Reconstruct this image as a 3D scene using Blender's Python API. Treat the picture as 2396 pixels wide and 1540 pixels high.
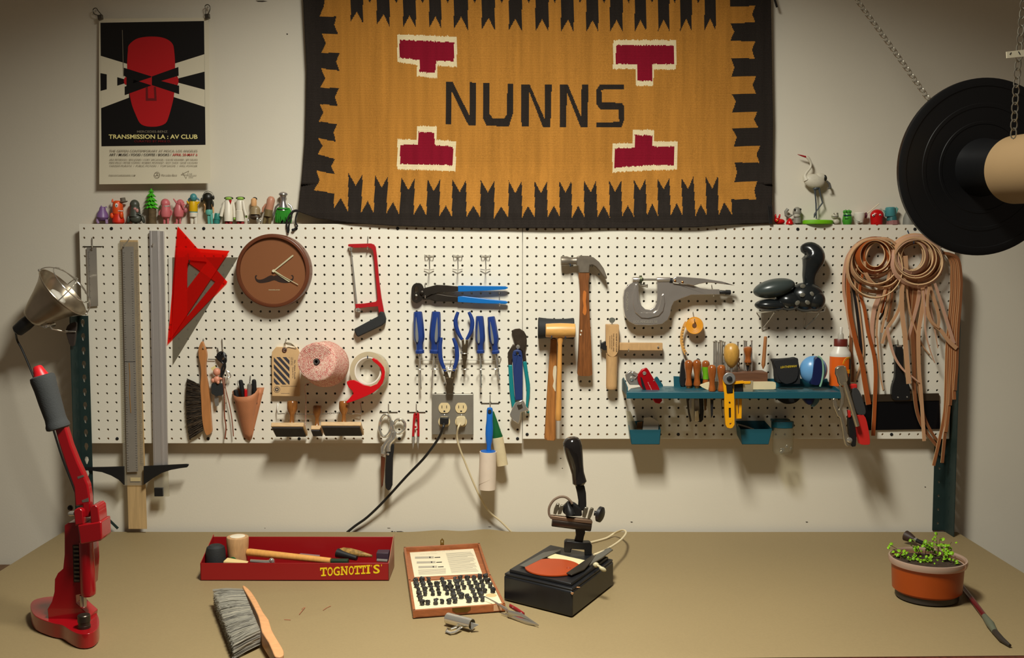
import bpy, bmesh, math, random
from math import sin, cos, pi, radians, atan2, sqrt
from mathutils import Vector, Matrix, Euler
from mathutils.geometry import tessellate_polygon
random.seed(7)
for o in list(bpy.data.objects): bpy.data.objects.remove(o)
S = bpy.context.scene
COL = S.collection
# ---------- camera ----------
F = 2400.0; TILT = radians(4.0)
CAM = Vector((0, -2.895, 1.683))
cd = bpy.data.cameras.new('camera'); cam = bpy.data.objects.new('camera', cd); COL.objects.link(cam)
cam.location = CAM; cam.rotation_euler = (radians(90) - TILT, 0, 0)
cd.sensor_fit = 'HORIZONTAL'; cd.sensor_width = 36.0; cd.lens = 36.0 * F / 2396.0
cd.clip_start = 0.02
S.camera = cam
# ---------- world, lamps, exposure ----------
w = bpy.data.worlds.new('world'); S.world = w; w.use_nodes = True
w.node_tree.nodes['Background'].inputs[0].default_value = (1.0, 0.79, 0.60, 1)
w.node_tree.nodes['Background'].inputs[1].default_value = 0.09
ld = bpy.data.lights.new('ceiling_fixture', 'AREA'); ld.shape = 'RECTANGLE'; ld.size = 0.26; ld.size_y = 0.50
ld.energy = 37; ld.color = (1.0, 0.98, 0.87); ld.spread = radians(137)
lo = bpy.data.objects.new('ceiling_fixture', ld); COL.objects.link(lo); lo.location = (-0.03, -1.38, 2.78); lo.rotation_euler = (radians(12), 0, 0)
S.view_settings.view_transform = 'Standard'; S.view_settings.look = 'None'
S.view_settings.gamma = 1.0; S.view_settings.use_curve_mapping = False
S.view_settings.exposure = 0.0
# ---------- measuring helpers: photo pixel -> point at a real depth ----------
TZ = 0.90            # bench top height
YB = -0.035          # front face of the pegboard
def ray(px, py):
    dx = (px - 1198) / F; dz = (770 - py) / F
    return Vector((dx, cos(TILT) + dz * sin(TILT), -sin(TILT) + dz * cos(TILT)))
def at(px, py, Y):
    d = ray(px, py); return CAM + d * ((Y - CAM.y) / d.y)
def tb(px, py, h=0.0):
    d = ray(px, py); return CAM + d * ((TZ + h - CAM.z) / d.z)
def b(mm): return YB - mm / 1000.0
def mp(Y): return (Y - CAM.y) / F      # metres per photo pixel at depth Y
def crop(x0, y0, k):
    return lambda *pts: [(x0 + x / k, y0 + y / k) for x, y in pts]
def V(*a): return Vector(a)
# ---------- materials ----------
def lin(c):
    c = c / 255.0
    return c / 12.92 if c <= 0.04045 else ((c + 0.055) / 1.055) ** 2.4
MATS = {}
def mat(name, rgb, rough=0.5, metal=0.0, vary=0.0, vs=20.0, bump=0.0, bs=60.0, stretch=None, spec=0.5, coat=0.0):
    if name in MATS: return MATS[name]
    m = bpy.data.materials.new(name); m.use_nodes = True
    nt = m.node_tree; p = nt.nodes['Principled BSDF']
    c = [lin(v) for v in rgb] + [1]
    p.inputs['Base Color'].default_value = c
    p.inputs['Roughness'].default_value = rough; p.inputs['Metallic'].default_value = metal
    p.inputs['Specular IOR Level'].default_value = spec; p.inputs['Coat Weight'].default_value = coat
    if vary or bump:
        tc = nt.nodes.new('ShaderNodeTexCoord'); mpn = nt.nodes.new('ShaderNodeMapping')
        nt.links.new(tc.outputs['Object'], mpn.inputs[0])
        if stretch: mpn.inputs['Scale'].default_value = stretch
    if vary:
        n = nt.nodes.new('ShaderNodeTexNoise'); n.inputs['Scale'].default_value = vs; n.inputs['Detail'].default_value = 5
        nt.links.new(mpn.outputs[0], n.inputs['Vector'])
        r = nt.nodes.new('ShaderNodeValToRGB')
        r.color_ramp.elements[0].position = 0.3; r.color_ramp.elements[1].position = 0.7
        r.color_ramp.elements[0].color = [v * (1 - vary) for v in c[:3]] + [1]
        r.color_ramp.elements[1].color = [min(1, v * (1 + vary)) for v in c[:3]] + [1]
        nt.links.new(n.outputs[0], r.inputs[0]); nt.links.new(r.outputs[0], p.inputs['Base Color'])
    if bump:
        n = nt.nodes.new('ShaderNodeTexNoise'); n.inputs['Scale'].default_value = bs; n.inputs['Detail'].default_value = 4
        nt.links.new(mpn.outputs[0], n.inputs['Vector'])
        bn = nt.nodes.new('ShaderNodeBump'); bn.inputs['Strength'].default_value = min(1, bump); bn.inputs['Distance'].default_value = 0.002
        nt.links.new(n.outputs[0], bn.inputs['Height']); nt.links.new(bn.outputs[0], p.inputs['Normal'])
    MATS[name] = m; return m
def clear(name, rgb, fac=0.35, rough=0.1, body=None):
    """thin see-through plastic or glass: tinted transparency under a glossy coat"""
    if name in MATS: return MATS[name]
    m = bpy.data.materials.new(name); m.use_nodes = True; nt = m.node_tree
    for n in list(nt.nodes): nt.nodes.remove(n)
    o = nt.nodes.new('ShaderNodeOutputMaterial'); mx = nt.nodes.new('ShaderNodeMixShader')
    t = nt.nodes.new('ShaderNodeBsdfTransparent'); p = nt.nodes.new('ShaderNodeBsdfPrincipled')
    t.inputs[0].default_value = [lin(v) for v in rgb] + [1]
    p.inputs['Base Color'].default_value = [lin(v) for v in (body or rgb)] + [1]; p.inputs['Roughness'].default_value = rough
    mx.inputs[0].default_value = fac
    nt.links.new(t.outputs[0], mx.inputs[1]); nt.links.new(p.outputs[0], mx.inputs[2]); nt.links.new(mx.outputs[0], o.inputs[0])
    MATS[name] = m; return m
def wood(name, rgb, dark=0.55, axis=(1, 1, 12), rough=0.45, sc=12, coat=0.0):
    """grain stretched along one axis"""
    if name in MATS: return MATS[name]
    m = mat(name, rgb, rough, coat=coat); nt = m.node_tree; p = nt.nodes['Principled BSDF']
    tc = nt.nodes.new('ShaderNodeTexCoord'); mpn = nt.nodes.new('ShaderNodeMapping'); mpn.inputs['Scale'].default_value = axis
    n = nt.nodes.new('ShaderNodeTexNoise'); n.inputs['Scale'].default_value = sc; n.inputs['Detail'].default_value = 6; n.inputs['Distortion'].default_value = 0.6
    r = nt.nodes.new('ShaderNodeValToRGB'); c = [lin(v) for v in rgb]
    r.color_ramp.elements[0].position = 0.32; r.color_ramp.elements[1].position = 0.62
    r.color_ramp.elements[0].color = [v * dark for v in c] + [1]; r.color_ramp.elements[1].color = c + [1]
    nt.links.new(tc.outputs['Object'], mpn.inputs[0]); nt.links.new(mpn.outputs[0], n.inputs['Vector'])
    nt.links.new(n.outputs[0], r.inputs[0]); nt.links.new(r.outputs[0], p.inputs['Base Color'])
    return m
# common stuff
BLACK = mat('black_plastic', (24, 24, 25), 0.45)
RUBBER = mat('black_rubber', (34, 36, 37), 0.7, bump=0.2, bs=300)
INK = mat('black_ink', (22, 20, 24), 0.8)
STEEL = mat('steel', (190, 186, 178), 0.28, 0.75)
WIRE = mat('zinc_wire', (206, 202, 192), 0.3, 0.8)
DSTEEL = mat('dark_steel', (96, 90, 80), 0.38, 0.8, vary=0.2, vs=60)
CHROME = mat('chrome', (222, 218, 208), 0.14, 0.8)
CREAM = mat('cream_card', (235, 222, 190), 0.7)
WHITE = mat('white_plastic', (232, 228, 218), 0.4)
RED = mat('red_plastic', (200, 22, 24), 0.35)
BLUE = mat('blue_grip', (30, 58, 128), 0.4)
# ---------- mesh building ----------
def cr(pts, n=4, closed=True):
    """smooth (Catmull-Rom) curve through points of any dimension"""
    out = []; N = len(pts); rng = range(N if closed else N - 1)
    for i in rng:
        if closed: p0, p1, p2, p3 = pts[(i - 1) % N], pts[i], pts[(i + 1) % N], pts[(i + 2) % N]
        else: p0, p1, p2, p3 = pts[max(i - 1, 0)], pts[i], pts[i + 1], pts[min(i + 2, N - 1)]
        for k in range(n):
            t = k / n; t2 = t * t; t3 = t2 * t
            out.append(tuple(0.5 * (2 * q1 + (q2 - q0) * t + (2 * q0 - 5 * q1 + 4 * q2 - q3) * t2 + (3 * q1 - q0 - 3 * q2 + q3) * t3)
                             for q0, q1, q2, q3 in zip(p0, p1, p2, p3)))
    if not closed: out.append(tuple(pts[-1]))
    return out
def circ(cx, cy, rx, ry=None, n=24, a0=0.0):
    ry = rx if ry is None else ry
    return [(cx + rx * cos(a0 + 2 * pi * i / n), cy + ry * sin(a0 + 2 * pi * i / n)) for i in range(n)]
def rrect(x0, y0, x1, y1, r, n=4):
    o = []
    for cx, cy, a in ((x1 - r, y1 - r, 0), (x0 + r, y1 - r, 90), (x0 + r, y0 + r, 180), (x1 - r, y0 + r, 270)):
        for i in range(n + 1):
            t = radians(a + 90 * i / n); o.append((cx + r * cos(t), cy + r * sin(t)))
    return o
class M:
    def __init__(s, mt=None): s.bm = bmesh.new(); s.mats = []; s.cur = 0; (s.m(mt) if mt else None)
    def m(s, mt):
        if mt not in s.mats: s.mats.append(mt)
        s.cur = s.mats.index(mt); return s
    def f(s, vs):
        try: fc = s.bm.faces.new(vs); fc.material_index = s.cur; return fc
        except ValueError: return None
    def prism(s, pts, vec, holes=()):
        """planar polygon (3D points, optional holes) extruded by vec"""
        vec = Vector(vec); loops = [[Vector(p) for p in pts]] + [[Vector(p) for p in h] for h in holes]
        A = [[s.bm.verts.new(p) for p in L] for L in loops]; B = [[s.bm.verts.new(p + vec) for p in L] for L in loops]
        fa = [v for L in A for v in L]; fb = [v for L in B for v in L]
        if holes or len(pts) > 4:
            for t in tessellate_polygon(loops):
                s.f([fa[i] for i in t]); s.f([fb[i] for i in reversed(t)])
        else: s.f(A[0]); s.f(list(reversed(B[0])))
        for a, c in zip(A, B):
            n = len(a)
            for i in range(n): s.f([a[i], a[(i + 1) % n], c[(i + 1) % n], c[i]])
        return s
    def plate(s, pts, Y, t, holes=()):
        """outline in photo pixels, front face at depth Y, thickness t metres away from the viewer"""
        return s.prism([at(x, y, Y) for x, y in pts], (0, t, 0), [[at(x, y, Y) for x, y in h] for h in holes])
    def tube(s, pts, r, seg=8, closed=False, flat=None):
        pts = [Vector(p) for p in pts]; N = len(pts)
        rs = list(r) if isinstance(r, (list, tuple)) else [r] * N
        rings = []; up = None
        for i, p in enumerate(pts):
            if closed: t = pts[(i + 1) % N] - pts[i - 1]
            else: t = pts[min(i + 1, N - 1)] - pts[max(i - 1, 0)]
            if t.length < 1e-9: t = Vector((0, 0, 1))
            t.normalize()
            if up is None:
                up = Vector((0, 1, 0)) if abs(t.y) < 0.9 else Vector((1, 0, 0))
            u = up - t * up.dot(t)
            if u.length < 1e-6: u = t.orthogonal()
            u.normalize(); up = u; v = t.cross(u)
            ku, kv = flat if flat else (1, 1)
            rings.append([s.bm.verts.new(p + (u * cos(2 * pi * k / seg) * ku + v * sin(2 * pi * k / seg) * kv) * rs[i]) for k in range(seg)])
        for i in range(N if closed else N - 1):
            a, c = rings[i], rings[(i + 1) % N]
            for k in range(seg): s.f([a[k], a[(k + 1) % seg], c[(k + 1) % seg], c[k]])
        if not closed: s.f(list(reversed(rings[0]))); s.f(rings[-1])
        return s
    def lathe(s, p0, p1, prof, seg=20, flat=1.0, caps=True):
        """profile [(t along p0->p1, radius)], flattened in depth by flat"""
        p0 = Vector(p0); p1 = Vector(p1); ax = (p1 - p0); t = ax.normalized()
        u = Vector((0, 1, 0)) if abs(t.y) < 0.9 else Vector((1, 0, 0)); u = (u - t * u.dot(t)).normalized(); v = t.cross(u)
        rings = [[s.bm.verts.new(p0 + ax * q + (u * cos(2 * pi * k / seg) * flat + v * sin(2 * pi * k / seg)) * max(r, 1e-5)) for k in range(seg)] for q, r in prof]
        for a, c in zip(rings, rings[1:]):
            for k in range(seg): s.f([a[k], a[(k + 1) % seg], c[(k + 1) % seg], c[k]])
        if caps: s.f(list(reversed(rings[0]))); s.f(rings[-1])
        return s
    def ell(s, c, r, rot=None, u=16, v=10):
        if not isinstance(r, (tuple, list)): r = (r, r, r)
        mx = Matrix.Translation(Vector(c)) @ ((rot.to_matrix().to_4x4() if rot else Matrix.Identity(4)) @ Matrix.Diagonal((*r, 1)))
        g = bmesh.ops.create_uvsphere(s.bm, u_segments=u, v_segments=v, radius=1.0, matrix=mx)
        for vv in g['verts']:
            for fc in vv.link_faces: fc.material_index = s.cur
        return s
    def box(s, c, d, rot=None):
        mx = Matrix.Translation(Vector(c)) @ ((rot.to_matrix().to_4x4() if rot else Matrix.Identity(4)) @ Matrix.Diagonal((*d, 1)))
        g = bmesh.ops.create_cube(s.bm, size=1.0, matrix=mx)
        for vv in g['verts']:
            for fc in vv.link_faces: fc.material_index = s.cur
        return s
    def ribbon(s, pts, w, t, wd=None, em=None):
        """flat strap: list of 3D points, width w along the in-wall normal of the path (or wd), thickness t"""
        pts = [Vector(p) for p in pts]; N = len(pts); R = []
        for i, p in enumerate(pts):
            tg = (pts[min(i + 1, N - 1)] - pts[max(i - 1, 0)]).normalized()
            a = Vector(wd[i]) if isinstance(wd, list) else Vector(wd) if wd is not None else tg.cross(Vector((0, 1, 0)))
            if a.length < 1e-6: a = Vector((1, 0, 0))
            a = (a - tg * a.dot(tg)).normalized(); n = tg.cross(a).normalized()
            ww = w[i] if isinstance(w, (list, tuple)) else w
            R.append([s.bm.verts.new(p + a * sx * ww / 2 + n * sy * t / 2) for sx, sy in ((1, 1), (-1, 1), (-1, -1), (1, -1))])
        for a, c in zip(R, R[1:]):
            for k in range(4):
                fc = s.f([a[k], a[(k + 1) % 4], c[(k + 1) % 4], c[k]])
                if em and fc and k % 2:
                    if em not in s.mats: s.mats.append(em)
                    fc.material_index = s.mats.index(em)
        s.f(list(reversed(R[0]))); s.f(R[-1]); return s
    def text(s, body, o, right, up, width=None, height=0.01, bold=0.0, lift=0.0003, align='L', space=1.0, shear=0.0):
        """lettering laid on a surface: o = left (or centre) of the baseline, fitted to width and cap height"""
        cu = bpy.data.curves.new('lettering', 'FONT'); cu.body = body; cu.size = 1.0; cu.offset = bold; cu.space_character = space; cu.shear = shear
        cu.resolution_u = 3
        ob = bpy.data.objects.new('lettering', cu); COL.objects.link(ob)
        dg = bpy.context.evaluated_depsgraph_get(); dg.update(); me = bpy.data.meshes.new_from_object(ob.evaluated_get(dg))
        if len(me.vertices):
            xs = [v.co.x for v in me.vertices]; x0, x1 = min(xs), max(xs); sy = height / 0.69
            sx = (width / (x1 - x0)) if width else sy
            R = Vector(right).normalized(); U = Vector(up).normalized(); N = R.cross(U).normalized(); o = Vector(o)
            off = {'L': -x0, 'C': -(x0 + x1) / 2, 'R': -x1}[align]
            nv = [s.bm.verts.new(o + R * ((v.co.x + off) * sx) + U * (v.co.y * sy) + N * lift) for v in me.vertices]
            for p in me.polygons: s.f([nv[i] for i in p.vertices])
        bpy.data.objects.remove(ob); bpy.data.meshes.remove(me); return s
    def obj(s, name, parent=None, bevel=0.0, smooth=35, seg=2, sub=0, wn=False):
        bmesh.ops.recalc_face_normals(s.bm, faces=s.bm.faces)
        me = bpy.data.meshes.new(name); s.bm.to_mesh(me); s.bm.free()
        for m in s.mats: me.materials.append(m)
        if smooth:
            for p in me.polygons: p.use_smooth = True
            me.set_sharp_from_angle(angle=radians(smooth))
        o = bpy.data.objects.new(name, me); COL.objects.link(o)
        if parent is not None: o.parent = parent
        if bevel:
            md = o.modifiers.new('bevel', 'BEVEL'); md.width = bevel; md.segments = seg; md.limit_method = 'ANGLE'; md.angle_limit = radians(40)
            md.harden_normals = False
        if sub:
            md = o.modifiers.new('subdivision', 'SUBSURF'); md.levels = sub; md.render_levels = sub
        return o
ROOTS = []
def tag(o, label=None, cat=None, group=None, kind=None):
    if label: o['label'] = label
    if cat: o['category'] = cat
    if group: o['group'] = group
    if kind: o['kind'] = kind
    if o.parent is None and o not in ROOTS: ROOTS.append(o)
    return o
def thing(name, label, cat, group=None):
    o = bpy.data.objects.new(name, None); o.empty_display_size = 0.02; COL.objects.link(o)
    return tag(o, label, cat, group)
def kids(o): return [c for c in bpy.data.objects if c.parent == o]
def fin(root):
    """move a finished thing's origin (and its parts' origins) to its base"""
    if root.get('_f'): return root
    obs = [root] + kids(root); obs += [g for k in kids(root) for g in kids(k)]
    P = [v.co for o in obs if o.type == 'MESH' for v in o.data.vertices]
    if P:
        L = Vector(((min(p.x for p in P) + max(p.x for p in P)) / 2, (min(p.y for p in P) + max(p.y for p in P)) / 2, min(p.z for p in P)))
        for o in obs:
            if o.type == 'MESH': o.data.transform(Matrix.Translation(-L))
        root.location = L
    root['_f'] = 1; return root
def dup(root, delta=(0, 0, 0), rotz=0.0, label=None, scale=1.0, rot=None, group=None):
    fin(root)
    def cp(o, par):
        c = o.copy(); COL.objects.link(c)
        if par: c.parent = par
        for k in kids(o): cp(k, c)
        return c
    r = cp(root, None); r.location = root.location + Vector(delta); r.scale = (scale,) * 3
    r.rotation_euler = rot if rot else (0, 0, rotz)
    if label: r['label'] = label
    if group: r['group'] = group
    ROOTS.append(r); return r
def struct(o): o['kind'] = 'structure'; return o
# ================= the setting =================
PAINT = mat('cream_wall_paint', (226, 218, 200), 0.75, vary=0.03, vs=3, bump=0.08, bs=180)
XL, XR = -1.285, 1.275
def slab(name, x0, x1, y0, y1, z0, z1, mt):
    return struct(M(mt).box(((x0 + x1) / 2, (y0 + y1) / 2, (z0 + z1) / 2), (x1 - x0, y1 - y0, z1 - z0)).obj(name, smooth=0))
slab('wall_back', -2.9, 2.9, 0, 0.1, 0, 3.2, PAINT)
slab('ceiling', -2.9, 2.9, -4.2, 0.1, 3.2, 3.3, mat('ceiling_paint', (205, 196, 178), 0.85))
slab('floor', -2.9, 2.9, -4.2, 0.1, -0.05, 0, mat('grey_floor', (110, 102, 92), 0.6, vary=0.1, vs=6))
# scuffs where the paint is chipped above the bench
sm = M(mat('chipped_paint', (70, 62, 52), 0.9))
for x, y, a, c in ((918, 1245, 3, 4), (924, 1246, 2, 4), (936, 1245, 9, 3), (910, 1236, 4, 1), (1146, 1233, 4, 1), (1190, 98, 2, 2), (672, 80, 2, 3), (1478, 1222, 3, 2), (1888, 1222, 3, 2), (1316, 1096, 1.5, 1.5), (612, 3, 14, 3), (1312, 1073, 2, 2), (2165, 1140, 2, 2), (620, 1236, 1, 1)):
    sm.plate([(x - a, y - c * .5), (x + a * .3, y - c * .6), (x + a, y), (x + a * .2, y + c * .5), (x - a * .6, y + c * .4)], -0.0006, 0.0005)
struct(sm.obj('trim_paint_chips', smooth=0))
cz = at(12, 1323, -0.03).z
cb = M(wood('brown_cabinet_wood', (104, 74, 46), .7, (10, 1, 1), .6)).box((-1.55, -0.19, cz / 2), (0.5, 0.34, cz)).obj('side_cabinet', bevel=0.003)
tag(cb, 'brown cabinet standing just off the left end of the bench, barely in view', 'cabinet')
# ---------- work bench ----------
bench = thing('workbench', 'long wooden workbench standing against the wall under the brown paper', 'workbench')
BW = wood('bench_wood', (96, 44, 30), 0.6, (10, 1, 1), 0.5)
M(BW).box((-0.005, -0.484, TZ - 0.0202), (2.545, 0.925, 0.04)).obj('top', bench, 0.002)
M(BW).box((-0.005, -0.92, TZ - 0.086), (2.5, 0.03, 0.09)).obj('apron', bench, 0.002)
for x in (-1.2, 1.19):
    for y in (-0.86, -0.06): M(BW).box((x, y, (TZ - 0.044) / 2), (0.07, 0.07, TZ - 0.044)).obj('leg', bench, 0.002)
# brown paper
def kraft():
    if 'kraft' in MATS: return MATS['kraft']
    m = mat('kraft_paper', (147, 128, 92), 0.62, spec=0.3); nt = m.node_tree; p = nt.nodes['Principled BSDF']
    tc = nt.nodes.new('ShaderNodeTexCoord')
    n1 = nt.nodes.new('ShaderNodeTexNoise'); n1.inputs['Scale'].default_value = 220; n1.inputs['Detail'].default_value = 3
    n2 = nt.nodes.new('ShaderNodeTexNoise'); n2.inputs['Scale'].default_value = 2.2; n2.inputs['Detail'].default_value = 3
    r = nt.nodes.new('ShaderNodeValToRGB'); c = [lin(v) for v in (147, 128, 92)]
    r.color_ramp.elements[0].position = 0.2; r.color_ramp.elements[1].position = 0.8
    r.color_ramp.elements[0].color = [v * 0.9 for v in c] + [1]; r.color_ramp.elements[1].color = [v * 1.08 for v in c] + [1]
    ad = nt.nodes.new('ShaderNodeMath'); ad.operation = 'MULTIPLY_ADD'; ad.inputs[1].default_value = 0.6; 
    nt.links.new(tc.outputs['Object'], n1.inputs['Vector']); nt.links.new(tc.outputs['Object'], n2.inputs['Vector'])
    nt.links.new(n1.outputs[0], ad.inputs[0]); 
    mu = nt.nodes.new('ShaderNodeMath'); mu.operation = 'MULTIPLY'; mu.inputs[1].default_value = 0.4
    nt.links.new(n2.outputs[0], mu.inputs[0]); nt.links.new(mu.outputs[0], ad.inputs[2]); nt.links.new(ad.outputs[0], r.inputs[0])
    nt.links.new(r.outputs[0], p.inputs['Base Color'])
    return m
pm = M(kraft()); NX, NY = 170, 60; grid = []
def paper_z(x, y):
    z = TZ + 0.0012
    back = max(0, 1 + y / 0.10)
    z += back * (0.0075 * math.exp(-((x + 0.205) / 0.055) ** 2) + 0.010 * math.exp(-((x + 0.075) / 0.05) ** 2))
    for (px, py, qx, qy, a) in ((-0.50, -0.50, -0.30, -0.80, .0013), (-0.85, -0.62, -0.32, -0.50, .0009), (-0.62, -0.84, -0.28, -0.60, .0014), (0.35, -0.7, 1.1, -0.25, .0006)):
        dx, dy = qx - px, qy - py; L = sqrt(dx * dx + dy * dy); t = ((x - px) * dx + (y - py) * dy) / L; n = ((x - px) * -dy + (y - py) * dx) / L
        if 0 < t < L: z += a * math.exp(-(n / 0.02) ** 2) * sin(pi * t / L)
    z += 0.0003 * (sin(x * 9 + y * 7) + sin(x * 5 - y * 13))
    return z + 0.001
for j in range(NY + 1):
    row = []
    for i in range(NX + 1):
        u = i / NX; x = -1.278 + u * 2.546; yf = -0.975 + 0.055 * u
        y = yf + (j / NY) * (-0.020 - yf)
        if j == NY: y += 0.0
        row.append(pm.bm.verts.new((x, y, paper_z(x, y) if j else TZ + 0.0008)))
    grid.append(row)
for j in range(NY):
    for i in range(NX): pm.f([grid[j][i], grid[j][i + 1], grid[j + 1][i + 1], grid[j + 1][i]])
paper = pm.obj('kraft_paper_sheet', smooth=80)
tag(paper, 'brown kraft paper spread over the whole bench top, gently creased', 'paper')
# crayon marks on the paper
for pts in (((700, 1438), (705, 1432), (714, 1421), (706, 1425)), ((756, 1428), (765, 1422), (774, 1418)), ((665, 1450), (680, 1451))):
    mk = M(mat('red_mark', (170, 100, 70), 0.9)).tube([tb(x, y, 0.0045) for x, y in pts], 0.0006, 5).obj('pencil_mark', paper)
# ---------- perforated plates ----------
def holed(s, O, ux, uz, nx, nz, pitch, hole, th, N, skip=None):
    """plate of nx by nz cells with a hole in each; O corner, ux/uz unit vectors, N = direction of thickness"""
    N = Vector(N) * th; cache = {}
    def vv(a, c, k):
        key = (round(a * 4), round(c * 4), k)
        if key not in cache: cache[key] = s.bm.verts.new(O + ux * (a * pitch) + uz * (c * pitch) + (N if k else Vector()))
        return cache[key]
    n = len(hole)
    for i in range(nx):
        for j in range(nz):
            outer = [(i + .5 + .5 * sx, j + .5 + .5 * sz) for sx, sz in ((1, 0), (1, 1), (0, 1), (-1, 1), (-1, 0), (-1, -1), (0, -1), (1, -1))]
            if skip and skip(i, j):
                for k in (0, 1):
                    s.f([vv(*q, k) for q in (outer if k else reversed(outer))])
                continue
            H = [[s.bm.verts.new(O + ux * ((i + .5) * pitch + hx) + uz * ((j + .5) * pitch + hz) + (N if k else Vector())) for hx, hz in hole] for k in (0, 1)]
            for k in (0, 1):
                for q in range(8):
                    f = [vv(*outer[q], k), vv(*outer[(q + 1) % 8], k), H[k][(q + 1) % n], H[k][q]]
                    s.f(f if k == 0 else f[::-1])
            for q in range(n): s.f([H[0][q], H[0][(q + 1) % n], H[1][(q + 1) % n], H[1][q]])
    return s
R8 = [(0.0034 * cos(2 * pi * k / 8), 0.0034 * sin(2 * pi * k / 8)) for k in range(8)]
PEG = mat('white_hardboard', (236, 230, 214), 0.5, vary=0.03, vs=4, bump=0.05, bs=200)
BATTEN = wood('pine_batten', (168, 128, 84), 0.7, (12, 1, 1), 0.7)
zt = at(1222, 524, YB).z; zb = at(1222, 1038.5, YB).z
def board(x0, x1, label, screws_top, screws_bot, nz0=0.0):
    t = thing('pegboard', label, 'pegboard', None)
    pitch = (x1 - x0) / 48; nz = 24
    hh = nz * pitch; O = Vector((x0, YB, zt + nz0 - hh))
    s = M(PEG); holed(s, O, Vector((1, 0, 0)), Vector((0, 0, 1)), 48, 24, pitch, R8, 0.006, (0, 1, 0))
    s.obj('panel', t, smooth=0)
    for z in (zt + nz0 - 0.021, zt + nz0 - hh + 0.019):
        M(BATTEN).box(((x0 + x1 - (.05 if x1 > 1 else 0)) / 2, -0.015, z), (x1 - x0 - (.054 if x1 > 1 else .004), 0.0275, 0.036)).obj('batten', t, 0.001)
    for row, z in ((screws_top, zt + nz0 - pitch / 2), (screws_bot, zt + nz0 - hh + pitch / 2)):
        for p in row:
            c = at(p, 533 if row is screws_top else 1028, YB); i = round((c.x - x0) / pitch - .5); cx = x0 + (i + .5) * pitch
            M(BLACK).lathe((cx, YB + 0.006, z), (cx, YB - 0.0015, z), [(0, .002), (.78, .002), (.8, .0046), (.95, .0044), (1, .003)], 14).obj('screw', t)
    return pitch, O
XS = at(1222.5, 780, YB).x
xa = at(185, 524, YB).x; xb = at(2236, 524, YB).x
PITCH, O_L = board(xa, XS - 0.0008, 'white pegboard panel on the left, from the clock to the power outlet', (259, 470, 688, 929), (273, 483, 697, 932, 1211))
board(XS + 0.0008, xb, 'white pegboard panel on the right, carrying the hammers and the leather straps', (1234, 1601, 1876, 2145), (1234, 1596, 2092), -0.002)

# ================= steel angle posts =================
GREEN = mat('dark_green_steel', (38, 56, 54), 0.5, 0.2, vary=0.12, vs=30)
KEY = []
for k in range(8):
    a = 2 * pi * k / 8; KEY.append((0.006 * cos(a), 0.008 * sin(a) + (0.002 if sin(a) > 0.3 else -0.005 if sin(a) < -0.3 else 0)))
KEY = [(x * (0.5 if z < -0.005 else 1), z) for x, z in KEY]
NAR = [(x * 0.35, z * 0.8) for x, z in KEY]
def angle_post(label, X, Y, wpar, wper, ztop, side, hole1, hole2):
    t = thing('steel_angle_post', label, 'post')
    nz1 = int((ztop - TZ - 0.002) / 0.0385); pitch = 0.0385
    # stretch cells in z, squeeze in x: build with separate pitches
    def strip(O, ux, width, hole):
        s = M(GREEN); N = Vector((0, 1, 0)) if abs(ux.x) > .5 else Vector((1, 0, 0))
        th = 0.0022; nzz = nz1; ph = (ztop - TZ - 0.003) / nzz
        for j in range(nzz):
            z0 = j * ph
            sq = [(width, 0.5), (width, 1), (width / 2, 1), (0, 1), (0, .5), (0, 0), (width / 2, 0), (width, 0)]
            def P(a, c, k): return s.bm.verts.new(O + ux * a + Vector((0, 0, c)) + (N * th if k else Vector()))
            A = [[P(a, z0 + c * ph, k) for a, c in sq] for k in (0, 1)]
            H = [[P(width / 2 + hx, z0 + ph / 2 + hz, k) for hx, hz in hole] for k in (0, 1)]
            for k in (0, 1):
                for q in range(8): s.f([A[k][q], A[k][(q + 1) % 8], H[k][(q + 1) % 8], H[k][q]])
            for q in range(8): s.f([H[0][q], H[0][(q + 1) % 8], H[1][(q + 1) % 8], H[1][q]])
            for q in (0, 7, 3, 4): s.f([A[0][q], A[0][(q + 1) % 8], A[1][(q + 1) % 8], A[1][q]])
            if j == nzz - 1:
                for q in (1, 2): s.f([A[0][q], A[0][(q + 1) % 8], A[1][(q + 1) % 8], A[1][q]])
        return s
    strip(Vector((X, Y, TZ + 0.003)), Vector((side, 0, 0)), wpar, hole1).obj('front_flange', t, smooth=0)
    strip(Vector((X, Y, TZ + 0.003)), Vector((0, -1, 0)), wper, hole2).obj('side_flange', t, smooth=0)
    return t
pL = at(180, 745, -0.048)
post_left = angle_post('dark green slotted steel angle post at the left end of the pegboard', pL.x, -0.048, 0.031, 0.048, at(180, 740, -0.07).z, 1, KEY, NAR)
M(GREEN).tube([at(228, 1190, -0.02), at(276, 1237, -0.02)], 0.003, 6, flat=(0.6, 1.4)).obj('brace', post_left)
pR = at(2215, 1200, -0.045)
RND = [(0.0035 * cos(2 * pi * k / 8), 0.0035 * sin(2 * pi * k / 8)) for k in range(8)]
angle_post('dark green slotted steel angle post at the right end behind the hanging straps', xb + .003, -0.0045, 0.030, 0.07, at(2240, 722, -0.05).z, -1, RND, NAR)
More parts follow.
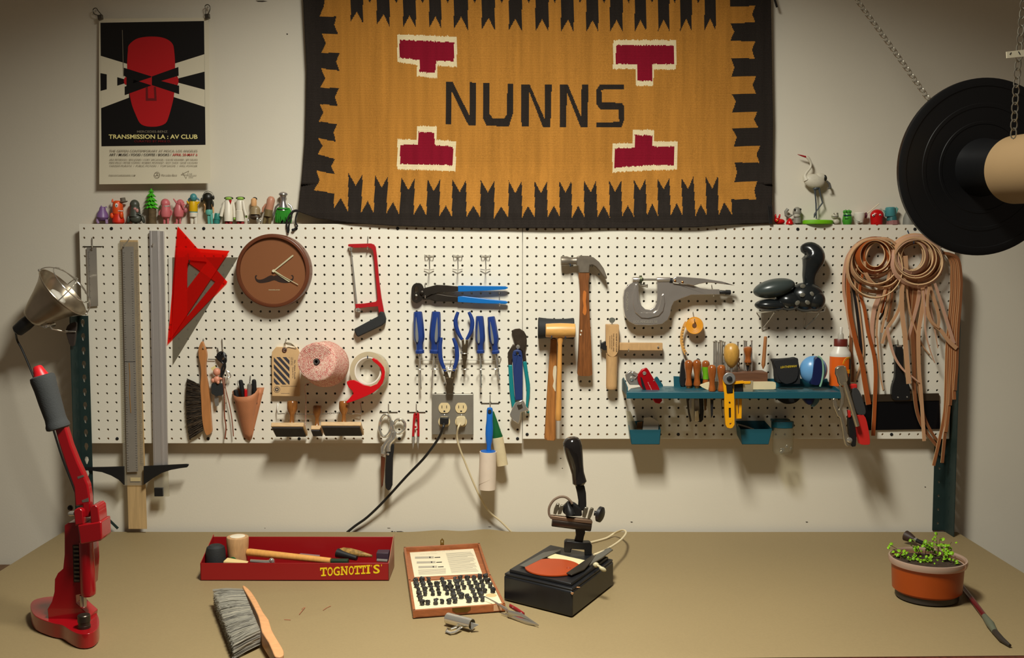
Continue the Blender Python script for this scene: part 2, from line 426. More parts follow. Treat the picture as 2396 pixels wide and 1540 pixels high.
# ================= woven rug on the wall =================
import numpy as np
def q6(*p): return [(680 + x / 2.8, y / 2.8) for x, y in p]
def q7(*p): return [(1240 + x / 2.8, y / 2.8) for x, y in p]
def inside(poly, X, Y):
    r = np.zeros(X.shape, bool); n = len(poly)
    for i in range(n):
        x1, y1 = poly[i]; x2, y2 = poly[(i + 1) % n]
        if y1 == y2: continue
        c = ((y1 > Y) != (y2 > Y)) & (X < (x2 - x1) * (Y - y1) / (y2 - y1) + x1)
        r ^= c
    return r
GOLDP = q6((225, -40), (225, 0), (218, 45), (190, 110), (300, 110), (288, 165), (312, 225), (205, 222), (232, 285), (203, 347), (322, 350), (300, 405), (322, 465), (200, 450), (228, 515), (195, 575), (318, 580), (292, 637), (310, 695), (190, 683), (215, 737), (185, 797), (307, 815), (283, 868), (298, 930), (180, 905), (210, 958), (178, 1010), (292, 1043), (268, 1090), (290, 1143), (168, 1120), (192, 1183), (155, 1248), (288, 1270), (283, 1372),
    (330, 1300), (377, 1390), (380, 1135), (427, 1218), (474, 1140), (463, 1398), (507, 1318), (545, 1400), (555, 1150), (597, 1230), (640, 1157), (628, 1402), (672, 1325), (713, 1410), (727, 1163), (772, 1247), (815, 1170), (806, 1413), (850, 1335), (890, 1415), (897, 1173), (938, 1255), (980, 1178), (975, 1418), (1018, 1350), (1057, 1423), (1060, 1178), (1108, 1260), (1150, 1180), (1152, 1423), (1198, 1350), (1243, 1425), (1245, 1180), (1292, 1263), (1337, 1183), (1333, 1430), (1380, 1355), (1427, 1428), (1428, 1185), (1472, 1268), (1515, 1187), (1517, 1425), (1555, 1352), (1600, 1425)) + \
  q7((30, 1187), (72, 1268), (112, 1190), (115, 1425), (157, 1350), (195, 1423), (192, 1187), (232, 1263), (272, 1187), (275, 1428), (315, 1350), (355, 1422), (352, 1183), (397, 1262), (432, 1185), (442, 1425), (482, 1350), (522, 1425), (517, 1183), (557, 1260), (597, 1183), (603, 1420), (640, 1348), (680, 1420), (680, 1180), (720, 1250), (757, 1172), (765, 1418), (800, 1335), (838, 1418), (835, 1172), (875, 1243), (913, 1167), (922, 1415), (960, 1332), (1000, 1415), (990, 1165), (1035, 1240), (1070, 1157), (1083, 1417), (1118, 1340), (1155, 1410), (1150, 1160), (1193, 1238), (1230, 1152), (1233, 1418), (1270, 1328), (1322, 1408), (1318, 1308),
    (1480, 1308), (1467, 1250), (1487, 1190), (1337, 1195), (1355, 1130), (1338, 1065), (1502, 1068), (1483, 1012), (1508, 955), (1333, 962), (1352, 900), (1322, 842), (1495, 838), (1467, 785), (1487, 733), (1322, 738), (1347, 667), (1320, 618), (1478, 612), (1457, 558), (1480, 503), (1318, 505), (1338, 445), (1315, 382), (1470, 385), (1453, 328), (1475, 272), (1310, 270), (1337, 210), (1312, 155), (1475, 148), (1455, 95), (1475, 40), (1308, 47), (1308, -40))
TOPS = q6((395, 143), (435, 80), (475, 155), (565, 165), (610, 95), (650, 180), (738, 180), (780, 105), (822, 185), (908, 185), (950, 110), (988, 190), (1070, 190), (1118, 112), (1162, 200), (1252, 197), (1297, 120), (1338, 200), (1430, 200), (1472, 125), (1515, 205)) + \
  q7((35, 210), (80, 127), (122, 212), (203, 210), (250, 130), (287, 215), (368, 215), (410, 133), (448, 213), (523, 213), (567, 133), (607, 212), (685, 213), (723, 133), (760, 207), (838, 207), (875, 130), (912, 207), (983, 205), (1022, 125), (1059, 207), (1142, 205), (1180, 125), (1216, 205))
DARKP = []
for i in range(0, len(TOPS), 3):
    a, n, c = TOPS[i:i + 3]; DARKP.append([(a[0], -40), a, n, c, (c[0], -40)])
    if i + 3 < len(TOPS):
        g = TOPS[i + 3]; mxx = (c[0] + g[0]) / 2; DARKP.append([(c[0], -26), (mxx, 8), (g[0], -26)])
CREAMP = [q6((700, 227), (1090, 242), (1090, 440), (962, 432), (960, 515), (828, 500), (830, 427), (700, 408)), q6((828, 827), (958, 830), (957, 915), (1083, 928), (1082, 1123), (698, 1110), (702, 912), (825, 917)),
  q7((545, 263), (957, 265), (957, 457), (810, 457), (807, 565), (690, 563), (690, 455), (543, 453)), q7((673, 852), (810, 852), (812, 930), (967, 927), (965, 1113), (750, 1120), (540, 1132), (538, 942), (672, 940))]
MAROONP = [q6((715, 262), (1072, 280), (1070, 402), (955, 400), (947, 480), (845, 473), (847, 395), (713, 380)), q6((838, 865), (942, 870), (945, 953), (1065, 960), (1062, 1085), (718, 1077), (718, 950), (835, 948)),
  q7((562, 298), (943, 298), (943, 423), (800, 423), (800, 532), (702, 530), (702, 425), (562, 420)), q7((685, 885), (800, 887), (802, 962), (945, 960), (945, 1083), (770, 1085), (553, 1103), (553, 972), (685, 970))]
DARKP += [q6((1017, 535), (1062, 535), (1172, 760), (1175, 540), (1217, 543), (1213, 823), (1165, 822), (1057, 600), (1053, 815), (1017, 815)), q6((1260, 547), (1305, 547), (1303, 750), (1325, 775), (1400, 775), (1418, 750), (1420, 550), (1457, 550), (1457, 745), (1430, 830), (1282, 825), (1262, 780)),
  [(1220, 197.5), (1239, 197.5), (1275, 280), (1275, 198), (1291, 198), (1288, 299), (1271, 299), (1238, 215), (1237, 297), (1220, 297)],
  q7((195, 553), (247, 553), (338, 775), (338, 555), (382, 555), (377, 837), (332, 835), (243, 610), (235, 837), (193, 837)),
  q7((615, 555), (460, 553), (435, 590), (432, 680), (460, 718), (580, 720), (583, 800), (432, 803), (432, 835), (600, 835), (617, 785), (617, 700), (600, 675), (470, 672), (467, 590), (615, 585))]
def weave(name, rgb, vary=0.18):
    m = mat(name, rgb, 0.95, spec=0.15); nt = m.node_tree; p = nt.nodes['Principled BSDF']; c = [lin(v) for v in rgb]
    tc = nt.nodes.new('ShaderNodeTexCoord'); m1 = nt.nodes.new('ShaderNodeMapping'); m1.inputs['Scale'].default_value = (60, 60, 4)
    n1 = nt.nodes.new('ShaderNodeTexNoise'); n1.inputs['Scale'].default_value = 1.0; n1.inputs['Detail'].default_value = 6
    n2 = nt.nodes.new('ShaderNodeTexNoise'); n2.inputs['Scale'].default_value = 420; n2.inputs['Detail'].default_value = 2
    av = nt.nodes.new('ShaderNodeMath'); av.operation = 'ADD'; hf = nt.nodes.new('ShaderNodeMath'); hf.operation = 'MULTIPLY'; hf.inputs[1].default_value = 0.5
    r = nt.nodes.new('ShaderNodeValToRGB'); r.color_ramp.elements[0].position = 0.36; r.color_ramp.elements[1].position = 0.64
    r.color_ramp.elements[0].color = [v * (1 - vary) for v in c] + [1]; r.color_ramp.elements[1].color = [v * (1 + vary) for v in c] + [1]
    nt.links.new(tc.outputs['Object'], m1.inputs[0]); nt.links.new(m1.outputs[0], n1.inputs['Vector']); nt.links.new(tc.outputs['Object'], n2.inputs['Vector'])
    nt.links.new(n1.outputs[0], av.inputs[0]); nt.links.new(n2.outputs[0], av.inputs[1]); nt.links.new(av.outputs[0], hf.inputs[0]); nt.links.new(hf.outputs[0], r.inputs[0]); nt.links.new(r.outputs[0], p.inputs['Base Color'])
    wv = nt.nodes.new('ShaderNodeTexWave'); wv.bands_direction = 'Z'; wv.inputs['Scale'].default_value = 130; wv.inputs['Distortion'].default_value = 1.5
    nt.links.new(tc.outputs['Object'], wv.inputs['Vector'])
    ad = nt.nodes.new('ShaderNodeMath'); ad.operation = 'ADD'; nt.links.new(wv.outputs[0], ad.inputs[0]); nt.links.new(n2.outputs[0], ad.inputs[1])
    bn = nt.nodes.new('ShaderNodeBump'); bn.inputs['Strength'].default_value = 0.5; bn.inputs['Distance'].default_value = 0.001
    nt.links.new(ad.outputs[0], bn.inputs['Height']); nt.links.new(bn.outputs[0], p.inputs['Normal']); return m
RW = [weave('black_wool', (44, 38, 34)), weave('ochre_wool', (182, 124, 52)), weave('cream_wool', (232, 214, 172), 0.08), weave('maroon_wool', (134, 18, 40), 0.12)]
def rug():
    NX, NY = 590, 316
    u = np.linspace(0, 1, NX + 1); v = np.linspace(0, 1, NY + 1)
    ly = [-62, 0, 80, 160, 240, 320, 400, 450, 500, 540]; lx = [706, 709, 713, 717, 716, 714, 708, 703, 698, 696]
    ry = [-62, 0, 143, 286, 429, 521, 540]; rx = [1803, 1804, 1806, 1808.6, 1807, 1804, 1802]
    bx = [698, 744, 823, 930, 1037, 1126, 1240, 1383, 1526, 1633, 1740, 1800]; by = [495, 511, 522, 529, 532, 534, 534, 534, 534, 532, 524, 522]
    U, Vv = np.meshgrid(u, v)
    X = 700 + U * 1104; bot = np.interp(X, bx, by); Yp = -62 + Vv * (bot + 62)
    L = np.interp(Yp, ly, lx); R = np.interp(Yp, ry, rx); X = L + U * (R - L)
    # woven edges wander by about one thread
    rng = np.random.RandomState(3)
    D = -0.012 - 0.026 * np.clip((Yp - 380) / 120, 0, 1) ** 1.3 - 0.006 * np.clip((Yp - 515) / 20, 0, 1)
    D += -0.0035 * np.sin(X / 55.0 + Yp / 160.0) * (0.5 + 0.5 * np.sin(X / 190.0)) - 0.003
    edge = np.clip(1 - np.minimum(X - L, R - X) / 60.0, 0, 1); D -= 0.012 * edge ** 2 * (Yp < 430)
    D -= 0.005 * np.exp(-((X - 885) / 16.0) ** 2) * np.exp(-((Yp - 200) / 160.0) ** 2)
    D = np.minimum(D, np.where(Yp > 500, YB - 0.0045, D))
    # project
    dx = (X - 1198) / F; dz = (770 - Yp) / F
    ry_ = cos(TILT) + dz * sin(TILT); rz_ = -sin(TILT) + dz * cos(TILT); t = (D - CAM.y) / ry_
    P = np.stack([dx * t + CAM.x, D, CAM.z + rz_ * t], -1).reshape(-1, 3)
    XC = (X[:-1, :-1] + X[1:, 1:]) / 2; YC = (Yp[:-1, :-1] + Yp[1:, 1:]) / 2
    mi = np.zeros(XC.shape, np.int32)
    ad = YC + np.zeros_like(YC)
    mi[inside(GOLDP, XC, YC)] = 1
    for p in DARKP: mi[inside(p, XC, YC)] = 0
    J = rng.normal(0, 0.7, (1, NX)) + rng.normal(0, 0.35, XC.shape)
    for p in CREAMP: mi[inside(p, XC, YC + J)] = 2
    for p in MAROONP: mi[inside(p, XC, YC + J)] = 3
    me = bpy.data.meshes.new('wool_rug'); nv = P.shape[0]; nf = NX * NY
    idx = np.arange(nv).reshape(NY + 1, NX + 1)
    Fq = np.stack([idx[:-1, :-1], idx[1:, :-1], idx[1:, 1:], idx[:-1, 1:]], -1).reshape(-1, 4)
    me.vertices.add(nv); me.vertices.foreach_set('co', P.ravel()); me.loops.add(nf * 4); me.loops.foreach_set('vertex_index', Fq.ravel().astype(np.int32))
    me.polygons.add(nf); me.polygons.foreach_set('loop_start', np.arange(0, nf * 4, 4, dtype=np.int32)); me.polygons.foreach_set('loop_total', np.full(nf, 4, np.int32))
    me.polygons.foreach_set('material_index', mi.ravel()); me.polygons.foreach_set('use_smooth', np.ones(nf, bool))
    for m in RW: me.materials.append(m)
    me.update(calc_edges=True)
    o = bpy.data.objects.new('cloth', me); md = o.modifiers.new('thickness', 'SOLIDIFY'); md.thickness = 0.0035; md.offset = 1
    COL.objects.link(o); return o
rg = thing('wool_rug', 'ochre and black wool rug on the wall with the word NUNNS', 'rug')
rug().parent = rg
def strand(pts, Y, r=0.0022): return [at(x, y, Y - 0.002 * (i % 2)) for i, (x, y) in enumerate(pts)]
TW = mat('black_yarn', (30, 26, 24), 0.95, bump=0.5, bs=600)
s = M(TW)
for pts in (((700, 494), (690, 492), (678, 502), (672, 517), (671, 530), (674, 541)), ((700, 495), (686, 496), (680, 512), (676, 528), (676, 540)), ((696, 497), (692, 510), (692, 522), (696, 529), (690, 535), (685, 539))):
    s.tube([at(x, y, b(9)) for x, y in cr(pts, 3, False)], 0.0024, 6)
s.ell(at(674, 540, b(9)), (0.004, 0.003, 0.007), u=8, v=6).ell(at(686, 538, b(9)), (0.005, 0.003, 0.004), u=8, v=6)
s.obj('tassel', rg)
s = M(TW)
for dx in (0, 4, 8): s.tube([at(1797 + dx, 480, b(10)), at(1799 + dx, 500, b(11)), at(1801 + dx * .6, 524, b(9))], 0.0018, 6)
s.obj('tassel', rg)
M(TW).tube([at(1808, -20, -0.03), at(1813, 0, -0.03), at(1818, 17, -0.03)], 0.003, 6).obj('tassel', rg)
# ================= poster =================
def P1(*p): return [(200 + x / 2.852, y / 2.852) for x, y in p]
def posterY(py): return -0.014 - 0.016 * max(0, min(1, (py - 44) / 385.0))
pst = thing('poster', 'poster of a red masked head on black, clipped to the wall at upper left', 'poster')
PAPER = mat('poster_paper', (226, 216, 190), 0.45); PINK = mat('poster_black', (14, 12, 13), 0.4); PRED = mat('poster_red', (190, 20, 26), 0.45)
PGREY = mat('poster_grey_ink', (128, 118, 100), 0.6); PDRED = mat('poster_dark_red', (110, 16, 20), 0.5)
s = M(PAPER); nr = 14
tl, tr_, br, bl = P1((90, 125), (822, 118), (834, 1223), (92, 1230))
rows = []
for j in range(nr + 1):
    v = j / nr; row = []
    for i in range(7):
        u = i / 6; x = (tl[0] * (1 - u) + tr_[0] * u) * (1 - v) + (bl[0] * (1 - u) + br[0] * u) * v; y = (tl[1] * (1 - u) + tr_[1] * u) * (1 - v) + (bl[1] * (1 - u) + br[1] * u) * v
        row.append(s.bm.verts.new(at(x, y, posterY(y) + 0.0006)))
    rows.append(row)
for j in range(nr):
    for i in range(6): s.f([rows[j][i], rows[j][i + 1], rows[j + 1][i + 1], rows[j + 1][i]])
lay = [0]
def ink(mt, pts):
    lay[0] += 1; s.m(mt); d = 0.00009 * lay[0]
    vs = [Vector(at(x, y, posterY(y) - d)) for x, y in pts]
    A = [s.bm.verts.new(p) for p in vs]
    for t in tessellate_polygon([vs]): s.f([A[i] for i in t])
# black panel cut in strips so it follows the curl of the sheet
ink(PINK, P1((100, 152), (791, 140), (801, 966), (107, 976)))
ink(PAPER, P1((100, 372), (290, 430), (290, 652), (104, 722))); ink(PAPER, P1((793, 362), (590, 426), (590, 648), (797, 714)))
for p in (((100, 488), (142, 496), (142, 596), (101, 607)), ((212, 515), (262, 530), (262, 556), (212, 572)), ((620, 523), (795, 478), (797, 599), (620, 552))): ink(PINK, P1(*p))
HEADP = cr([(290, 300), (335, 262), (385, 248), (440, 244), (500, 248), (550, 265), (582, 295), (592, 340), (598, 430), (596, 560), (590, 640), (575, 710), (555, 780), (535, 822), (490, 842), (440, 846), (395, 840), (362, 820), (335, 765), (310, 700), (293, 620), (283, 540), (278, 430), (283, 340)], 3)
ink(PRED, P1(*circ(270, 540, 14, 26))); ink(PRED, P1(*circ(607, 540, 14, 32))); ink(PRED, P1(*HEADP))
ink(PINK, P1((256, 452), (440, 510), (440, 572), (318, 530), (318, 556), (440, 515), (440, 570), (262, 635), (262, 578), (274, 575), (274, 515), (256, 505)))
ink(PINK, P1((443, 510), (620, 447), (622, 505), (505, 540), (625, 572), (625, 628), (443, 568)))
ink(PDRED, P1((402, 580), (416, 580), (418, 660), (402, 672))); ink(PDRED, P1((456, 580), (470, 580), (475, 672), (460, 660))); ink(PDRED, P1((402, 672), (418, 656), (460, 656), (475, 672)))
ink(PGREY, P1((244, 200), (248, 200), (256, 510), (252, 510)))
def ptext(mt, body, x0, x1, y, h, bold=0.0, al='L'):
    s.m(mt); (ax, ay), (cx, cy) = P1((x0, y), (x1, y)); yy = posterY(ay) - 0.0026
    A = at(ax, ay, yy); B = at(cx, cy, yy); up = at(ax, ay - 10, posterY(ay - 10) - 0.0026) - A
    s.text(body, A, B - A, up, (B - A).length, h / 2.852 * mp(yy), bold, 0.0002)
ptext(PGREY, 'MERCEDES-BENZ', 344, 548, 886, 14, 0.01); ptext(mat('poster_cream_ink', (240, 226, 150), 0.5), 'TRANSMISSION LA : AV CLUB', 155, 748, 926, 27, 0.02)
ptext(PDRED, 'CURATED BY MIKE D.', 325, 570, 950, 14, 0.01)
ptext(PGREY, 'THE GEFFEN CONTEMPORARY AT MOCA, LOS ANGELES', 160, 748, 1014, 14); ptext(INK, 'ART / MUSIC / FOOD / COFFEE / BOOKS /', 160, 573, 1039, 14, 0.012)
ptext(PRED, 'APRIL 20-MAY 6', 581, 748, 1039, 14, 0.015)
ptext(PGREY, 'ARA PETERSON / BEN JONES / CORY ARCANGEL / DAVID KRAMER / JIM DRAIN', 160, 748, 1070, 10)
ptext(PGREY, 'MIKE MILLS / PETER COFFIN / ROBERT MCKINLEY / ROY CHOI / SAGE VAUGHN', 160, 748, 1090, 10)
ptext(PGREY, 'TAKESHI MURATA  /  PUBLIC FICTION  /  TOM SACHS  /  WILL FOWLER', 160, 748, 1111, 10)
ptext(PGREY, 'THEAVANTGARDEDIARIES.COM', 155, 333, 1174, 8, 0.01); ptext(PGREY, 'Mercedes-Benz', 508, 612, 1174, 12)
for i, wd in enumerate(('THE', 'AVANT/GARDE', 'DIARIES')): ptext(PGREY, wd, 690, (712, 742, 720)[i], 1163 + i * 11, 7)
s.m(PGREY)
def ring(cx, cy, r0, r1):
    o = P1(*circ(cx, cy, r1, n=28)); n = P1(*circ(cx, cy, r0, n=28))
    A = [s.bm.verts.new(at(x, y, posterY(y) - 0.0028)) for x, y in o]; B = [s.bm.verts.new(at(x, y, posterY(y) - 0.0028)) for x, y in n]
    for i in range(28): s.f([A[i], A[(i + 1) % 28], B[(i + 1) % 28], B[i]])
ring(478, 1167, 17, 20)
for a in (90, 210, 330):
    ink(PGREY, P1(*[(478 + r * cos(radians(a + d)), 1167 - r * sin(radians(a + d))) for r, d in ((18, 0), (3, 60), (3, -60))]))
for x0, y0, x1, y1 in ((638, 1165, 690, 1140), (690, 1140, 672, 1190), (672, 1190, 648, 1150), (640, 1165, 690, 1168)):
    dx, dy = (y1 - y0), -(x1 - x0); L = sqrt(dx * dx + dy * dy); dx, dy = dx / L, dy / L; ink(PGREY, P1((x0 + dx, y0 + dy), (x1 + dx, y1 + dy), (x1 - dx, y1 - dy), (x0 - dx, y0 - dy)))
s.obj('sheet', pst, smooth=0)
def binder_clip(cx, cy, tx, ty, label):
    t = thing('binder_clip', label, 'clip', 'clips holding the poster')
    M(DSTEEL).plate([(tx - 6, ty - 7), (tx + 5, ty - 9), (tx + 6, ty + 2), (tx - 4, ty + 5)], -0.022, 0.010).obj('clip_body', t, 0.001)
    M(DSTEEL).tube([at(x, y, -0.018) for x, y in cr([(tx - 3, ty - 6), (cx - 4, cy + 4), (cx - 6, cy - 6), (cx + 1, cy - 9), (cx + 6, cy - 2), (tx + 4, ty - 8)], 3, False)], 0.0013, 6).obj('wire_handle', t)
    M(STEEL).lathe(at(cx, cy - 3, 0.0), at(cx, cy - 3, -0.018), [(0, .001), (.8, .001), (.85, .003), (1, .002)], 8).obj('pushpin', t)
binder_clip(224, 28, 233, 42, 'small dark clip pinned above the upper left corner of the red head poster')
binder_clip(486, 20, 484, 40, 'small dark clip pinned above the upper right corner of the red head poster')
# ================= things on the left pegboard =================
def line3(pts, Y): return [at(x, y, Y) for x, y in pts]
def hook(who, hx, hy, tx=None, ty=None, out=24, r=0.0015, mt=WIRE, lab=None):
    tx = hx if tx is None else tx; ty = hy + 20 if ty is None else ty
    P = [at(hx, hy, b(-4)), at(hx, hy, b(2)), at(hx, hy + 2, b(5)), at((hx + tx) / 2, (hy + ty) / 2, b(5)), at(tx, ty - 2, b(5)), at(tx, ty, b(7)), at(tx, ty, b(out - 3)), at(tx, ty - 2, b(out)), at(tx, ty - 6, b(out + 1))]
    o = M(mt).tube(P, r, 7).obj('peg_hook'); tag(o, lab or ('bent wire peg hook ' + who), 'hook', 'hooks pushed into the pegboard'); return o
def dhook(who, hx, hy, out=26, w=21, drop=21):
    t = thing('peg_hook', 'wire peg hook with a dark crossbar ' + who, 'hook', 'crossbar hooks on the pegboard')
    y = hy + drop
    M(WIRE).tube([at(hx, hy, b(-4)), at(hx, hy, b(2)), at(hx, hy + 2, b(5)), at(hx, y, b(4)), at(hx, y + 1, b(8)), at(hx, y + 2, b(out - 3)), at(hx - 1, y - 2, b(out))], 0.0015, 7).obj('hook_wire', t)
    M(DSTEEL).tube([at(hx - w, y + 1, b(-3)), at(hx - w, y, b(1.5)), at(hx + w, y, b(1.5)), at(hx + w, y + 1, b(-3))], 0.0013, 6).obj('crossbar', t)
    return t
def ticks(s, p, q, n, L, Y, mt=INK, w=0.35, every=5):
    """ruler marks along the photo line p->q, L px long towards +x side"""
    s.m(mt)
    for i in range(n + 1):
        t = i / n; x = p[0] + (q[0] - p[0]) * t; y = p[1] + (q[1] - p[1]) * t; l = L * (1.6 if i % every == 0 else 1)
        s.plate([(x, y - w), (x + l, y - w), (x + l, y + w), (x, y + w)], Y - 0.0003, 0.0004)
# --- rules and straightedges ---
RULER = mat('ruler_steel', (184, 178, 168), 0.36, 0.62, vary=0.12, vs=8)
o = M(RULER); o.plate([(202.5, 579), (225.5, 579), (229.5, 716), (206.5, 718)], b(7), 0.0012, [circ(214, 586, 2.2, n=10)])
ticks(o, (205.5, 590), (209, 712), 40, 2.5, b(7)); tag(o.obj('steel_rule'), 'short steel rule hanging at the far left of the pegboard', 'ruler')
dhook('carrying the short steel rule', 216, 556, 20, 22, 21)
WR = wood('pale_ruler_wood', (205, 172, 122), 0.8, (14, 14, 1), 0.5)
o = M(WR); o.plate([(281, 562), (322, 562), (343.5, 1238), (300.5, 1238)], b(3.4), 0.003); tag(o.obj('wooden_straightedge', bevel=0.0004), 'long pale wooden straightedge behind the T-square, its foot on the bench', 'straightedge')
CLR = clear('clear_acrylic', (240, 238, 230), 0.22, 0.12, (214, 208, 192))
ts = thing('t_square', 'T-square with clear ruled blade and black head hanging upside down', 'T-square')
o = M(CLR); o.plate([(278, 566), (322.5, 566), (337, 1136), (289, 1136)], b(7.2), 0.003)
ticks(o, (279, 585), (290, 1085), 100, 4, b(7.4), mat('grey_ink', (120, 112, 100), 0.7)); ticks(o, (316, 585), (328, 1085), 100, 5, b(7.4), MATS['grey_ink'])
o.obj('blade', ts)
C4 = crop(0, 1000, 2.852)
for w_, pts in (('head', cr(C4((700, 266), (826, 262)), 1, False) + C4((828, 387), (790, 350), (740, 322), (680, 300), (610, 290), (560, 288), (560, 268))), ('head', C4((958, 260), (1240, 246), (1256, 247), (1257, 256), (1247, 268), (1200, 274), (1140, 285), (1080, 305), (1020, 340), (958, 385)))):
    M(BLACK).plate(pts, b(22), 0.006).obj(w_, ts, 0.0006)
tp = M(mat('masking_tape', (206, 186, 140), 0.6)).plate(C4((870, 335), (938, 335), (938, 360), (870, 360)), b(7.5), 0.0002).obj('tape_patch', ts)
sr = M(RULER); sr.plate([(286, 577), (312.5, 577), (322.6, 1104), (297, 1105)], b(13.5), 0.001)
ticks(sr, (287, 592), (297.5, 1100), 90, 3, b(13.5)); ticks(sr, (306, 592), (318, 1100), 90, 3, b(13.5))
sr.m(INK).plate([(291, 846), (316, 846), (316, 847.2), (291, 847.2)], b(13.8), 0.0003)
sr.m(mat('brown_string', (150, 110, 60), 0.8)).tube(line3([(302, 849), (304, 880), (303, 920), (306, 966)], b(14)), 0.0011, 5)
tag(sr.obj('steel_rule'), 'long steel rule hung in front of the T-square blade', 'ruler')
hook('through the top of the T-square', 302, 558, 290, 577, 22)
ALU = mat('brushed_aluminium', (196, 190, 186), 0.4, 0.55, vary=0.05, vs=4)
ch = thing('aluminium_straightedge', 'tall aluminium straightedge with a ribbed face hanging beside the T-square', 'straightedge')
o = M(ALU); o.plate([(349, 540), (372, 540), (382, 1098), (359, 1098)], b(12), 0.010); o.plate([(372, 541), (383, 541), (392.5, 1098), (382, 1098)], b(8), 0.006)
for xx in (352, 368): o.plate([(xx, 540), (xx + 1.6, 540), (xx + 11.6, 1098), (xx + 10, 1098)], b(12.8), 0.001)
o.obj('rail', ch, 0.0004)
M(CLR).plate([(359, 1096), (392, 1096), (395.5, 1162), (361, 1162)], b(9), 0.006).obj('sleeve', ch, 0.0005)
M(BLACK).plate([(360.5, 1142), (380.5, 1142), (381, 1162), (361, 1162)], b(11), 0.010).obj('end_cap', ch, 0.001)
hook('through the aluminium straightedge', 360, 580, 357, 576, 18)
# --- set squares ---
C7 = crop(380, 520, 4.527)
FRED = clear('red_acrylic', (255, 104, 84), 0.24, 0.12, (248, 44, 34)); SMOKE = clear('smoky_acrylic', (206, 202, 190), 0.28, 0.1, (168, 162, 148))
t = thing('set_square', 'large clear smoky set square behind the two red ones', 'set square')
M(SMOKE).plate(C7((105, 372), (800, 372), (110, 1510)), b(3), 0.002).obj('plate', t, 0.0004)
M(mat('white_edge', (226, 222, 210), 0.4)).plate(C7((62, 372), (100, 372), (100, 1080), (72, 1080)), b(6), 0.004).obj('edge_strip', t, 0.0004)
t = M(FRED).plate(C7((162, 44), (688, 634), (55, 1290)), b(7), 0.002, [C7((262, 420), (560, 632), (262, 1000))]); t = t.obj('set_square', bevel=0.0003)
tag(t, 'red see-through 45 degree set square hanging behind the slimmer red one', 'set square')
t = M(FRED).plate(C7((150, 262), (710, 305), (90, 1235)), b(13), 0.002, [C7((272, 402), (455, 418), (468, 430), (250, 715))]); t = t.obj('set_square', bevel=0.0003)
tag(t, 'red see-through long set square hanging in front, with a triangular window', 'set square')
hook('through the red set squares', 440, 593, 443, 614, 24, mt=DSTEEL)
# --- clock ---
C5 = crop(390, 530, 4.437)
ck = thing('wall_clock', 'round brown wall clock with a moustache on its face and white hands', 'clock')
cc = at(637.5, 634, b(44)); R = 86.5 * mp(b(44)); ax = V(0, 1, 0)
CB = mat('clock_brown', (104, 56, 34), 0.35, vary=0.06, vs=30); FB = mat('clock_face_brown', (160, 100, 66), 0.6)
M(CB).lathe(cc + ax * 0.044, cc, [(0, R * .985), (0.0, R), (.9, R), (.98, R * .985), (1.0, R * .96), (1.0, R * .905), (.97, R * .9), (.80, R * .895)], 64, caps=False).obj('case', ck, smooth=50)
fc = M(FB).lathe(cc + ax * 0.030, cc + ax * 0.0095, [(0, R * .93), (1, R * .9)], 64)
fy = b(44) + 0.0092
mo = [(915, 525), (925, 506), (940, 510), (932, 520), (930, 535), (945, 550), (975, 552), (1010, 542), (1050, 520), (1078, 508), (1098, 508), (1112, 516), (1126, 508), (1146, 508), (1175, 520), (1215, 542), (1255, 552), (1290, 548), (1306, 535), (1303, 518), (1290, 512), (1300, 504), (1314, 512), (1319, 532), (1308, 562), (1275, 582), (1225, 588), (1165, 578), (1118, 558), (1065, 575), (1000, 587), (955, 585), (925, 562)]
fc.m(mat('moustache_brown', (58, 38, 36), 0.7)).plate(cr(C5(*mo), 2), fy, 0.0006)
a = at(*C5((1060, 664))[0], fy); fc.m(CREAM).text('KIKKERLAND', a, (1, 0, 0), (0, 0, 1), 116 / 4.437 * mp(fy), 11 / 4.437 * mp(fy), 0.01, 0.0004)
fc.obj('face', ck)
def hand(p, q, w0, w1, Y, name):
    (x0, y0), (x1, y1) = C5(p, q); dx, dy = x1 - x0, y1 - y0; L = sqrt(dx * dx + dy * dy); nx, ny = -dy / L, dx / L
    M(mat('ivory_paint', (236, 228, 200), 0.4)).plate([(x0 + nx * w0, y0 + ny * w0), (x1 + nx * w1, y1 + ny * w1), (x1 + dx / L * w1, y1 + dy / L * w1), (x1 - nx * w1, y1 - ny * w1), (x0 - nx * w0, y0 - ny * w0)], Y, 0.0008).obj(name, ck)
hand((1112, 462), (1310, 302), 1.5, 1.8, b(38), 'minute_hand'); hand((1112, 462), (1272, 568), 2.4, 2.4, b(37), 'hour_hand'); hand((1105, 460), (1363, 604), 0.9, 0.7, b(39.5), 'second_hand')
c0 = at(*C5((1112, 462))[0], b(36)); M(mat('ivory_paint', (236, 228, 200))).lathe(c0, c0 - ax * 0.005, [(0, .0045), (1, .0038)], 16).obj('hub', ck)
GLASS = clear('thin_glass', (250, 250, 246), 0.05, 0.03, (30, 30, 30))
M(GLASS).lathe(cc + ax * 0.0035, cc + ax * 0.0028, [(0, R * .9), (1, R * .9)], 64).obj('glass', ck)
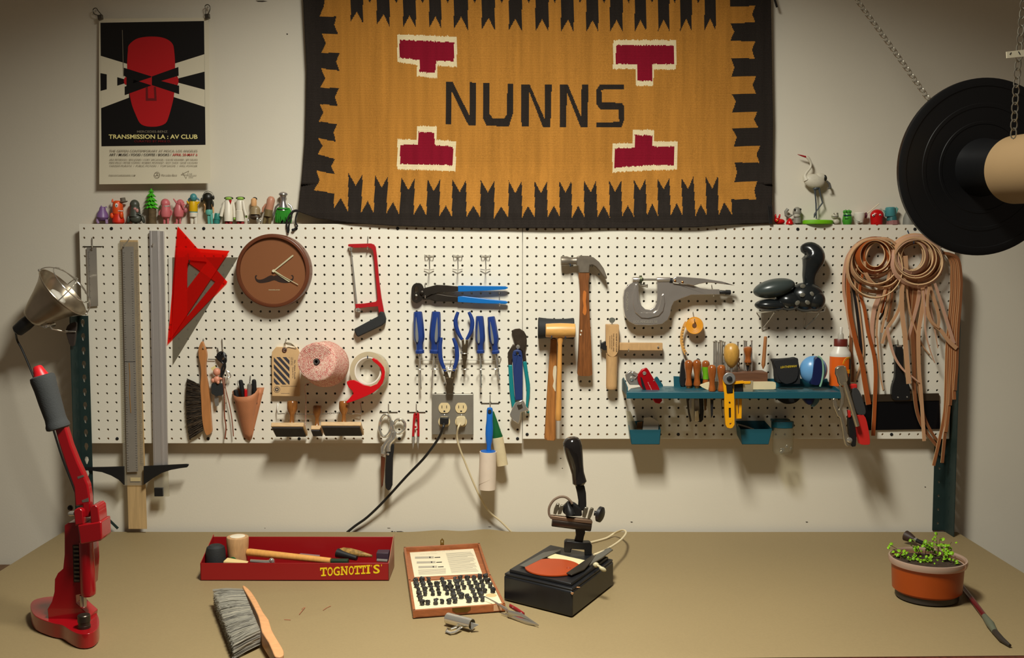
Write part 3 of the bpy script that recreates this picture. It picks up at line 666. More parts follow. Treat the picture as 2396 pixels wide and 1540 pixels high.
# --- hacksaw ---
hs = thing('hacksaw', 'small hacksaw with red frame and black rubber grip hanging from a hook', 'saw')
HR = mat('red_enamel', (176, 22, 30), 0.35)
outl = C5((1883, 186), (1900, 182), (2120, 176), (2150, 186), (2168, 212), (2180, 300), (2205, 560), (2228, 740), (2256, 890), (2206, 905), (2192, 830), (2080, 838), (1985, 850), (1962, 850), (1956, 806), (2050, 800), (2168, 782), (2186, 765), (2188, 735), (2172, 560), (2150, 300), (2140, 250), (2120, 226), (2090, 218), (1945, 222), (1925, 212), (1884, 208))
M(HR).plate(outl, b(20), 0.010).obj('frame', hs, 0.0012)
gp = C5((2206, 885), (2250, 885), (2274, 960), (2268, 1000), (2235, 1030), (1985, 1150), (1965, 1130), (1940, 1070), (1950, 1062), (2150, 955), (2190, 935), (2208, 910))
M(RUBBER).plate(gp, b(24), 0.020).obj('grip', hs, 0.004, seg=3)
M(RULER).plate(C5((1908, 235), (1920, 235), (1982, 818), (1966, 820)), b(16), 0.0012).obj('blade', hs)
M(CHROME).lathe(at(*C5((1911, 212))[0], b(16)), at(*C5((1914, 255))[0], b(16)), [(0, .003), (.3, .005), (1, .0028)], 10).obj('wing_nut', hs)
M(CHROME).lathe(at(*C5((1985, 845))[0], b(17)), at(*C5((1992, 892))[0], b(17)), [(0, .004), (.4, .0075), (.8, .007), (1, .002)], 12).obj('wing_nut', hs)
hook('holding up the hacksaw frame', 861, 553, 860, 583, 26)
# --- double ring hooks, empty ---
def ringhook(hx):
    s = M(WIRE)
    for sg in (-1, 1):
        s.tube([at(hx + sg * 10.5, 596, b(-4)), at(hx + sg * 10.5, 596, b(3)), at(hx + sg * 9, 602, b(12)), at(hx + sg * 3, 600, b(14)), at(hx + sg * 1, 597, b(8))], 0.0013, 6)
    s.tube([at(hx - 11, 597, b(5)), at(hx, 598, b(7)), at(hx + 11, 597, b(5))], 0.0013, 6)
    s.tube([at(hx, 598, b(8)), at(hx + 1, 626, b(7)), at(hx, 631, b(10)), at(hx, 634, b(30)), at(hx - 1, 640, b(38))], 0.0014, 6)
    s.tube([at(hx - 12, 630, b(6)), at(hx, 632, b(12)), at(hx + 11, 630, b(6))], 0.0013, 6)
    return s.obj('tool_hook')
for i, hx in enumerate((1004.5, 1071, 1136)):
    tag(ringhook(hx), ('leftmost', 'middle', 'rightmost')[i] + ' of the three empty looped wire hooks above the blue pincers', 'hook', 'empty looped wire hooks')
# --- end cutting pincers ---
K1 = crop(860, 560, 3.85)
BLUEB = mat('bright_blue_grip', (18, 110, 190), 0.3); IRON = mat('blackened_iron', (66, 60, 54), 0.42, 0.85, vary=0.15, vs=40)
nip = thing('end_cutting_pincers', 'pincers with long bright blue handles lying level on two hooks', 'pliers')
jaw = cr(K1((400, 430), (425, 400), (465, 395), (490, 410), (505, 445), (512, 480), (505, 520), (480, 555), (450, 572), (415, 565), (398, 530), (394, 480)), 3)
M(IRON).plate(jaw, b(22), 0.014, [K1(*circ(440, 455, 20, 32, 14)), K1(*circ(437, 520, 15, 26, 14))]).obj('jaw', nip, 0.002)
M(IRON).plate(K1((480, 450), (520, 437), (560, 427), (620, 411), (700, 414), (820, 425), (820, 468), (720, 475), (640, 480), (585, 492), (530, 520), (490, 520)), b(24), 0.010).obj('handle_shank', nip, 0.0015)
M(IRON).plate(K1((500, 520), (560, 498), (640, 492), (700, 503), (820, 518), (820, 565), (700, 562), (610, 560), (560, 545), (500, 545)), b(20), 0.010).obj('handle_shank', nip, 0.0015)
M(BLUEB).plate(K1((815, 420), (860, 418), (1240, 424), (1262, 432), (1266, 440), (1240, 452), (1100, 462), (815, 472)), b(25), 0.012).obj('grip', nip, 0.003, seg=3)
M(BLUEB).plate(K1((812, 517), (860, 512), (1100, 540), (1245, 556), (1264, 566), (1262, 576), (1240, 584), (1000, 578), (812, 567)), b(22), 0.012).obj('grip', nip, 0.003, seg=3)
c = at(*K1((490, 482))[0], b(24)); M(IRON).lathe(c, c - ax * 0.004, [(0, .0058), (.7, .0055), (1, .003)], 14).obj('pivot', nip)
hook('behind the jaws of the blue pincers', *K1((518, 395))[0], *K1((520, 530))[0], 28); hook('under the blue pincer handles', *K1((1187, 482))[0], *K1((1190, 600))[0], 28)
# --- wire tool rack with screwdrivers and pliers ---
rk = thing('wire_tool_rack', 'wire rack with rings holding the blue screwdrivers and pliers', 'rack')
s = M(WIRE); s.tube([at(978, 838, b(-3)), at(978, 840, b(6)), at(982, 843, b(12)), at(1169, 842, b(12)), at(1172, 838, b(6)), at(1172, 836, b(-3))], 0.0016, 6); s.obj('rail', rk)
def wring(cx, cy, rx, dep, drop=20):
    s = M(WIRE); s.tube([at(cx, cy, b(dep + 3)) + V(rx * mp(b(dep)) * cos(2 * pi * k / 18), rx * mp(b(dep)) * 0.9 * sin(2 * pi * k / 18), 0) for k in range(18)], 0.0013, 6, closed=True)
    s.tube([at(cx + rx * .2, cy - drop, b(12)), at(cx, cy - 3, b(13)), at(cx, cy, b(dep + 3 - rx))], 0.0012, 6); s.obj('ring', rk)
for cx, cy, rx in ((982, 864, 9), (1018, 864, 9), (1088, 864, 9), (1125, 864, 9), (1159, 864, 9), (1052, 863, 19), (1087, 827, 9)): wring(cx, cy, rx, 26)
def screwdriver(top, neck, tip, w, label, face=1, bend=None, hexcol=None):
    t = thing('screwdriver', label, 'screwdriver', 'blue handled screwdrivers'); Y = b(29)
    A = at(*top, Y); B = at(*neck, Y); Cc = at(*tip, b(29)); r = w / 2 * mp(Y)
    M(BLUE).lathe(A, B, [(0, r * .62), (.012, r * .74), (.06, r * .8), (.3, r * .93), (.55, r * 1.0), (.66, r * .97), (.74, r * .72), (.8, r * .62), (.9, r * .62), (.93, r * .82), (.955, r * .84), (.96, r * .72), (.975, r * .84), (.99, r * .82), (1, r * .6)], 8, 0.9).obj('handle', t, smooth=20)
    # grey soft inlay
    d = (B - A); n = V(0, -1, 0); x = d.normalized().cross(n).normalized()
    pr = [(.12, .02), (.3, .16), (.5, .26), (.62, .27), (.69, .2), (.72, .08)]; off = x * r * .28 * face
    s = M(mat('grey_grip_inlay', (120, 122, 122), 0.6)); L = [A + d * q + off + x * (r * k) for q, k in pr] + [A + d * q + off - x * (r * k) for q, k in reversed(pr)]
    s.prism([p + n * (r * .80 if True else 0) for p in L], n * (r * .1)); s.obj('grip_inlay', t, 0.0006)
    M(CHROME).lathe(B, Cc, [(0, .0026), (.9, .0024), (.93, .003 if face > 0 else .0022), (.985, .0022), (1, .0012)], 10).obj('shaft', t)
screwdriver(K1((453, 652))[0], K1((470, 1030))[0], K1((481, 1355))[0], 26.5, 'blue screwdriver with grey inlay, furthest left in the wire rack')
screwdriver(K1((618, 652))[0], K1((600, 1030))[0], K1((577, 1352))[0], 27, 'dark blue screwdriver with grey inlay, partly behind the slip-joint pliers', -1)
screwdriver(K1((1010, 692))[0], K1((1017, 1028))[0], K1((1020, 1352))[0], 23.5, 'plain blue screwdriver standing straight to the right of the open cutters', 1)
screwdriver(K1((1113, 697))[0], K1((1155, 1032))[0], K1((1188, 1272))[0], 23, 'blue screwdriver leaning, furthest right in the wire rack', 1)
def pliers(label, h1, h2, w, neck, nose, Y, jawlen=None):
    t = thing('pliers', label, 'pliers', 'blue handled pliers in the rack')
    for h in (h1, h2):
        P = [at(x, y, Y) for x, y in cr(h, 4, False)]; N = len(P)
        M(BLUE).tube(P, [w / 2 * mp(Y) * (0.75 + 0.35 * sin(pi * min(1, i / (N * .9)))) for i in range(N)], 10, flat=(0.85, 1)).obj('handle_grip', t)
    M(mat('worn_steel', (104, 90, 70), 0.45, 0.9, vary=0.15, vs=50)).plate(neck, Y - 0.004, 0.010).obj('jaws', t, 0.0012)
    c = at((neck[0][0] + neck[-1][0]) / 2, nose, Y - 0.004); M(STEEL).lathe(c, c - V(0, .002, 0), [(0, .0035), (1, .002)], 12).obj('pivot', t)
    return t
pliers('blue handled diagonal cutters with widely bowed handles, top middle of the rack', K1((815, 655), (792, 740), (812, 830), (852, 905)), K1((912, 655), (942, 730), (935, 820), (892, 905)), 9.5,
       K1((845, 905), (868, 905), (872, 945), (880, 945), (884, 905), (908, 905), (903, 960), (895, 1020), (898, 1060), (885, 1110), (878, 1182), (868, 1180), (858, 1100), (848, 1050), (852, 1010), (850, 960)), 825, b(30))
pliers('blue handled slip-joint pliers hanging low, nose just above the outlet plate', K1((665, 885), (652, 980), (662, 1090), (700, 1190)), K1((772, 890), (800, 970), (805, 1080), (775, 1185)), 9.5,
       K1((685, 1192), (715, 1190), (735, 1250), (745, 1250), (755, 1188), (788, 1188), (782, 1250), (768, 1300), (776, 1340), (768, 1392), (712, 1392), (705, 1340), (712, 1300), (698, 1250)), 897, b(34))
# --- power outlet ---
K2 = crop(860, 880, 3.85)
PLATE = mat('outlet_steel', (158, 152, 140), 0.4, 0.6, vary=0.08, vs=20); IVORY = mat('ivory_outlet', (226, 204, 156), 0.35)
ob = thing('power_outlet', 'steel double power outlet plate with four ivory sockets at the pegboard bottom', 'outlet')
yo = b(16)
M(PLATE).plate(K2((580, 163), (953, 163), (953, 530), (580, 530)), yo, 0.016).obj('plate', ob, 0.002, seg=3)
def socket(cx, cy):
    s = M(IVORY); r = 53
    pts = [(x, max(cy - 45, min(cy + 45, y))) for x, y in circ(cx, cy, r, 53, 32)]
    s.plate(K2(*pts), yo - 0.0025, 0.004)
    s.m(INK)
    for dx in (-22, 20): s.plate(K2((cx + dx - 3, cy - 22), (cx + dx + 3, cy - 22), (cx + dx + 3, cy + 4), (cx + dx - 3, cy + 4)), yo - 0.0028, 0.0004)
    s.plate(K2(*circ(cx, cy + 30, 9, 8, 12)), yo - 0.0028, 0.0004); s.obj('socket', ob, 0.0008)
for cx, cy in ((692, 288), (843, 288), (690, 413), (842, 413)): socket(cx, cy)
for cx in (693, 845):
    c = at(*K2((cx, 355))[0], yo); M(CHROME).lathe(c + ax * .001, c - ax * .0022, [(0, .003), (.7, .0028), (1, .0012)], 12).obj('screw', ob)
def cable(name, label, mt, plug, pts, r, px0, px1):
    t = thing(name, label, 'cord')
    M(mt).plate(K2(*plug), yo - 0.020, 0.0172).obj('plug', t, 0.002)
    M(mt).tube(pts, r, 10).obj('cable', t); return t
CW = mat('ivory_cord', (216, 200, 162), 0.45)
P = [at(*K2((688, 425))[0], yo - .012), at(*K2((688, 440))[0], yo - .03), at(*K2((678, 470))[0], yo - .036)] + [at(*K2(q)[0], Y) for q, Y in (((650, 540), -0.075), ((600, 620), -0.07), ((500, 750), -0.06), ((350, 905), -0.045), ((150, 1125), -0.03), ((0, 1270), -0.02))] + [at(832, 1230, -0.016), at(812, 1246, -0.016)]
cable('black_power_cord', 'black power cord running from the outlet down to the left behind the bench', BLACK, [(650, 378), (730, 378), (728, 432), (706, 440), (675, 440), (652, 432)], cr(P, 4, False), 0.0036, 0, 0)
P = [at(*K2((835, 425))[0], yo - .012), at(*K2((828, 440))[0], yo - .03), at(*K2((815, 470))[0], yo - .036)] + [at(*K2(q)[0], Y) for q, Y in (((806, 540), -0.075), ((820, 620), -0.07), ((862, 735), -0.06), ((945, 940), -0.05), ((1015, 1090), -0.04), ((1095, 1220), -0.03), ((1200, 1310), -0.022), ((1290, 1400), -0.016))] + [at(1200, 1249, -0.014)]
cable('ivory_power_cord', 'ivory power cord running from the outlet down to the right behind the bench', CW, [(800, 375), (820, 368), (870, 368), (882, 380), (880, 430), (862, 448), (812, 448), (800, 436)], cr(P, 4, False), 0.0026, 0, 0)
# --- tailor's scissors ---
sc = thing('tailor_scissors', 'large chrome tailor scissors with black lower blade hanging from a crossbar hook', 'scissors')
yc = b(20)
def loop(cx, cy, rx, ry, rot, w, Y): return [at(*K2((cx + rx * cos(a) * cos(rot) - ry * sin(a) * sin(rot), cy + rx * cos(a) * sin(rot) + ry * sin(a) * cos(rot)))[0], Y) for a in [2 * pi * k / 28 for k in range(28)]]
M(CHROME).tube(loop(160, 445, 52, 100, radians(6), 0, yc), 0.0042, 10, closed=True, flat=(1.4, 1)).obj('finger_loop', sc)
M(CHROME).tube(loop(285, 452, 52, 64, radians(10), 0, yc), 0.0042, 10, closed=True, flat=(1.4, 1)).obj('finger_loop', sc)
M(CHROME).tube([at(*K2(q)[0], yc) for q in cr([(215, 400), (225, 470), (215, 540), (180, 590), (150, 640), (140, 700)], 4, False)], [0.006] * 10 + [.0065] * 11, 10, flat=(.8, 1)).obj('shank', sc)
M(CHROME).tube([at(*K2(q)[0], yc - .006) for q in cr([(240, 505), (240, 560), (205, 600), (190, 640), (190, 680)], 4, False)], 0.0058, 10, flat=(.8, 1)).obj('shank', sc)
M(CHROME).plate(K2((118, 640), (135, 622), (162, 650), (160, 735), (120, 720)), yc - .002, .004).obj('blade', sc, .0006)
M(mat('reflective_blade', (150, 110, 100), 0.15, 1.0)).plate(K2((120, 720), (158, 735), (148, 900), (138, 985), (124, 1010), (120, 880)), yc + .004, .003).obj('blade', sc, .0005)
M(BLACK).plate(K2((172, 640), (205, 612), (240, 612), (238, 660), (228, 740), (224, 985), (205, 1025), (185, 1033), (163, 1010), (157, 960), (158, 850), (166, 740)), yc - .006, .006).obj('lower_blade', sc, .0012)
for q in ((135, 697), (184, 702)):
    c = at(*K2(q)[0], yc - .006); M(CHROME).lathe(c, c - ax * .003, [(0, .004), (.7, .0038), (1, .001)], 12).obj('screw', sc)
dhook('carrying the tailor scissors', *K2((190, 246))[0], 24)
# --- thread snips ---
sn = thing('thread_snips', 'small red thread snips with pointed steel blades, left of the outlet plate', 'snips')
s = M(HR); s.plate(K2((412, 345), (425, 332), (455, 332), (466, 345), (468, 545), (448, 545), (446, 480), (452, 470), (448, 400), (440, 372), (428, 400), (424, 450), (440, 455), (440, 470), (424, 470), (422, 545), (400, 545)), b(14), .006).obj('spring_handle', sn, .001)
M(RULER).plate(K2((400, 545), (428, 545), (430, 570), (408, 662)), b(12), .002).obj('blade', sn); M(RULER).plate(K2((440, 570), (444, 545), (468, 545), (462, 600), (456, 662)), b(12), .002).obj('blade', sn)
dhook('carrying the red thread snips', *K2((440, 246))[0], 22)
# --- lint rollers ---
lr = thing('lint_roller', 'lint roller with bright blue handle and white paper roll, below the pegboard edge', 'lint roller')
LB = mat('lint_blue', (22, 104, 196), 0.4); PR_ = mat('lint_paper', (226, 208, 188), 0.75, vary=.04, vs=30)
A = at(*K2((1102, 283))[0], b(34)); B_ = at(*K2((1092, 680))[0], b(34)); q = K2((0, 0))[0]
M(LB).lathe(A, B_, [(0, .004), (.01, .007), (.06, .0085), (.3, .0088), (.45, .0105), (.6, .0108), (.75, .009), (.86, .0062), (1, .0062)], 18, .75).obj('handle', lr)
c0 = at(*K2((1086, 674))[0], b(34)); c1 = at(*K2((1079, 1018))[0], b(34))
M(LB).lathe(c0, c0 + (c1 - c0) * .03, [(0, .021), (1, .021)], 24).obj('end_cap', lr)
M(PR_).lathe(c0 + (c1 - c0) * .02, c1, [(0, .0205), (0, .0237), (.5, .0238), (1, .0237), (1, .0215), (.97, .021)], 32).obj('paper_roll', lr)
s = M(mat('paper_seam', (196, 178, 156), .8)); s.tube([c1 + V(.0238 * cos(radians(t)), -.0238 * sin(radians(t)), .01 + .035 * (1 - t / 180)) for t in range(0, 181, 15)], .0004, 4).obj('paper_seam', lr)
M(BLACK).lathe(at(*K2((1100, 318))[0], b(41)), at(*K2((1100, 318))[0], b(43)), [(0, .005), (1, .005)], 14).obj('hanging_hole', lr)
lr2 = thing('lint_roller', 'second lint roller with dark green handle leaning behind the blue one', 'lint roller')
A = at(*K2((1125, 320))[0], b(12)); B_ = at(*K2((1172, 560))[0], b(12)); Cc = at(*K2((1216, 805))[0], b(12))
M(mat('lint_green', (20, 92, 48), .4)).lathe(A, B_, [(0, .004), (.4, .009), (.8, .013), (.95, .0155), (1, .014)], 18, .6).obj('handle', lr2)
M(mat('old_lint_paper', (214, 196, 156), .75, vary=.06, vs=40)).lathe(A + (B_ - A) * .97, Cc, [(0, .012), (0.01, .0158), (1, .0155), (1, .012)], 24, .68).obj('paper_roll', lr2)
dhook('carrying the two lint rollers', *K2((1104, 165))[0], 40)
# --- channel lock pliers with a spanner hung on them ---
TEAL = mat('teal_grip', (16, 128, 132), .4); cl = thing('slip_joint_pliers', 'long pliers with teal grips hanging from a hook, jaws up', 'pliers')
OS = mat('oily_steel', (96, 84, 72), .42, .9, vary=.15, vs=60)
s = M(OS); s.plate(K1((1295, 825), (1330, 808), (1370, 805), (1410, 830), (1432, 870), (1434, 940), (1420, 1000), (1432, 1095), (1400, 1100), (1395, 1010), (1340, 960), (1318, 900)), b(16), .010).obj('jaw', cl, .002)
M(OS).plate(K1((1310, 945), (1345, 960), (1350, 1000), (1330, 1060), (1302, 1085), (1302, 1135), (1268, 1135), (1262, 1025)), b(10), .008).obj('jaw', cl, .0015)
c = at(*K1((1355, 970))[0], b(16)); M(CHROME).lathe(c, c - ax * .004, [(0, .006), (.7, .0055), (1, .002)], 14).obj('pivot', cl)
M(TEAL).plate(K1((1268, 1132), (1304, 1132), (1310, 1250), (1322, 1400), (1345, 1530), (1335, 1560), (1320, 1560), (1298, 1500), (1278, 1360)), b(12), .011).obj('grip', cl, .003, seg=3)
M(TEAL).plate(K1((1398, 1096), (1432, 1096), (1446, 1200), (1464, 1310), (1462, 1400), (1442, 1530), (1462, 1560), (1450, 1575), (1430, 1560), (1426, 1500), (1432, 1370), (1420, 1240)), b(14), .011).obj('grip', cl, .003, seg=3)
hook('carrying the teal pliers and the adjustable spanner', *K1((1430, 905))[0], *K1((1345, 1035))[0], 34, mt=DSTEEL)
aw = thing('adjustable_spanner', 'adjustable spanner with dark blue handle hung in front of the teal pliers, jaw down', 'spanner')
M(mat('navy_grip', (30, 52, 108), .45)).plate(K1((1304, 1040), (1315, 1005), (1350, 992), (1385, 1005), (1395, 1040), (1398, 1200), (1396, 1450), (1330, 1455), (1312, 1200)), b(30), .011, [K1(*circ(1350, 1033, 12, 14, 14))]).obj('handle', aw, .0025, seg=3)
M(CHROME).plate(K2((1330, 240), (1392, 215), (1412, 232), (1432, 280), (1452, 305), (1445, 325), (1432, 315), (1385, 330), (1380, 350), (1375, 395), (1360, 435), (1310, 400), (1285, 365), (1282, 345), (1300, 300)), b(31), .010).obj('head', aw, .002)
M(DSTEEL).plate(K2((1345, 262), (1388, 248), (1400, 285), (1360, 305)), b(33), .004).obj('worm_screw', aw, .001)
# --- bench brush ---
K5 = crop(420, 780, 5.7)
br = thing('bench_brush', 'long wooden handled brush with dark horsehair bristles hanging from a hook', 'brush')
BRW = wood('brush_wood', (196, 132, 78), .82, (10, 10, 1), .4)
M(BRW).plate(cr(K5((297, 108), (325, 165), (350, 230), (360, 300), (352, 380), (347, 470), (352, 560), (370, 650), (385, 750), (400, 900), (412, 1080), (423, 1230), (425, 1320), (375, 1360), (345, 1340), (315, 1240), (298, 1100), (288, 900), (276, 700), (288, 560), (280, 440), (258, 330), (252, 270), (255, 190)), 3), b(18), .012).obj('handle', br, .003, seg=3)
def bristles(edgeA, edgeB, n, Y, th, mats, r=.0006, name='bristles', parent=None, wig=.0015):
    s = M(mats[0]); rnd = random.Random(5)
    def lerp(E, t):
        k = t * (len(E) - 1); i = min(int(k), len(E) - 2); f = k - i; return (E[i][0] + (E[i + 1][0] - E[i][0]) * f, E[i][1] + (E[i + 1][1] - E[i][1]) * f)
    for i in range(n):
        t = rnd.random(); a = lerp(edgeA, t); c = lerp(edgeB, min(1, max(0, t + rnd.gauss(0, .012)))); l = rnd.uniform(.93, 1.0); d = rnd.uniform(-th, 0)
        A = at(*a, Y - d * 1); B = at(a[0] + (c[0] - a[0]) * l, a[1] + (c[1] - a[1]) * l, Y - d + rnd.uniform(-.002, .002))
        m_ = (A + B) / 2 + V(0, rnd.gauss(0, wig), rnd.gauss(0, wig)); s.m(mats[rnd.randrange(len(mats))]); s.tube([A, m_, B], [r, r, r * .5], 3)
    return s.obj(name, parent, smooth=0)
HB = [mat('dark_horsehair', (58, 46, 34), .8), mat('brown_horsehair', (88, 70, 50), .8), mat('black_horsehair', (36, 30, 24), .8)]
hb = bristles(K5((285, 700), (284, 900), (300, 1120), (310, 1300)), K5((95, 600), (75, 900), (90, 1200), (128, 1415)), 1100, b(17), .014, HB, .0007, 'bristles', br); 
M(HB[2]).plate(K5((280, 745), (150, 680), (90, 700), (85, 900), (110, 1180), (150, 1390), (300, 1290), (305, 1200)), b(13), .008).obj('bristle_core', br)
dhook('carrying the horsehair bench brush', *K5((320, 72))[0], 24)
# --- key cluster ---
ky = thing('key_cluster', 'bunch of keys, cords and tiny pink toy figure hanging from a hook', 'keys')
s = M(BLACK)
for k in range(5): s.tube([at(*K5((cx_, cy_))[0], b(12 + 2 * k)) for cx_, cy_ in circ(560 + 8 * k, 310 + 12 * k, 60 - 7 * k, 62 - 4 * k, 16, k)], .0022, 6, closed=True)
s.tube([at(*K5(q)[0], b(18)) for q in cr([(620, 290), (600, 400), (565, 480), (560, 600)], 4, False)], .0032, 7)
s.tube([at(*K5(q)[0], b(16)) for q in cr([(590, 350), (610, 450), (570, 560)], 4, False)], .003, 7); s.obj('black_cord', ky)
M(CHROME).tube([at(*K5(q)[0], b(22)) for q in cr([(612, 490), (660, 520), (685, 570), (665, 590), (640, 560), (625, 515)], 4)], .0016, 6, closed=True).obj('split_ring', ky)
M(CHROME).tube([at(*K5(q)[0], b(14)) for q in cr([(640, 590), (630, 640), (600, 690)], 3, False)], .0012, 6).obj('wire_ring', ky)
SK = mat('pink_vinyl', (222, 150, 122), .45)
s = M(SK); s.ell(at(*K5((497, 515))[0], b(24)), (.0102, .0095, .0112)); s.ell(at(*K5((497, 615))[0], b(24)), (.0092, .007, .0095))
s.ell(at(*K5((548, 605))[0], b(25)), (.0045, .003, .0035)).ell(at(*K5((445, 630))[0], b(26)), (.005, .004, .006)).ell(at(*K5((515, 655))[0], b(26)), (.0045, .004, .005)); s.obj('toy_figure', ky)
M(RUBBER).plate(cr(K5((425, 680), (470, 665), (550, 670), (580, 700), (575, 820), (530, 832), (490, 845), (455, 820), (425, 800)), 2), b(24), .010).obj('key_fob', ky, .002)
M(STEEL).plate(K5((468, 840), (520, 850), (522, 960), (500, 975), (478, 970), (465, 900)), b(18), .002).obj('key', ky); M(mat('yellow_paper', (232, 216, 150), .7)).plate(K5((415, 465), (475, 430), (490, 470), (445, 505)), b(20), .0008).obj('paper_tab', ky)
LT = mat('leather_cord', (136, 74, 48), .6, vary=.1, vs=40)
M(LT).tube([at(*K5(q)[0], b(20)) for q in cr([(570, 600), (590, 720), (600, 900), (600, 1100), (620, 1250), (606, 1410)], 4, False)], .0019, 6).obj('leather_cord', ky)
M(LT).tube([at(*K5(q)[0], b(16)) for q in cr([(595, 590), (610, 720), (665, 950), (700, 1150), (720, 1375)], 4, False)], .0014, 6).obj('leather_cord', ky)
s = M(mat('clear_tag', (200, 180, 160), .4)); s.plate(K5((594, 745), (612, 742), (640, 925), (618, 928)), b(21), .001); a = at(*K5((624, 925))[0], b(21.6)); c_ = at(*K5((598, 752))[0], b(21.6)); s.m(CREAM).text('BLESSED', a, c_ - a, (-1, 0, -.1), (c_ - a).length, .0028, .02, -.0006); s.obj('name_tag', ky)
hook('carrying the bunch of keys', *K5((568, 72))[0], *K5((578, 245))[0], 30); 
s = M(DSTEEL); s.tube(line3(K5((505, 192), (520, 250)), b(6)), .0013, 6).tube(line3(K5((380, 346), (475, 348)), b(6)), .0013, 6); s.obj('steel_pin', ky)
# --- leather cone pouch with pens ---
PL = mat('tan_leather', (190, 124, 84), .6, vary=.08, vs=20, bump=.2, bs=300)
pc = thing('leather_pouch', 'tan leather cone pouch hanging on a hook, filled with pens', 'pouch')
yb_ = b(3)
s = M(PL); A_ = K5((705, 790), (720, 830), (760, 850), (820, 852), (900, 848), (960, 830), (1010, 800), (1050, 745), (1075, 725), (1130, 725)); Bt = K5((850, 1360), (865, 1390), (885, 1408), (905, 1420), (920, 1428), (930, 1430), (940, 1428), (948, 1420), (955, 1412), (962, 1400))
rows = []
for j in range(9):
    v = j / 8; row = []
    for i, (p, q) in enumerate(zip(A_, Bt)):
        u = i / (len(A_) - 1); x = p[0] + (q[0] - p[0]) * v; y = p[1] + (q[1] - p[1]) * v
        row.append(s.bm.verts.new(at(x, y, b(4 + (34 * (1 - v) ** .8 + 4) * max(0, sin(pi * min(1, u * 1.12))) ** .8))))
    rows.append(row)
for j in range(8):
    for i in range(len(A_) - 1): s.f([rows[j][i], rows[j][i + 1], rows[j + 1][i + 1], rows[j + 1][i]])
o = s.obj('front_wrap', pc, smooth=80); md = o.modifiers.new('t', 'SOLIDIFY'); md.thickness = .002
M(PL).plate(K5((705, 770), (760, 745), (1060, 725), (1130, 725), (965, 1400), (935, 1430), (850, 1365)), b(3), .0018).obj('back_flap', pc)
hook('carrying the leather pen pouch', *K5((947, 562))[0], *K5((940, 680))[0], 12)
def pen(label, a, c, r, mt, Y, cap=None):
    t = thing('pen', label, 'pen', 'pens in the leather pouch'); A = at(*a, Y); B = at(*c, Y + .006)
    M(mt).lathe(A, B, [(0, r * .5), (.03, r * .85), (.1, r), (1, r)], 14).obj('barrel', t)
    if cap: M(cap).tube([A + V(-r * .9, -r, -.001), A + V(-r * 1.1, -r * 1.2, -.012), A + (B - A) * .35 + V(-r, -r, 0)], .0009, 5).obj('clip', t)
pen('black capped pen leaning left in the leather pouch', K5((812, 622))[0], K5((862, 900))[0], .0062, BLACK, b(22), CHROME)
pen('stubby black marker lowest in the leather pouch', K5((745, 752))[0], K5((790, 960))[0], .0068, BLACK, b(20))
pen('short red pen in the middle of the leather pouch', K5((882, 742))[0], K5((886, 960))[0], .0040, RED, b(26))
pen('silver knife barrel beside the black pen in the pouch', K5((935, 668))[0], K5((925, 960))[0], .0066, STEEL, b(20), CREAM)
pen('black pen furthest right in the leather pouch', K5((992, 615))[0], K5((1008, 940))[0], .0064, BLACK, b(14))
# --- card tags ---
K6 = crop(620, 780, 7.4875)
tg = thing('card_tag_bundle', 'bundle of manila card tags with black diagonal stripes tied with string', 'tags')
MAN = mat('manila_card', (216, 178, 128), .7, vary=.04, vs=40)
for k, dy in enumerate((0, 1)): 
    M(MAN).plate(K6((120 + 8 * dy, 330), (195, 240), (560, 250), (598, 340), (600 , 1105 - 5 * dy), (125 + 6 * dy, 1100)), b(18 - 10 * dy), .009, [K6(*circ(345, 290, 18, 20, 12))]).obj('card_stack', tg, .0006)
s = M(mat('stamp_ink', (58, 56, 64), .85)); Yt = b(18.4)
for k in range(-3, 4):
    y0 = 420 + k * 120
    poly_ = [(155, y0), (430, y0 + 300), (430, y0 + 370), (155, y0 + 70)]
    # clip to the printed frame
    out = []
    def clip(P, axis, lim, keep):
        r = []
        for i in range(len(P)):
            a, c = P[i], P[(i + 1) % len(P)]; ia = keep(a[axis]); ic = keep(c[axis])
            if ia: r.append(a)
            if ia != ic: t = (lim - a[axis]) / (c[axis] - a[axis]); r.append((a[0] + (c[0] - a[0]) * t, a[1] + (c[1] - a[1]) * t))
        return r
    Pp = clip(poly_, 1, 418, lambda v: v >= 418); Pp = clip(Pp, 1, 898, lambda v: v <= 898) if len(Pp) > 2 else Pp
    if len(Pp) > 2: s.plate(K6(*Pp), Yt, .0003)
s.prism([at(*K6(q)[0], Yt) for q in circ(208, 985, 55, 55, 28)], (0, .0002, 0), [[at(*K6(q)[0], Yt) for q in circ(208, 985, 49, 49, 28)]])
s.prism([at(*K6(q)[0], Yt) for q in circ(208, 985, 34, 34, 24)], (0, .0002, 0), [[at(*K6(q)[0], Yt) for q in circ(208, 985, 16, 16, 20)]])
def vt(body, x, y0, y1, h): a = at(*K6((x, y0))[0], Yt); c_ = at(*K6((x, y1))[0], Yt); s.text(body, a, c_ - a, (1, 0, 0), (c_ - a).length, h / 7.4875 * mp(Yt), 0, .0003)
vt('FOR USE AND', 455, 420, 560, 14); vt('THE UNION', 480, 420, 560, 12); vt('No. Union Goods', 512, 470, 800, 26); vt('Goods & Co.', 482, 590, 790, 18)
for yy, x1 in ((925, 560), (1052, 430)): s.plate(K6((280, yy), (x1, yy), (x1, yy + 4), (280, yy + 4)), Yt, .0002)
s.obj('printed_stripes', tg)
M(mat('eyelet_brown', (92, 56, 44), .6)).tube([at(*K6(q)[0], b(19)) for q in circ(342, 292, 30, 34, 18)], .0022, 6, closed=True).obj('eyelet', tg)
s = M(mat('clear_fishing_string', (206, 196, 172), .3))
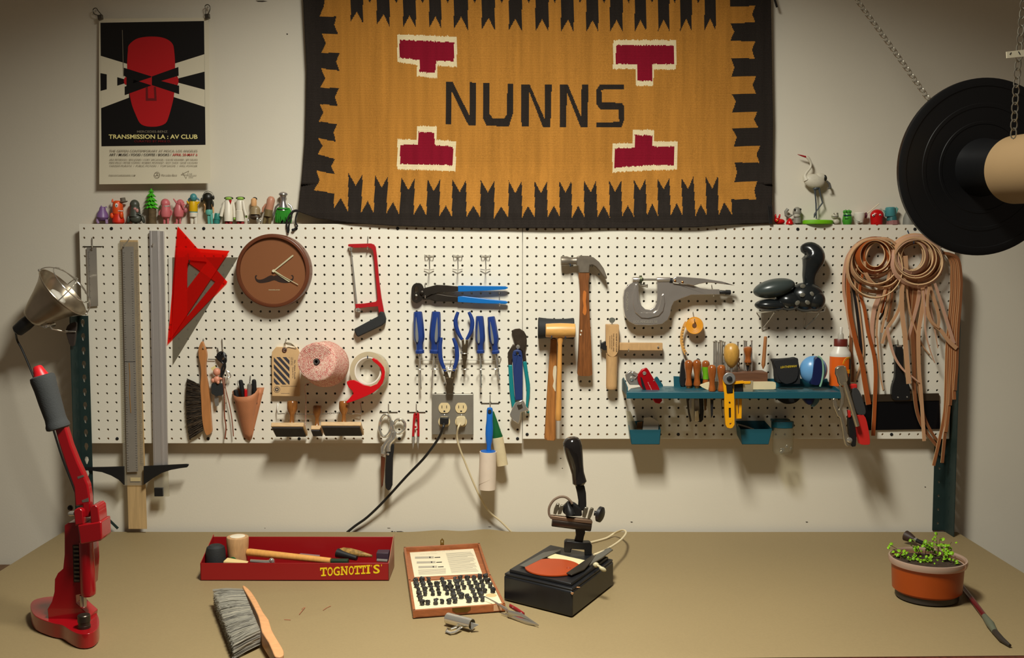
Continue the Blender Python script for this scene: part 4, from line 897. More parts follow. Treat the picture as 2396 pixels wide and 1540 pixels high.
for k in range(6): s.tube([at(*K6(q)[0], b(20 - k)) for q in cr([(335, 285), (325 + k * 8, 190 - k * 4), (380, 160 + k * 7), (460, 175 + k * 8), (530, 235), (545, 265), (470, 250), (400, 240 + k * 4)], 3)], .0007, 5, closed=True)
s.obj('string', tg)
hook('carrying the manila card tags', *K6((373, 95))[0], *K6((355, 190))[0], 22)
# --- twine cone ---
tw = thing('twine_spool', 'fat pink and white twine spool with a loose end hanging down', 'twine')
def twine_mat():
    m = mat('pink_white_twine', (226, 160, 146), .9, spec=.2); nt = m.node_tree; p = nt.nodes['Principled BSDF']
    tc = nt.nodes.new('ShaderNodeTexCoord'); nz = nt.nodes.new('ShaderNodeTexNoise'); nz.inputs['Scale'].default_value = 260; nz.inputs['Distortion'].default_value = 2.2; nz.inputs['Detail'].default_value = 2
    r = nt.nodes.new('ShaderNodeValToRGB'); r.color_ramp.elements[0].position = .42; r.color_ramp.elements[1].position = .55
    r.color_ramp.elements[0].color = [lin(v) for v in (206, 108, 104)] + [1]; r.color_ramp.elements[1].color = [lin(v) for v in (244, 214, 192)] + [1]
    nt.links.new(tc.outputs['Object'], nz.inputs['Vector']); nt.links.new(nz.outputs[0], r.inputs[0]); nt.links.new(r.outputs[0], p.inputs['Base Color'])
    bn = nt.nodes.new('ShaderNodeBump'); bn.inputs['Strength'].default_value = .8; bn.inputs['Distance'].default_value = .002; nt.links.new(nz.outputs[0], bn.inputs['Height']); nt.links.new(bn.outputs[0], p.inputs['Normal']); return m
TWM = twine_mat()
F0 = at(*K6((905, 500))[0], b(118)); B0 = at(*K6((1110, 555))[0], b(26)); Rf = 352 / 7.4875 * mp(b(118)); Rb = 390 / 7.4875 * mp(b(8))
s = M(TWM); s.lathe(B0, F0, [(0, .01), (0, Rb * .92), (.05, Rb * .99), (.3, Rb * 1.03), (.6, Rf * 1.05), (.9, Rf * 1.02), (.97, Rf * .97), (1, Rf * .9), (1.0, .012)], 56, caps=False).obj('twine_winding', tw, smooth=60)
# wound strands as relief on the front face
s = M(TWM); dd = (F0 - B0).normalized()
for k in range(11):
    rr = Rf * (.2 + .073 * k); s.tube([F0 + dd * .0004 + V(rr * cos(t), 0, rr * sin(t)) - dd * (.0 if k < 10 else .002) for t in [2 * pi * i / 40 for i in range(40)]], .0021, 5, closed=True)
s.obj('twine_strands', tw)
M(mat('grey_tube', (70, 62, 58), .7)).lathe(F0 - dd * .02, F0 + dd * .004, [(0, .0078), (1, .0078), (1, .0048), (.2, .0045)], 20, caps=False).obj('core_tube', tw)
P = [F0 + V(.012, .06, -Rf * 1.0), at(*K6((716, 900))[0], b(50)), at(*K6((715, 1100))[0], b(46)), at(*K6((714, 1300))[0], b(40)), at(714.5, 1000, b(34))]
M(TWM).tube(cr([tuple(p) for p in P], 5, False), .0008, 5).obj('loose_end', tw)
tag(M(WIRE).tube([at(737, 846, b(-4)), B0 + V(0, .004, 0), F0 - dd * .01], .002, 8).obj('peg_hook'), 'straight wire peg running through the twine spool core', 'hook', 'hooks pushed into the pegboard')
# --- tape dispenser ---
td = thing('tape_dispenser', 'clear packing tape on a red hand dispenser hanging right of the twine', 'tape')
Yd = b(46); TAPE = clear('packing_tape', (236, 226, 200), .7, .15, (214, 200, 168))
c = at(*K6((1800, 655))[0], Yd); r0 = 250 / 7.4875 * mp(Yd); r1 = 335 / 7.4875 * mp(Yd); cb = at(*K6((1870, 668))[0], b(16))
s = M(TAPE); ax2 = (c - cb); s.lathe(cb, c, [(0, r0), (0, r1), (1, r1), (1, r0), (0, r0)], 56, caps=False).obj('tape_roll', td, smooth=40)
M(mat('tape_core', (232, 226, 214), .6)).lathe(cb, c - ax2 * .02, [(0, r0 * .9), (0, r0 * .995), (1, r0 * .995), (1, r0 * .9), (0, r0 * .9)], 48, caps=False).obj('cardboard_core', td, smooth=40)
M(mat('blue_edge', (60, 150, 190), .4)).lathe(cb - ax * 0, cb + ax2 * .04, [(0, r1 * 1.004), (1, r1 * 1.004)], 48, caps=False).obj('blue_end_ring', td)
RD = mat('dispenser_red', (206, 10, 22), .38)
M(RD).plate(cr(K6((1870, 450), (1900, 434), (1960, 462), (2030, 530), (2080, 600), (2100, 680), (2092, 780), (2060, 880), (2000, 960), (1900, 1040), (1780, 1100), (1660, 1150), (1540, 1195), (1430, 1228), (1422, 1200), (1500, 1120), (1548, 1060), (1530, 1010), (1465, 950), (1435, 890), (1432, 850), (1480, 826), (1560, 822), (1640, 850), (1740, 910), (1850, 935), (1960, 890), (2020, 800), (2045, 700), (2030, 620), (1970, 550), (1890, 490)), 1), b(62), .005).obj('side_plate', td, .001)
M(RD).prism([at(*K6(q)[0], b(48)) for q in ((1548, 1060), (1700, 1100), (1560, 1190), (1430, 1225), (1424, 1205))], (0, .040, 0)).obj('tape_guide', td, .001)
hook('carrying the packing tape dispenser', *K6((1797, 350))[0], *K6((1797, 440))[0], 50, mt=mat('blue_tipped_wire', (40, 60, 90), .4))
# --- rubber stamps on a chain rack ---
C6 = crop(400, 780, 4.437)
cr_ = thing('chain_rack', 'wire hoop hooks with a fine chain slung between them under the tags', 'rack')
for x0 in (1110, 1970):
    sg = 1 if x0 < 1500 else -1
    M(WIRE).tube([at(*C6((x0, 728))[0], b(-3)), at(*C6((x0, 730))[0], b(4)), at(*C6((x0 - sg * 8, 790))[0], b(14)), at(*C6((x0, 838))[0], b(18)), at(*C6((x0 + sg * 60, 832))[0], b(18)), at(*C6((x0 + sg * 90, 838))[0], b(30))], .0016, 7).obj('hoop_hook', cr_)
def chain(s, pts, link, r, twist0=0):
    """interlocking oval links along a path"""
    P = [Vector(p) for p in pts]; L = [0]
    for a, c in zip(P, P[1:]): L.append(L[-1] + (c - a).length)
    n = int(L[-1] / (link * .78)); 
    for i in range(n):
        d = (i + .5) * L[-1] / n; k = max(j for j in range(len(L)) if L[j] <= d); k = min(k, len(P) - 2); f = (d - L[k]) / (L[k + 1] - L[k]); c = P[k] + (P[k + 1] - P[k]) * f
        t = (P[k + 1] - P[k]).normalized(); u = t.cross(V(0, 1, 0)); u = u.normalized() if u.length > 1e-4 else V(1, 0, 0); v = t.cross(u)
        w_ = u if (i + twist0) % 2 else (v * .9 + u * .45).normalized()
        s.tube([c + t * (link / 2 * cos(a)) + w_ * (link * .30 * sin(a)) for a in [2 * pi * q / 10 for q in range(10)]], r, 5, closed=True)
    return s
s = M(WIRE); chain(s, [at(*C6(q)[0], b(22)) for q in cr([(1170, 835), (1300, 838), (1420, 842), (1560, 838), (1700, 828), (1800, 828), (1890, 838)], 3, False)], .007, .0007); o = s.obj('chain', cr_)
SW = wood('stamp_handle_wood', (156, 98, 44), .6, (14, 14, 3), .25, coat=.5); SB = wood('stamp_block_wood', (214, 178, 130), .85, (4, 14, 14), .6)
SRUB = mat('stamp_rubber', (48, 44, 44), .8, bump=.5, bs=500)
def stamp(label, knob, top, fr, bk, Yf, Yb_, th, hb_=None):
    """stamp hanging by its neck, face tipped forward: knob px, upper front edge of the block px, front/back depths"""
    t = thing('rubber_stamp', label, 'rubber stamp', 'wooden handled rubber stamps'); ta = radians(34)
    n = V(0, sin(ta), cos(ta)); d = V(0, cos(ta), -sin(ta)); D = (Yb_ - Yf)
    (a0, b0), (a1, b1) = C6(*fr); pA = at(a0, b0, Yf); pB = at(a1, b1, Yf); h = th / 4.437 * mp(Yf) * .95; rt = Euler((-ta, 0, 0)); z1 = (pA.z + pB.z) / 2
    mid = V((pA.x + pB.x) / 2, Yf, z1); c = mid + d * D / 2 - n * h / 2
    M(SB).box(c, (pB.x - pA.x, D, h), rt).obj('block', t, .0015)
    M(SRUB).box(c - n * (h / 2 + .002), ((pB.x - pA.x) * .93, D * .9, .004), rt).obj('rubber_face', t, .0006)
    (x0, y0), (x1, y1), rk_ = knob; A0 = C6((x0, y0))[0]; L = (y1 - y0) / 4.437 * mp(Yf); base = mid + d * D * .45; base.x = at(A0[0], A0[1], Yf + D / 2).x
    r = rk_ / 4.437 * mp(Yf); n2 = V(0, sin(ta * .35), cos(ta * .35)); top_ = base + n2 * (at(A0[0], A0[1], base.y + .01).z - base.z)
    M(SW).lathe(top_, base, [(0, r * .85), (.03, r * .95), (.1, r), (.3, r * .98), (.42, r * .8), (.55, r * .45), (.7, r * .42), (.85, r * .5), (1, r * .8)], 24).obj('handle', t)
stamp('rubber stamp with dark turned handle, leftmost on the chain', ((1255, 700), (1245, 915), 56), 0, ((1042, 925), (1380, 925)), 0, b(72), b(8), 50)
stamp('smallest rubber stamp, between the two wide ones', ((1515, 748), (1510, 950), 47), 0, ((1455, 955), (1560, 955)), 0, b(50), b(10), 50)
stamp('wide rubber stamp with pale block and light handle, rightmost on the chain', ((1795, 702), (1790, 910), 55), 0, ((1556, 918), (1975, 918)), 0, b(72), b(8), 48)
# ================= things on the right pegboard =================
K3 = crop(1220, 560, 3.85); K4 = crop(1230, 700, 4.278)
HKB = mat('blue_tipped_wire', (40, 60, 90), .4)
# --- claw hammer ---
hm = thing('claw_hammer', 'steel claw hammer with a worn brown wooden handle hanging on two hooks', 'hammer')
HS = mat('hammer_steel', (140, 130, 116), .38, .6, vary=.2, vs=35)
M(HS).plate(K3((500, 158), (522, 148), (600, 149), (650, 163), (700, 203), (742, 262), (774, 345), (766, 362), (735, 328), (700, 280), (668, 246), (640, 230), (618, 232), (612, 303), (520, 303), (512, 240), (495, 232)), b(40), .024).obj('head', hm, .005, seg=3)
A = at(*K3((355, 197))[0], b(28)); B = at(*K3((515, 195))[0], b(28)); r = 45 / 3.85 * mp(b(28))
M(HS).lathe(A, B, [(0, r * .85), (.03, r * 1.0), (.35, r * .98), (.5, r * .78), (.7, r * .72), (1, r * .8)], 24).obj('striking_face', hm)
HWD = wood('hickory', (136, 82, 40), .6, (16, 16, 1.5), .4)
M(HWD).plate(cr(K3((519, 300), (612, 300), (604, 380), (606, 460), (612, 620), (622, 800), (633, 1060), (637, 1180), (634, 1226), (575, 1233), (511, 1226), (506, 1180), (512, 1060), (522, 800), (527, 620), (528, 480), (522, 380)), 2), b(38), .020).obj('handle', hm, .006, seg=3)
M(mat('orange_wear', (196, 112, 40), .5)).plate(cr(K3((560, 465), (585, 480), (580, 560), (588, 640), (575, 685), (552, 660), (560, 600), (552, 540)), 2), b(38.3), .0004).obj('worn_patch', hm)
s = M(mat('white_paint_drip', (220, 214, 196), .6))
for q in ((540, 825), (533, 858)): s.plate(K3(*circ(q[0], q[1], 7, 9, 10)), b(38.2), .0004)
s.obj('paint_spot', hm, smooth=0)
hook('under the hammer head, left', *K3((440, 165))[0], *K3((440, 245))[0], 52, mt=HKB); hook('under the hammer claw', *K3((640, 165))[0], *K3((640, 250))[0], 52, mt=DSTEEL)
# --- rubber mallet ---
rm = thing('rubber_mallet', 'black rubber mallet with long brown handle hanging behind the wooden mallet', 'mallet')
Ym = b(34); A = at(*K4((124, 290))[0], Ym); B = at(*K4((482, 296))[0], Ym); r = 106 / 4.278 * mp(Ym)
M(RUBBER).lathe(A, B, [(0, r * .95), (.02, r * 1.02), (.06, r * 1.0), (.25, r * .93), (.5, r * .9), (.75, r * .93), (.94, r * 1.0), (.98, r * 1.02), (1, r * .95)], 36, .9).obj('head', rm)
MWD = wood('mallet_handle_wood', (178, 116, 58), .7, (16, 16, 1.5), .4)
M(MWD).plate(K4((250, 395), (315, 395), (312, 700), (303, 1100), (303, 1400), (298, 1423), (192, 1415), (187, 1390), (210, 1000), (235, 600)), b(44), .020).obj('handle', rm, .006, seg=3)
M(mat('scuffed_white', (214, 200, 170), .7)).plate(cr(K4((280, 676), (308, 672), (306, 760), (300, 850), (300, 925), (285, 905), (270, 870), (282, 820), (272, 760)), 2), b(44.3), .0004).obj('scuffed_paint', rm)
# --- wooden mallet ---
wm = thing('wooden_mallet', 'pale wooden mallet with barrel head and slim handle in front of the rubber one', 'mallet')
PW = wood('pale_maple', (226, 170, 92), .85, (2, 14, 14), .4)
Yw = b(90); A = at(*K4((200, 314))[0], Yw); B = at(*K4((496, 314))[0], Yw); r = 72 / 4.278 * mp(Yw)
M(PW).lathe(A, B, [(0, r * .88), (.02, r * .95), (.25, r * 1.0), (.5, r * 1.03), (.75, r * 1.0), (.98, r * .95), (1, r * .88)], 36).obj('head', wm)
PW2 = wood('pale_maple_handle', (222, 160, 84), .85, (14, 14, 2), .4); A = at(*K4((345, 385))[0], Yw); B = at(*K4((326, 1215))[0], Yw); k = mp(Yw) / 4.278
M(PW2).lathe(A, B, [(0, 32 * k), (.03, 30 * k), (.08, 22 * k), (.3, 24 * k), (.6, 26 * k), (.9, 31 * k), (.985, 31 * k), (1, 25 * k)], 20).obj('handle', wm)
for q in ((260, 362), (398, 370)):
    hook('carrying the two mallets, ' + ('left' if q[0] < 300 else 'right'), *K4((q[0], 312))[0], *K4((q[0], q[1] + 30))[0], 118, mt=HKB)
# --- strap cutter ---
stc = thing('strap_cutter', 'pale wooden strap cutter with round handle and long ruled crossbar', 'strap cutter')
SCW = wood('beech', (206, 164, 112), .85, (8, 8, 2), .5)
M(SCW).plate(rrect(*K4((805, 255))[0], *K4((935, 470))[0], 2) , b(34), .026).obj('body_block', stc, .003, seg=3)
K13 = crop(1400, 720, 7.335)
M(SCW).plate(cr(K13((152, 330), (200, 298), (300, 298), (340, 330), (350, 500), (345, 700), (320, 790), (270, 840), (225, 843), (180, 815), (152, 760), (148, 550)), 3), b(42), .010).obj('front_plate', stc, .0025, seg=3)
A = at(*K13((232, 780))[0], b(28)); B = at(*K13((228, 1400))[0], b(28)); k = mp(b(28)) / 7.335
M(SCW).lathe(A, B, [(0, 104 * k), (.1, 100 * k), (.5, 96 * k), (.9, 98 * k), (.98, 94 * k), (1, 84 * k)], 24, .85).obj('handle', stc)
M(SCW).plate(K13((362, 603), (1104, 608), (1104, 738), (362, 733)), b(30), .014).obj('crossbar', stc, .001)
M(mat('dull_zinc', (130, 132, 122), .5, .7)).plate(cr(K13((185, 195), (235, 168), (295, 200), (270, 250), (250, 262), (215, 262), (195, 240)), 2), b(30), .003).obj('wing_screw', stc, .0006)
M(STEEL).lathe(at(*K13((235, 255))[0], b(29)), at(*K13((235, 300))[0], b(29)), [(0, .002), (1, .002)], 8).obj('screw_stem', stc)
M(BLACK).plate(K13((45, 600), (70, 605), (95, 590), (120, 575), (140, 600), (150, 730), (95, 735), (75, 715), (40, 700)), b(30), .014).obj('blade_guard', stc, .001)
M(CHROME).plate(K13((25, 560), (48, 550), (45, 700), (60, 765), (40, 770), (28, 690)), b(26), .003).obj('roller_clip', stc)
c = at(*K13((1025, 675))[0], b(30)); M(CHROME).lathe(c, c - ax * .005, [(0, .0028), (.6, .0028), (1, .001)], 12).obj('bar_screw', stc)
s = M(mat('brand_burn', (70, 48, 32), .8)); Yt = b(42.4)
def vtx(body, x, y0, y1, h, kk=K13, sc=7.335): a = at(*kk((x, y0))[0], Yt); c_ = at(*kk((x, y1))[0], Yt); s.text(body, a, c_ - a, (1, 0, 0), (c_ - a).length, h / sc * mp(Yt), 0, .0003)
vtx('STRAP CUTTER', 300, 445, 765, 24); vtx('THE ORIGINAL AND', 252, 440, 755, 20); vtx('HAND MADE IN USA', 222, 470, 715, 14); vtx('PATENTED', 190, 490, 700, 12); s.obj('burned_lettering', stc, smooth=0)
hook('left of the strap cutter', *K13((48, 550))[0], *K13((50, 720))[0], 20); hook('carrying the crossbar of the strap cutter', *K13((520, 550))[0], *K13((520, 750))[0], 36)
# --- hand punch / snap setter ---
K8 = crop(1420, 620, 7.047)
pp = thing('hand_press_setter', 'polished aluminium U-throated hand press setter with locking handles', 'hand press')
AL = mat('polished_aluminium', (204, 196, 188), .2, .75, vary=.06, vs=30)
body_ = K8((430, 212), (450, 200), (545, 200), (545, 285), (520, 292), (522, 420), (535, 560), (570, 670), (635, 732), (720, 742), (785, 705), (822, 630), (832, 500), (830, 212), (840, 205), (1035, 205), (1050, 285), (1120, 305), (1300, 320), (1440, 345), (1560, 385), (1700, 402), (1858, 402), (1862, 490), (1650, 490), (1390, 495), (1240, 550), (1110, 605), (1065, 690), (1045, 810), (1005, 905), (910, 975), (700, 996), (470, 990), (365, 935), (300, 845), (275, 700), (270, 540), (290, 420), (350, 335), (425, 292))
M(AL).plate(body_, b(40), .026).obj('frame', pp, .006, seg=4)
M(AL).plate(K8((470, 320), (500, 310), (505, 520), (520, 650), (570, 740), (640, 790), (760, 790), (840, 735), (880, 640), (900, 500), (940, 470), (960, 620), (930, 760), (860, 840), (700, 880), (560, 870), (470, 790), (430, 650), (430, 480)), b(44), .005).obj('raised_rib', pp, .002, seg=3)
M(AL).plate(K8((1090, 290), (1085, 235), (1120, 205), (1165, 188), (1600, 225), (1900, 272), (2060, 320), (2115, 342), (2000, 325), (1800, 302), (1650, 292), (1520, 315), (1430, 345), (1300, 318)), b(48), .016).obj('upper_lever', pp, .003, seg=3)
M(AL).lathe(at(*K8((425, 242))[0], b(38)), at(*K8((560, 242))[0], b(38)), [(0, .0062), (.05, .0068), (1, .0068)], 20).obj('anvil', pp)
M(AL).lathe(at(*K8((825, 242))[0], b(38)), at(*K8((1040, 242))[0], b(38)), [(0, .0062), (.05, .0068), (1, .0068)], 20).obj('sleeve', pp)
M(CHROME).lathe(at(*K8((600, 242))[0], b(38)), at(*K8((830, 242))[0], b(38)), [(0, .0035), (1, .0035)], 14).obj('plunger', pp)
M(mat('tarnished_brass', (96, 100, 76), .45, .8)).lathe(at(*K8((535, 240))[0], b(38)), at(*K8((600, 240))[0], b(38)), [(0, .011), (.6, .0115), (.7, .006), (1, .004)], 18).obj('die', pp)
M(BLACK).lathe(at(*K8((1035, 255))[0], b(38)), at(*K8((1085, 258))[0], b(38)), [(0, .007), (1, .007)], 16).obj('spring_collar', pp)
for q in ((1125, 262), (1247, 285)):
    c = at(*K8(q)[0], b(48)); M(mat('copper_rivet', (214, 140, 76), .25, 1.0)).lathe(c, c - ax * .003, [(0, .0032), (.6, .003), (1, .001)], 12).obj('rivet', pp)
M(BLACK).lathe(at(*K8((1858, 448))[0], b(30)), at(*K8((2042, 455))[0], b(30)), [(0, .0045), (.05, .0052), (.5, .0052), (.55, .0068), (.95, .0068), (1, .005)], 16).obj('adjusting_screw', pp)
s = M(mat('cast_letter', (228, 222, 206), .35, .8)); yy = b(40.2)
a = at(*K8((445, 958))[0], yy); s.text('LOS ANGELES 58', a, (1, 0, 0), (0, 0, 1), 385 / 7.047 * mp(yy), 42 / 7.047 * mp(yy), .02, .0006)
a = at(*K8((320, 445))[0], yy); c_ = at(*K8((320, 760))[0], yy); s.text('CALIFORNIA', a, c_ - a, (1, 0, 0), (c_ - a).length, 32 / 7.047 * mp(yy), .02, .0006); s.obj('cast_lettering', pp, smooth=0)
hook('inside the throat of the aluminium hand press', *K8((665, 325))[0], *K8((560, 330))[0], 50, mt=DSTEEL); hook('under the handle of the aluminium hand press', *K8((1725, 325))[0], *K8((1760, 515))[0], 46)
# --- tailor's tape ---
tp = thing('measuring_tape', 'rolled orange yellow cloth measuring tape hanging from a hook', 'measuring tape')
TY = mat('tape_yellow', (226, 150, 28), .45, vary=.05, vs=30)
c = at(1625, 762, b(34)); c2 = at(1625, 762, b(14)); r = 20.5 * mp(b(34))
s = M(TY); s.lathe(c2, c, [(0, .004), (0, r * .98), (.1, r), (.9, r), (1, r * .96), (1, r * .9)] + [(1 - .02 * (i % 2), r * (.88 - .055 * i)) for i in range(12)], 44, caps=True).obj('tape_roll', tp, smooth=30)
M(mat('tape_core_brown', (110, 70, 40), .6)).lathe(c, c - ax * .002, [(0, .0065), (1, .0055)], 14).obj('core', tp)
K14 = K3
M(mat('tape_old_yellow', (214, 158, 82), .5)).ribbon([at(*K14(q)[0], b(24)) for q in cr([(1487, 745), (1468, 780), (1447, 850), (1443, 920), (1460, 990), (1485, 1035)], 4, False)], .0085, .0006).obj('tape_end', tp)
s = M(INK)
for i in range(9): 
    q = K14((1452 + (abs(i - 4) - 2) * 4 + i * 1.5, 790 + i * 27))[0]; s.plate([(q[0] - 2, q[1]), (q[0] + 2, q[1] - .4), (q[0] + 2, q[1] + .5), (q[0] - 2, q[1] + .9)], b(24.8), .0003)
s.obj('tape_marks', tp, smooth=0)
M(CHROME).plate(K14(*circ(1482, 1025, 9, 10, 12)), b(25), .001).obj('eyelet', tp)
hook('carrying the rolled measuring tape', *K3((1545, 655))[0], *K3((1560, 740))[0], 44, mt=WIRE)
# --- black ornament on two wire brackets ---
K9 = crop(1720, 540, 5.923)
def wbr(who, pts_list):
    s = M(WIRE)
    for P in pts_list: s.tube([at(*K9(q[:2])[0], b(q[2])) for q in P], .0017, 7)
    o = s.obj('wire_bracket'); tag(o, 'bent wire shelf bracket under the black ornament, ' + who, 'bracket', 'wire brackets under the ornament')
wbr('left one', [[(300, 1118, -3), (300, 1130, 4), (330, 1138, 20), (560, 1106, 70), (600, 1095, 72), (612, 1040, 74)], [(395, 1400, -3), (370, 1365, 6), (370, 1138, 12)], [(378, 1362, 6), (470, 1250, 25), (548, 1130, 64)]])
wbr('right one', [[(915, 1118, -3), (930, 1130, 4), (960, 1132, 12), (1180, 1120, 62), (1236, 1112, 70), (1252, 1062, 72)], [(968, 1345, -3), (966, 1330, 8), (978, 1140, 12)], [(972, 1340, 8), (1100, 1220, 30), (1165, 1140, 60)]])
on = thing('black_ornament', 'rounded glossy black ornament with an upright bulb, resting on two wire brackets', 'ornament')
BG = mat('glossy_black', (30, 33, 34), .22, vary=.1, vs=20); k9 = mp(b(50)) / 5.923
def bl(s, x, y, rx, ry, rz, dep, rot=0): return s.ell(at(*K9((x, y))[0], b(dep)), (rx * k9, rz, ry * k9), Euler((0, radians(rot), 0)), 28, 18)
s = M(BG); bl(s, 975, 920, 255, 204, .038, 52); bl(s, 1095, 965, 150, 150, .034, 58); bl(s, 740, 970, 190, 138, .034, 56)
s.obj('body', on)
s = M(BG); bl(s, 500, 1030, 230, 88, .030, 58); s.obj('low_lobe', on)
s = M(mat('grey_glaze', (58, 66, 64), .3)); bl(s, 540, 795, 292, 128, .036, 64, -12); s.obj('upper_lobe', on)
s = M(BG); s.tube([at(*K9(q)[0], b(44)) for q in cr([(1040, 800), (1025, 700), (1030, 600), (1062, 480), (1085, 380), (1050, 290), (975, 262), (915, 290)], 4, False)],
    [v * k9 for v in [80, 80, 80, 82, 84, 86, 90, 94, 98, 104, 112, 120, 130, 140, 148, 154, 158, 160, 156, 150, 140, 130, 120, 108, 94, 80, 66, 40, 8]], 20); s.obj('upright_bulb', on)
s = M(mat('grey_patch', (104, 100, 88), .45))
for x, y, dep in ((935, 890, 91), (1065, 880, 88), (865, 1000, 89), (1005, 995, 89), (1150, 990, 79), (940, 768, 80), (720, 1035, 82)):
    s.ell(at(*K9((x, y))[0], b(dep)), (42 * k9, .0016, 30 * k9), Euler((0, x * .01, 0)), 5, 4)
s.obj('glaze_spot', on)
# ================= teal tool shelf and what it carries =================
K12 = crop(1440, 760, 3.865)
TEALP = mat('teal_plastic', (24, 84, 98), .42)
zs = at(*K12((1000, 556))[0], b(2)).z; YF = b(128)
sh = thing('tool_shelf', 'long teal plastic tool shelf with slots, clipped to the right pegboard', 'shelf')
xl = at(*K12((103, 620))[0], YF).x; xr = at(*K12((2045, 620))[0], YF).x
slots = []
for i in range(20):
    x = xl + .09 + i * (xr - xl - .12) / 20
    for yy in (-.035, -.062, -.088, -.112):
        if i % 2 == (0 if yy in (-.035, -.088) else 1): slots.append([V(x + dx, YB + yy + dy, zs) for dx, dy in ((0, 0), (.015, 0), (.015, .006), (0, .006))])
M(TEALP).prism([V(xl, YF, zs), V(xr, YF, zs), V(xr, YB - .001, zs), V(xl + .06, YB - .001, zs), V(xl + .02, YB - .05, zs)], (0, 0, -.003), slots).obj('tray', sh, smooth=0)
M(TEALP).box(((xl + xr) / 2, YF - .0015, zs - .0085), (xr - xl + .002, .004, .018)).obj('front_lip', sh, .0012)
M(TEALP).prism([V(xl, YF, zs - .01), V(xl, YF, zs + .014), V(xl, YB - .03, zs + .028), V(xl, YB - .001, zs + .02), V(xl, YB - .001, zs - .01)], (.003, 0, 0)).obj('end_wall', sh, .001)
M(TEALP).prism([V(xr, YF, zs - .01), V(xr, YF, zs + .004), V(xr, YB - .001, zs + .016), V(xr, YB - .001, zs - .01)], (-.003, 0, 0)).obj('end_wall', sh, .001)
rl = at(*K12((528, 500))[0], b(2)).x; zt_ = at(*K12((600, 468))[0], b(2)).z
M(TEALP).box(((rl + xr) / 2, YB - .003, (zs + zt_) / 2 - .004), (xr - rl, .003, zt_ - zs - .004)).obj('back_rail', sh, .001)
M(TEALP).plate(K12((365, 470), (380, 470), (430, 545), (430, 565), (330, 565), (345, 500)), b(3), .003).obj('clip', sh, .001)
M(TEALP).plate(K12((525, 465), (580, 468), (580, 500), (700, 560), (530, 560)), b(5), .003).obj('clip', sh, .001)
# --- wooden handled awls and gravers standing in the slots ---
AW = wood('awl_handle_wood', (162, 88, 36), .7, (12, 12, 2), .22, coat=.6)
def awl(label, x, y0, y1, w, Y, tip=None, ring=None, blade='straight', tx=0, name='awl'):
    t = thing(name, label, 'awl', 'wooden handled awls in the shelf slots'); k = mp(Y) / 3.865; A = at(*K12((x, y0))[0], Y); B = at(*K12((x + tx, y1))[0], Y); r = w / 2 * k
    M(AW).lathe(A, B, [(0, r * .35), (.03, r * .7), (.09, r * .95), (.17, r), (.3, r * .95), (.55, r * .68), (.7, r * .62), (.82, r * .74), (.92, r * .85), (.97, r * .82), (.975, r * .66), (1, r * .7)], 24).obj('handle', t)
    if ring: M(mat('green_tape', (110, 176, 20), .5)).lathe(A + (B - A) * .26, A + (B - A) * .76, [(0, r * 1.0), (.3, r * .92), (.6, r * .74), (1, r * .75)], 24).obj('tape_band', t)
    if tip:
        C_ = at(*K12((x + tx, tip))[0], Y); f = B + (C_ - B) * .28
        M(mat('brass_ferrule', (150, 112, 66), .4, .8)).lathe(B, f, [(0, r * .6), (.8, r * .5), (1, r * .35)], 16).obj('ferrule', t)
        if blade == 'hook': M(DSTEEL).tube([f, f + (C_ - f) * .5 + V(.001, 0, 0), C_ + V(.004, 0, 0)], [.0014, .0012, .0005], 6).obj('blade', t)
        else: M(BLACK).plate([(p[0], p[1]) for p in K12((x + tx - 14, (y1 + (tip - y1) * .28)), (x + tx + 14, (y1 + (tip - y1) * .28)), (x + tx + 8, tip - 25), (x + tx - 8, tip))], Y, .002).obj('blade', t)
    return t
awl('glossy brown awl handle, leftmost in the shelf', 662, 318, 556, 78, b(45), 700)
awl('glossy brown awl handle, second in the shelf row', 738, 316, 556, 78, b(45), 700)
awl('awl handle wrapped with bright green tape', 817, 322, 545, 72, b(38), 760, ring=True)
awl('front brown awl handle with black pointed blade below the shelf', 873, 362, 606, 76, b(116), 845)
awl('front pale brown awl handle with thin hooked blade below', 958, 362, 606, 78, b(116), 835, blade='hook')
awl('small dark knob handled awl stuck in the wooden block', 1198, 196, 345, 82, b(44), 425, name='knob_awl')
def stick(label, name, cat, pts, Y, t_, mt, bev=.001, group=None, parts=()):
    o = M(mt).plate(K12(*pts), Y, t_).obj(name, bevel=bev); return tag(o, label, cat, group)
stick('black curved knife handle behind the leftmost awl', 'knife', 'knife', cr([(612, 318), (625, 330), (628, 540), (600, 555), (585, 520), (588, 430), (598, 350)], 2), b(20), .012, BLACK, .003)
stick('black rounded handle behind the second awl', 'knife', 'knife', cr([(735, 312), (768, 318), (775, 420), (770, 545), (735, 545), (730, 420)], 2), b(20), .010, BLACK, .003)
g = 'chisels and cutters hanging under the shelf'
stick('slim steel chisel under the shelf, leftmost', 'chisel', 'chisel', [(640, 650), (662, 650), (668, 760), (690, 870), (675, 884), (658, 800)], b(45), .006, DSTEEL, .001, g)
stick('narrow steel chisel under the shelf, second from left', 'chisel', 'chisel', [(672, 650), (690, 650), (690, 740), (676, 790), (668, 740)], b(55), .006, STEEL, .001, g)
stick('steel cutter with a pale tip under the shelf', 'cutter', 'cutter', [(718, 650), (745, 650), (760, 780), (757, 872), (715, 872), (712, 780)], b(52), .008, mat('bare_grey_metal', (140, 130, 116), .4, .7), .001, g)
stick('cream plastic blade cover under the shelf', 'blade_cover', 'cover', [(720, 782), (750, 775), (758, 872), (718, 872)], b(60), .006, CREAM, .001, g)
stick('long black cutter under the shelf', 'cutter', 'cutter', [(758, 650), (795, 650), (800, 780), (795, 860), (775, 884), (745, 878), (765, 800)], b(48), .010, BLACK, .002, g)
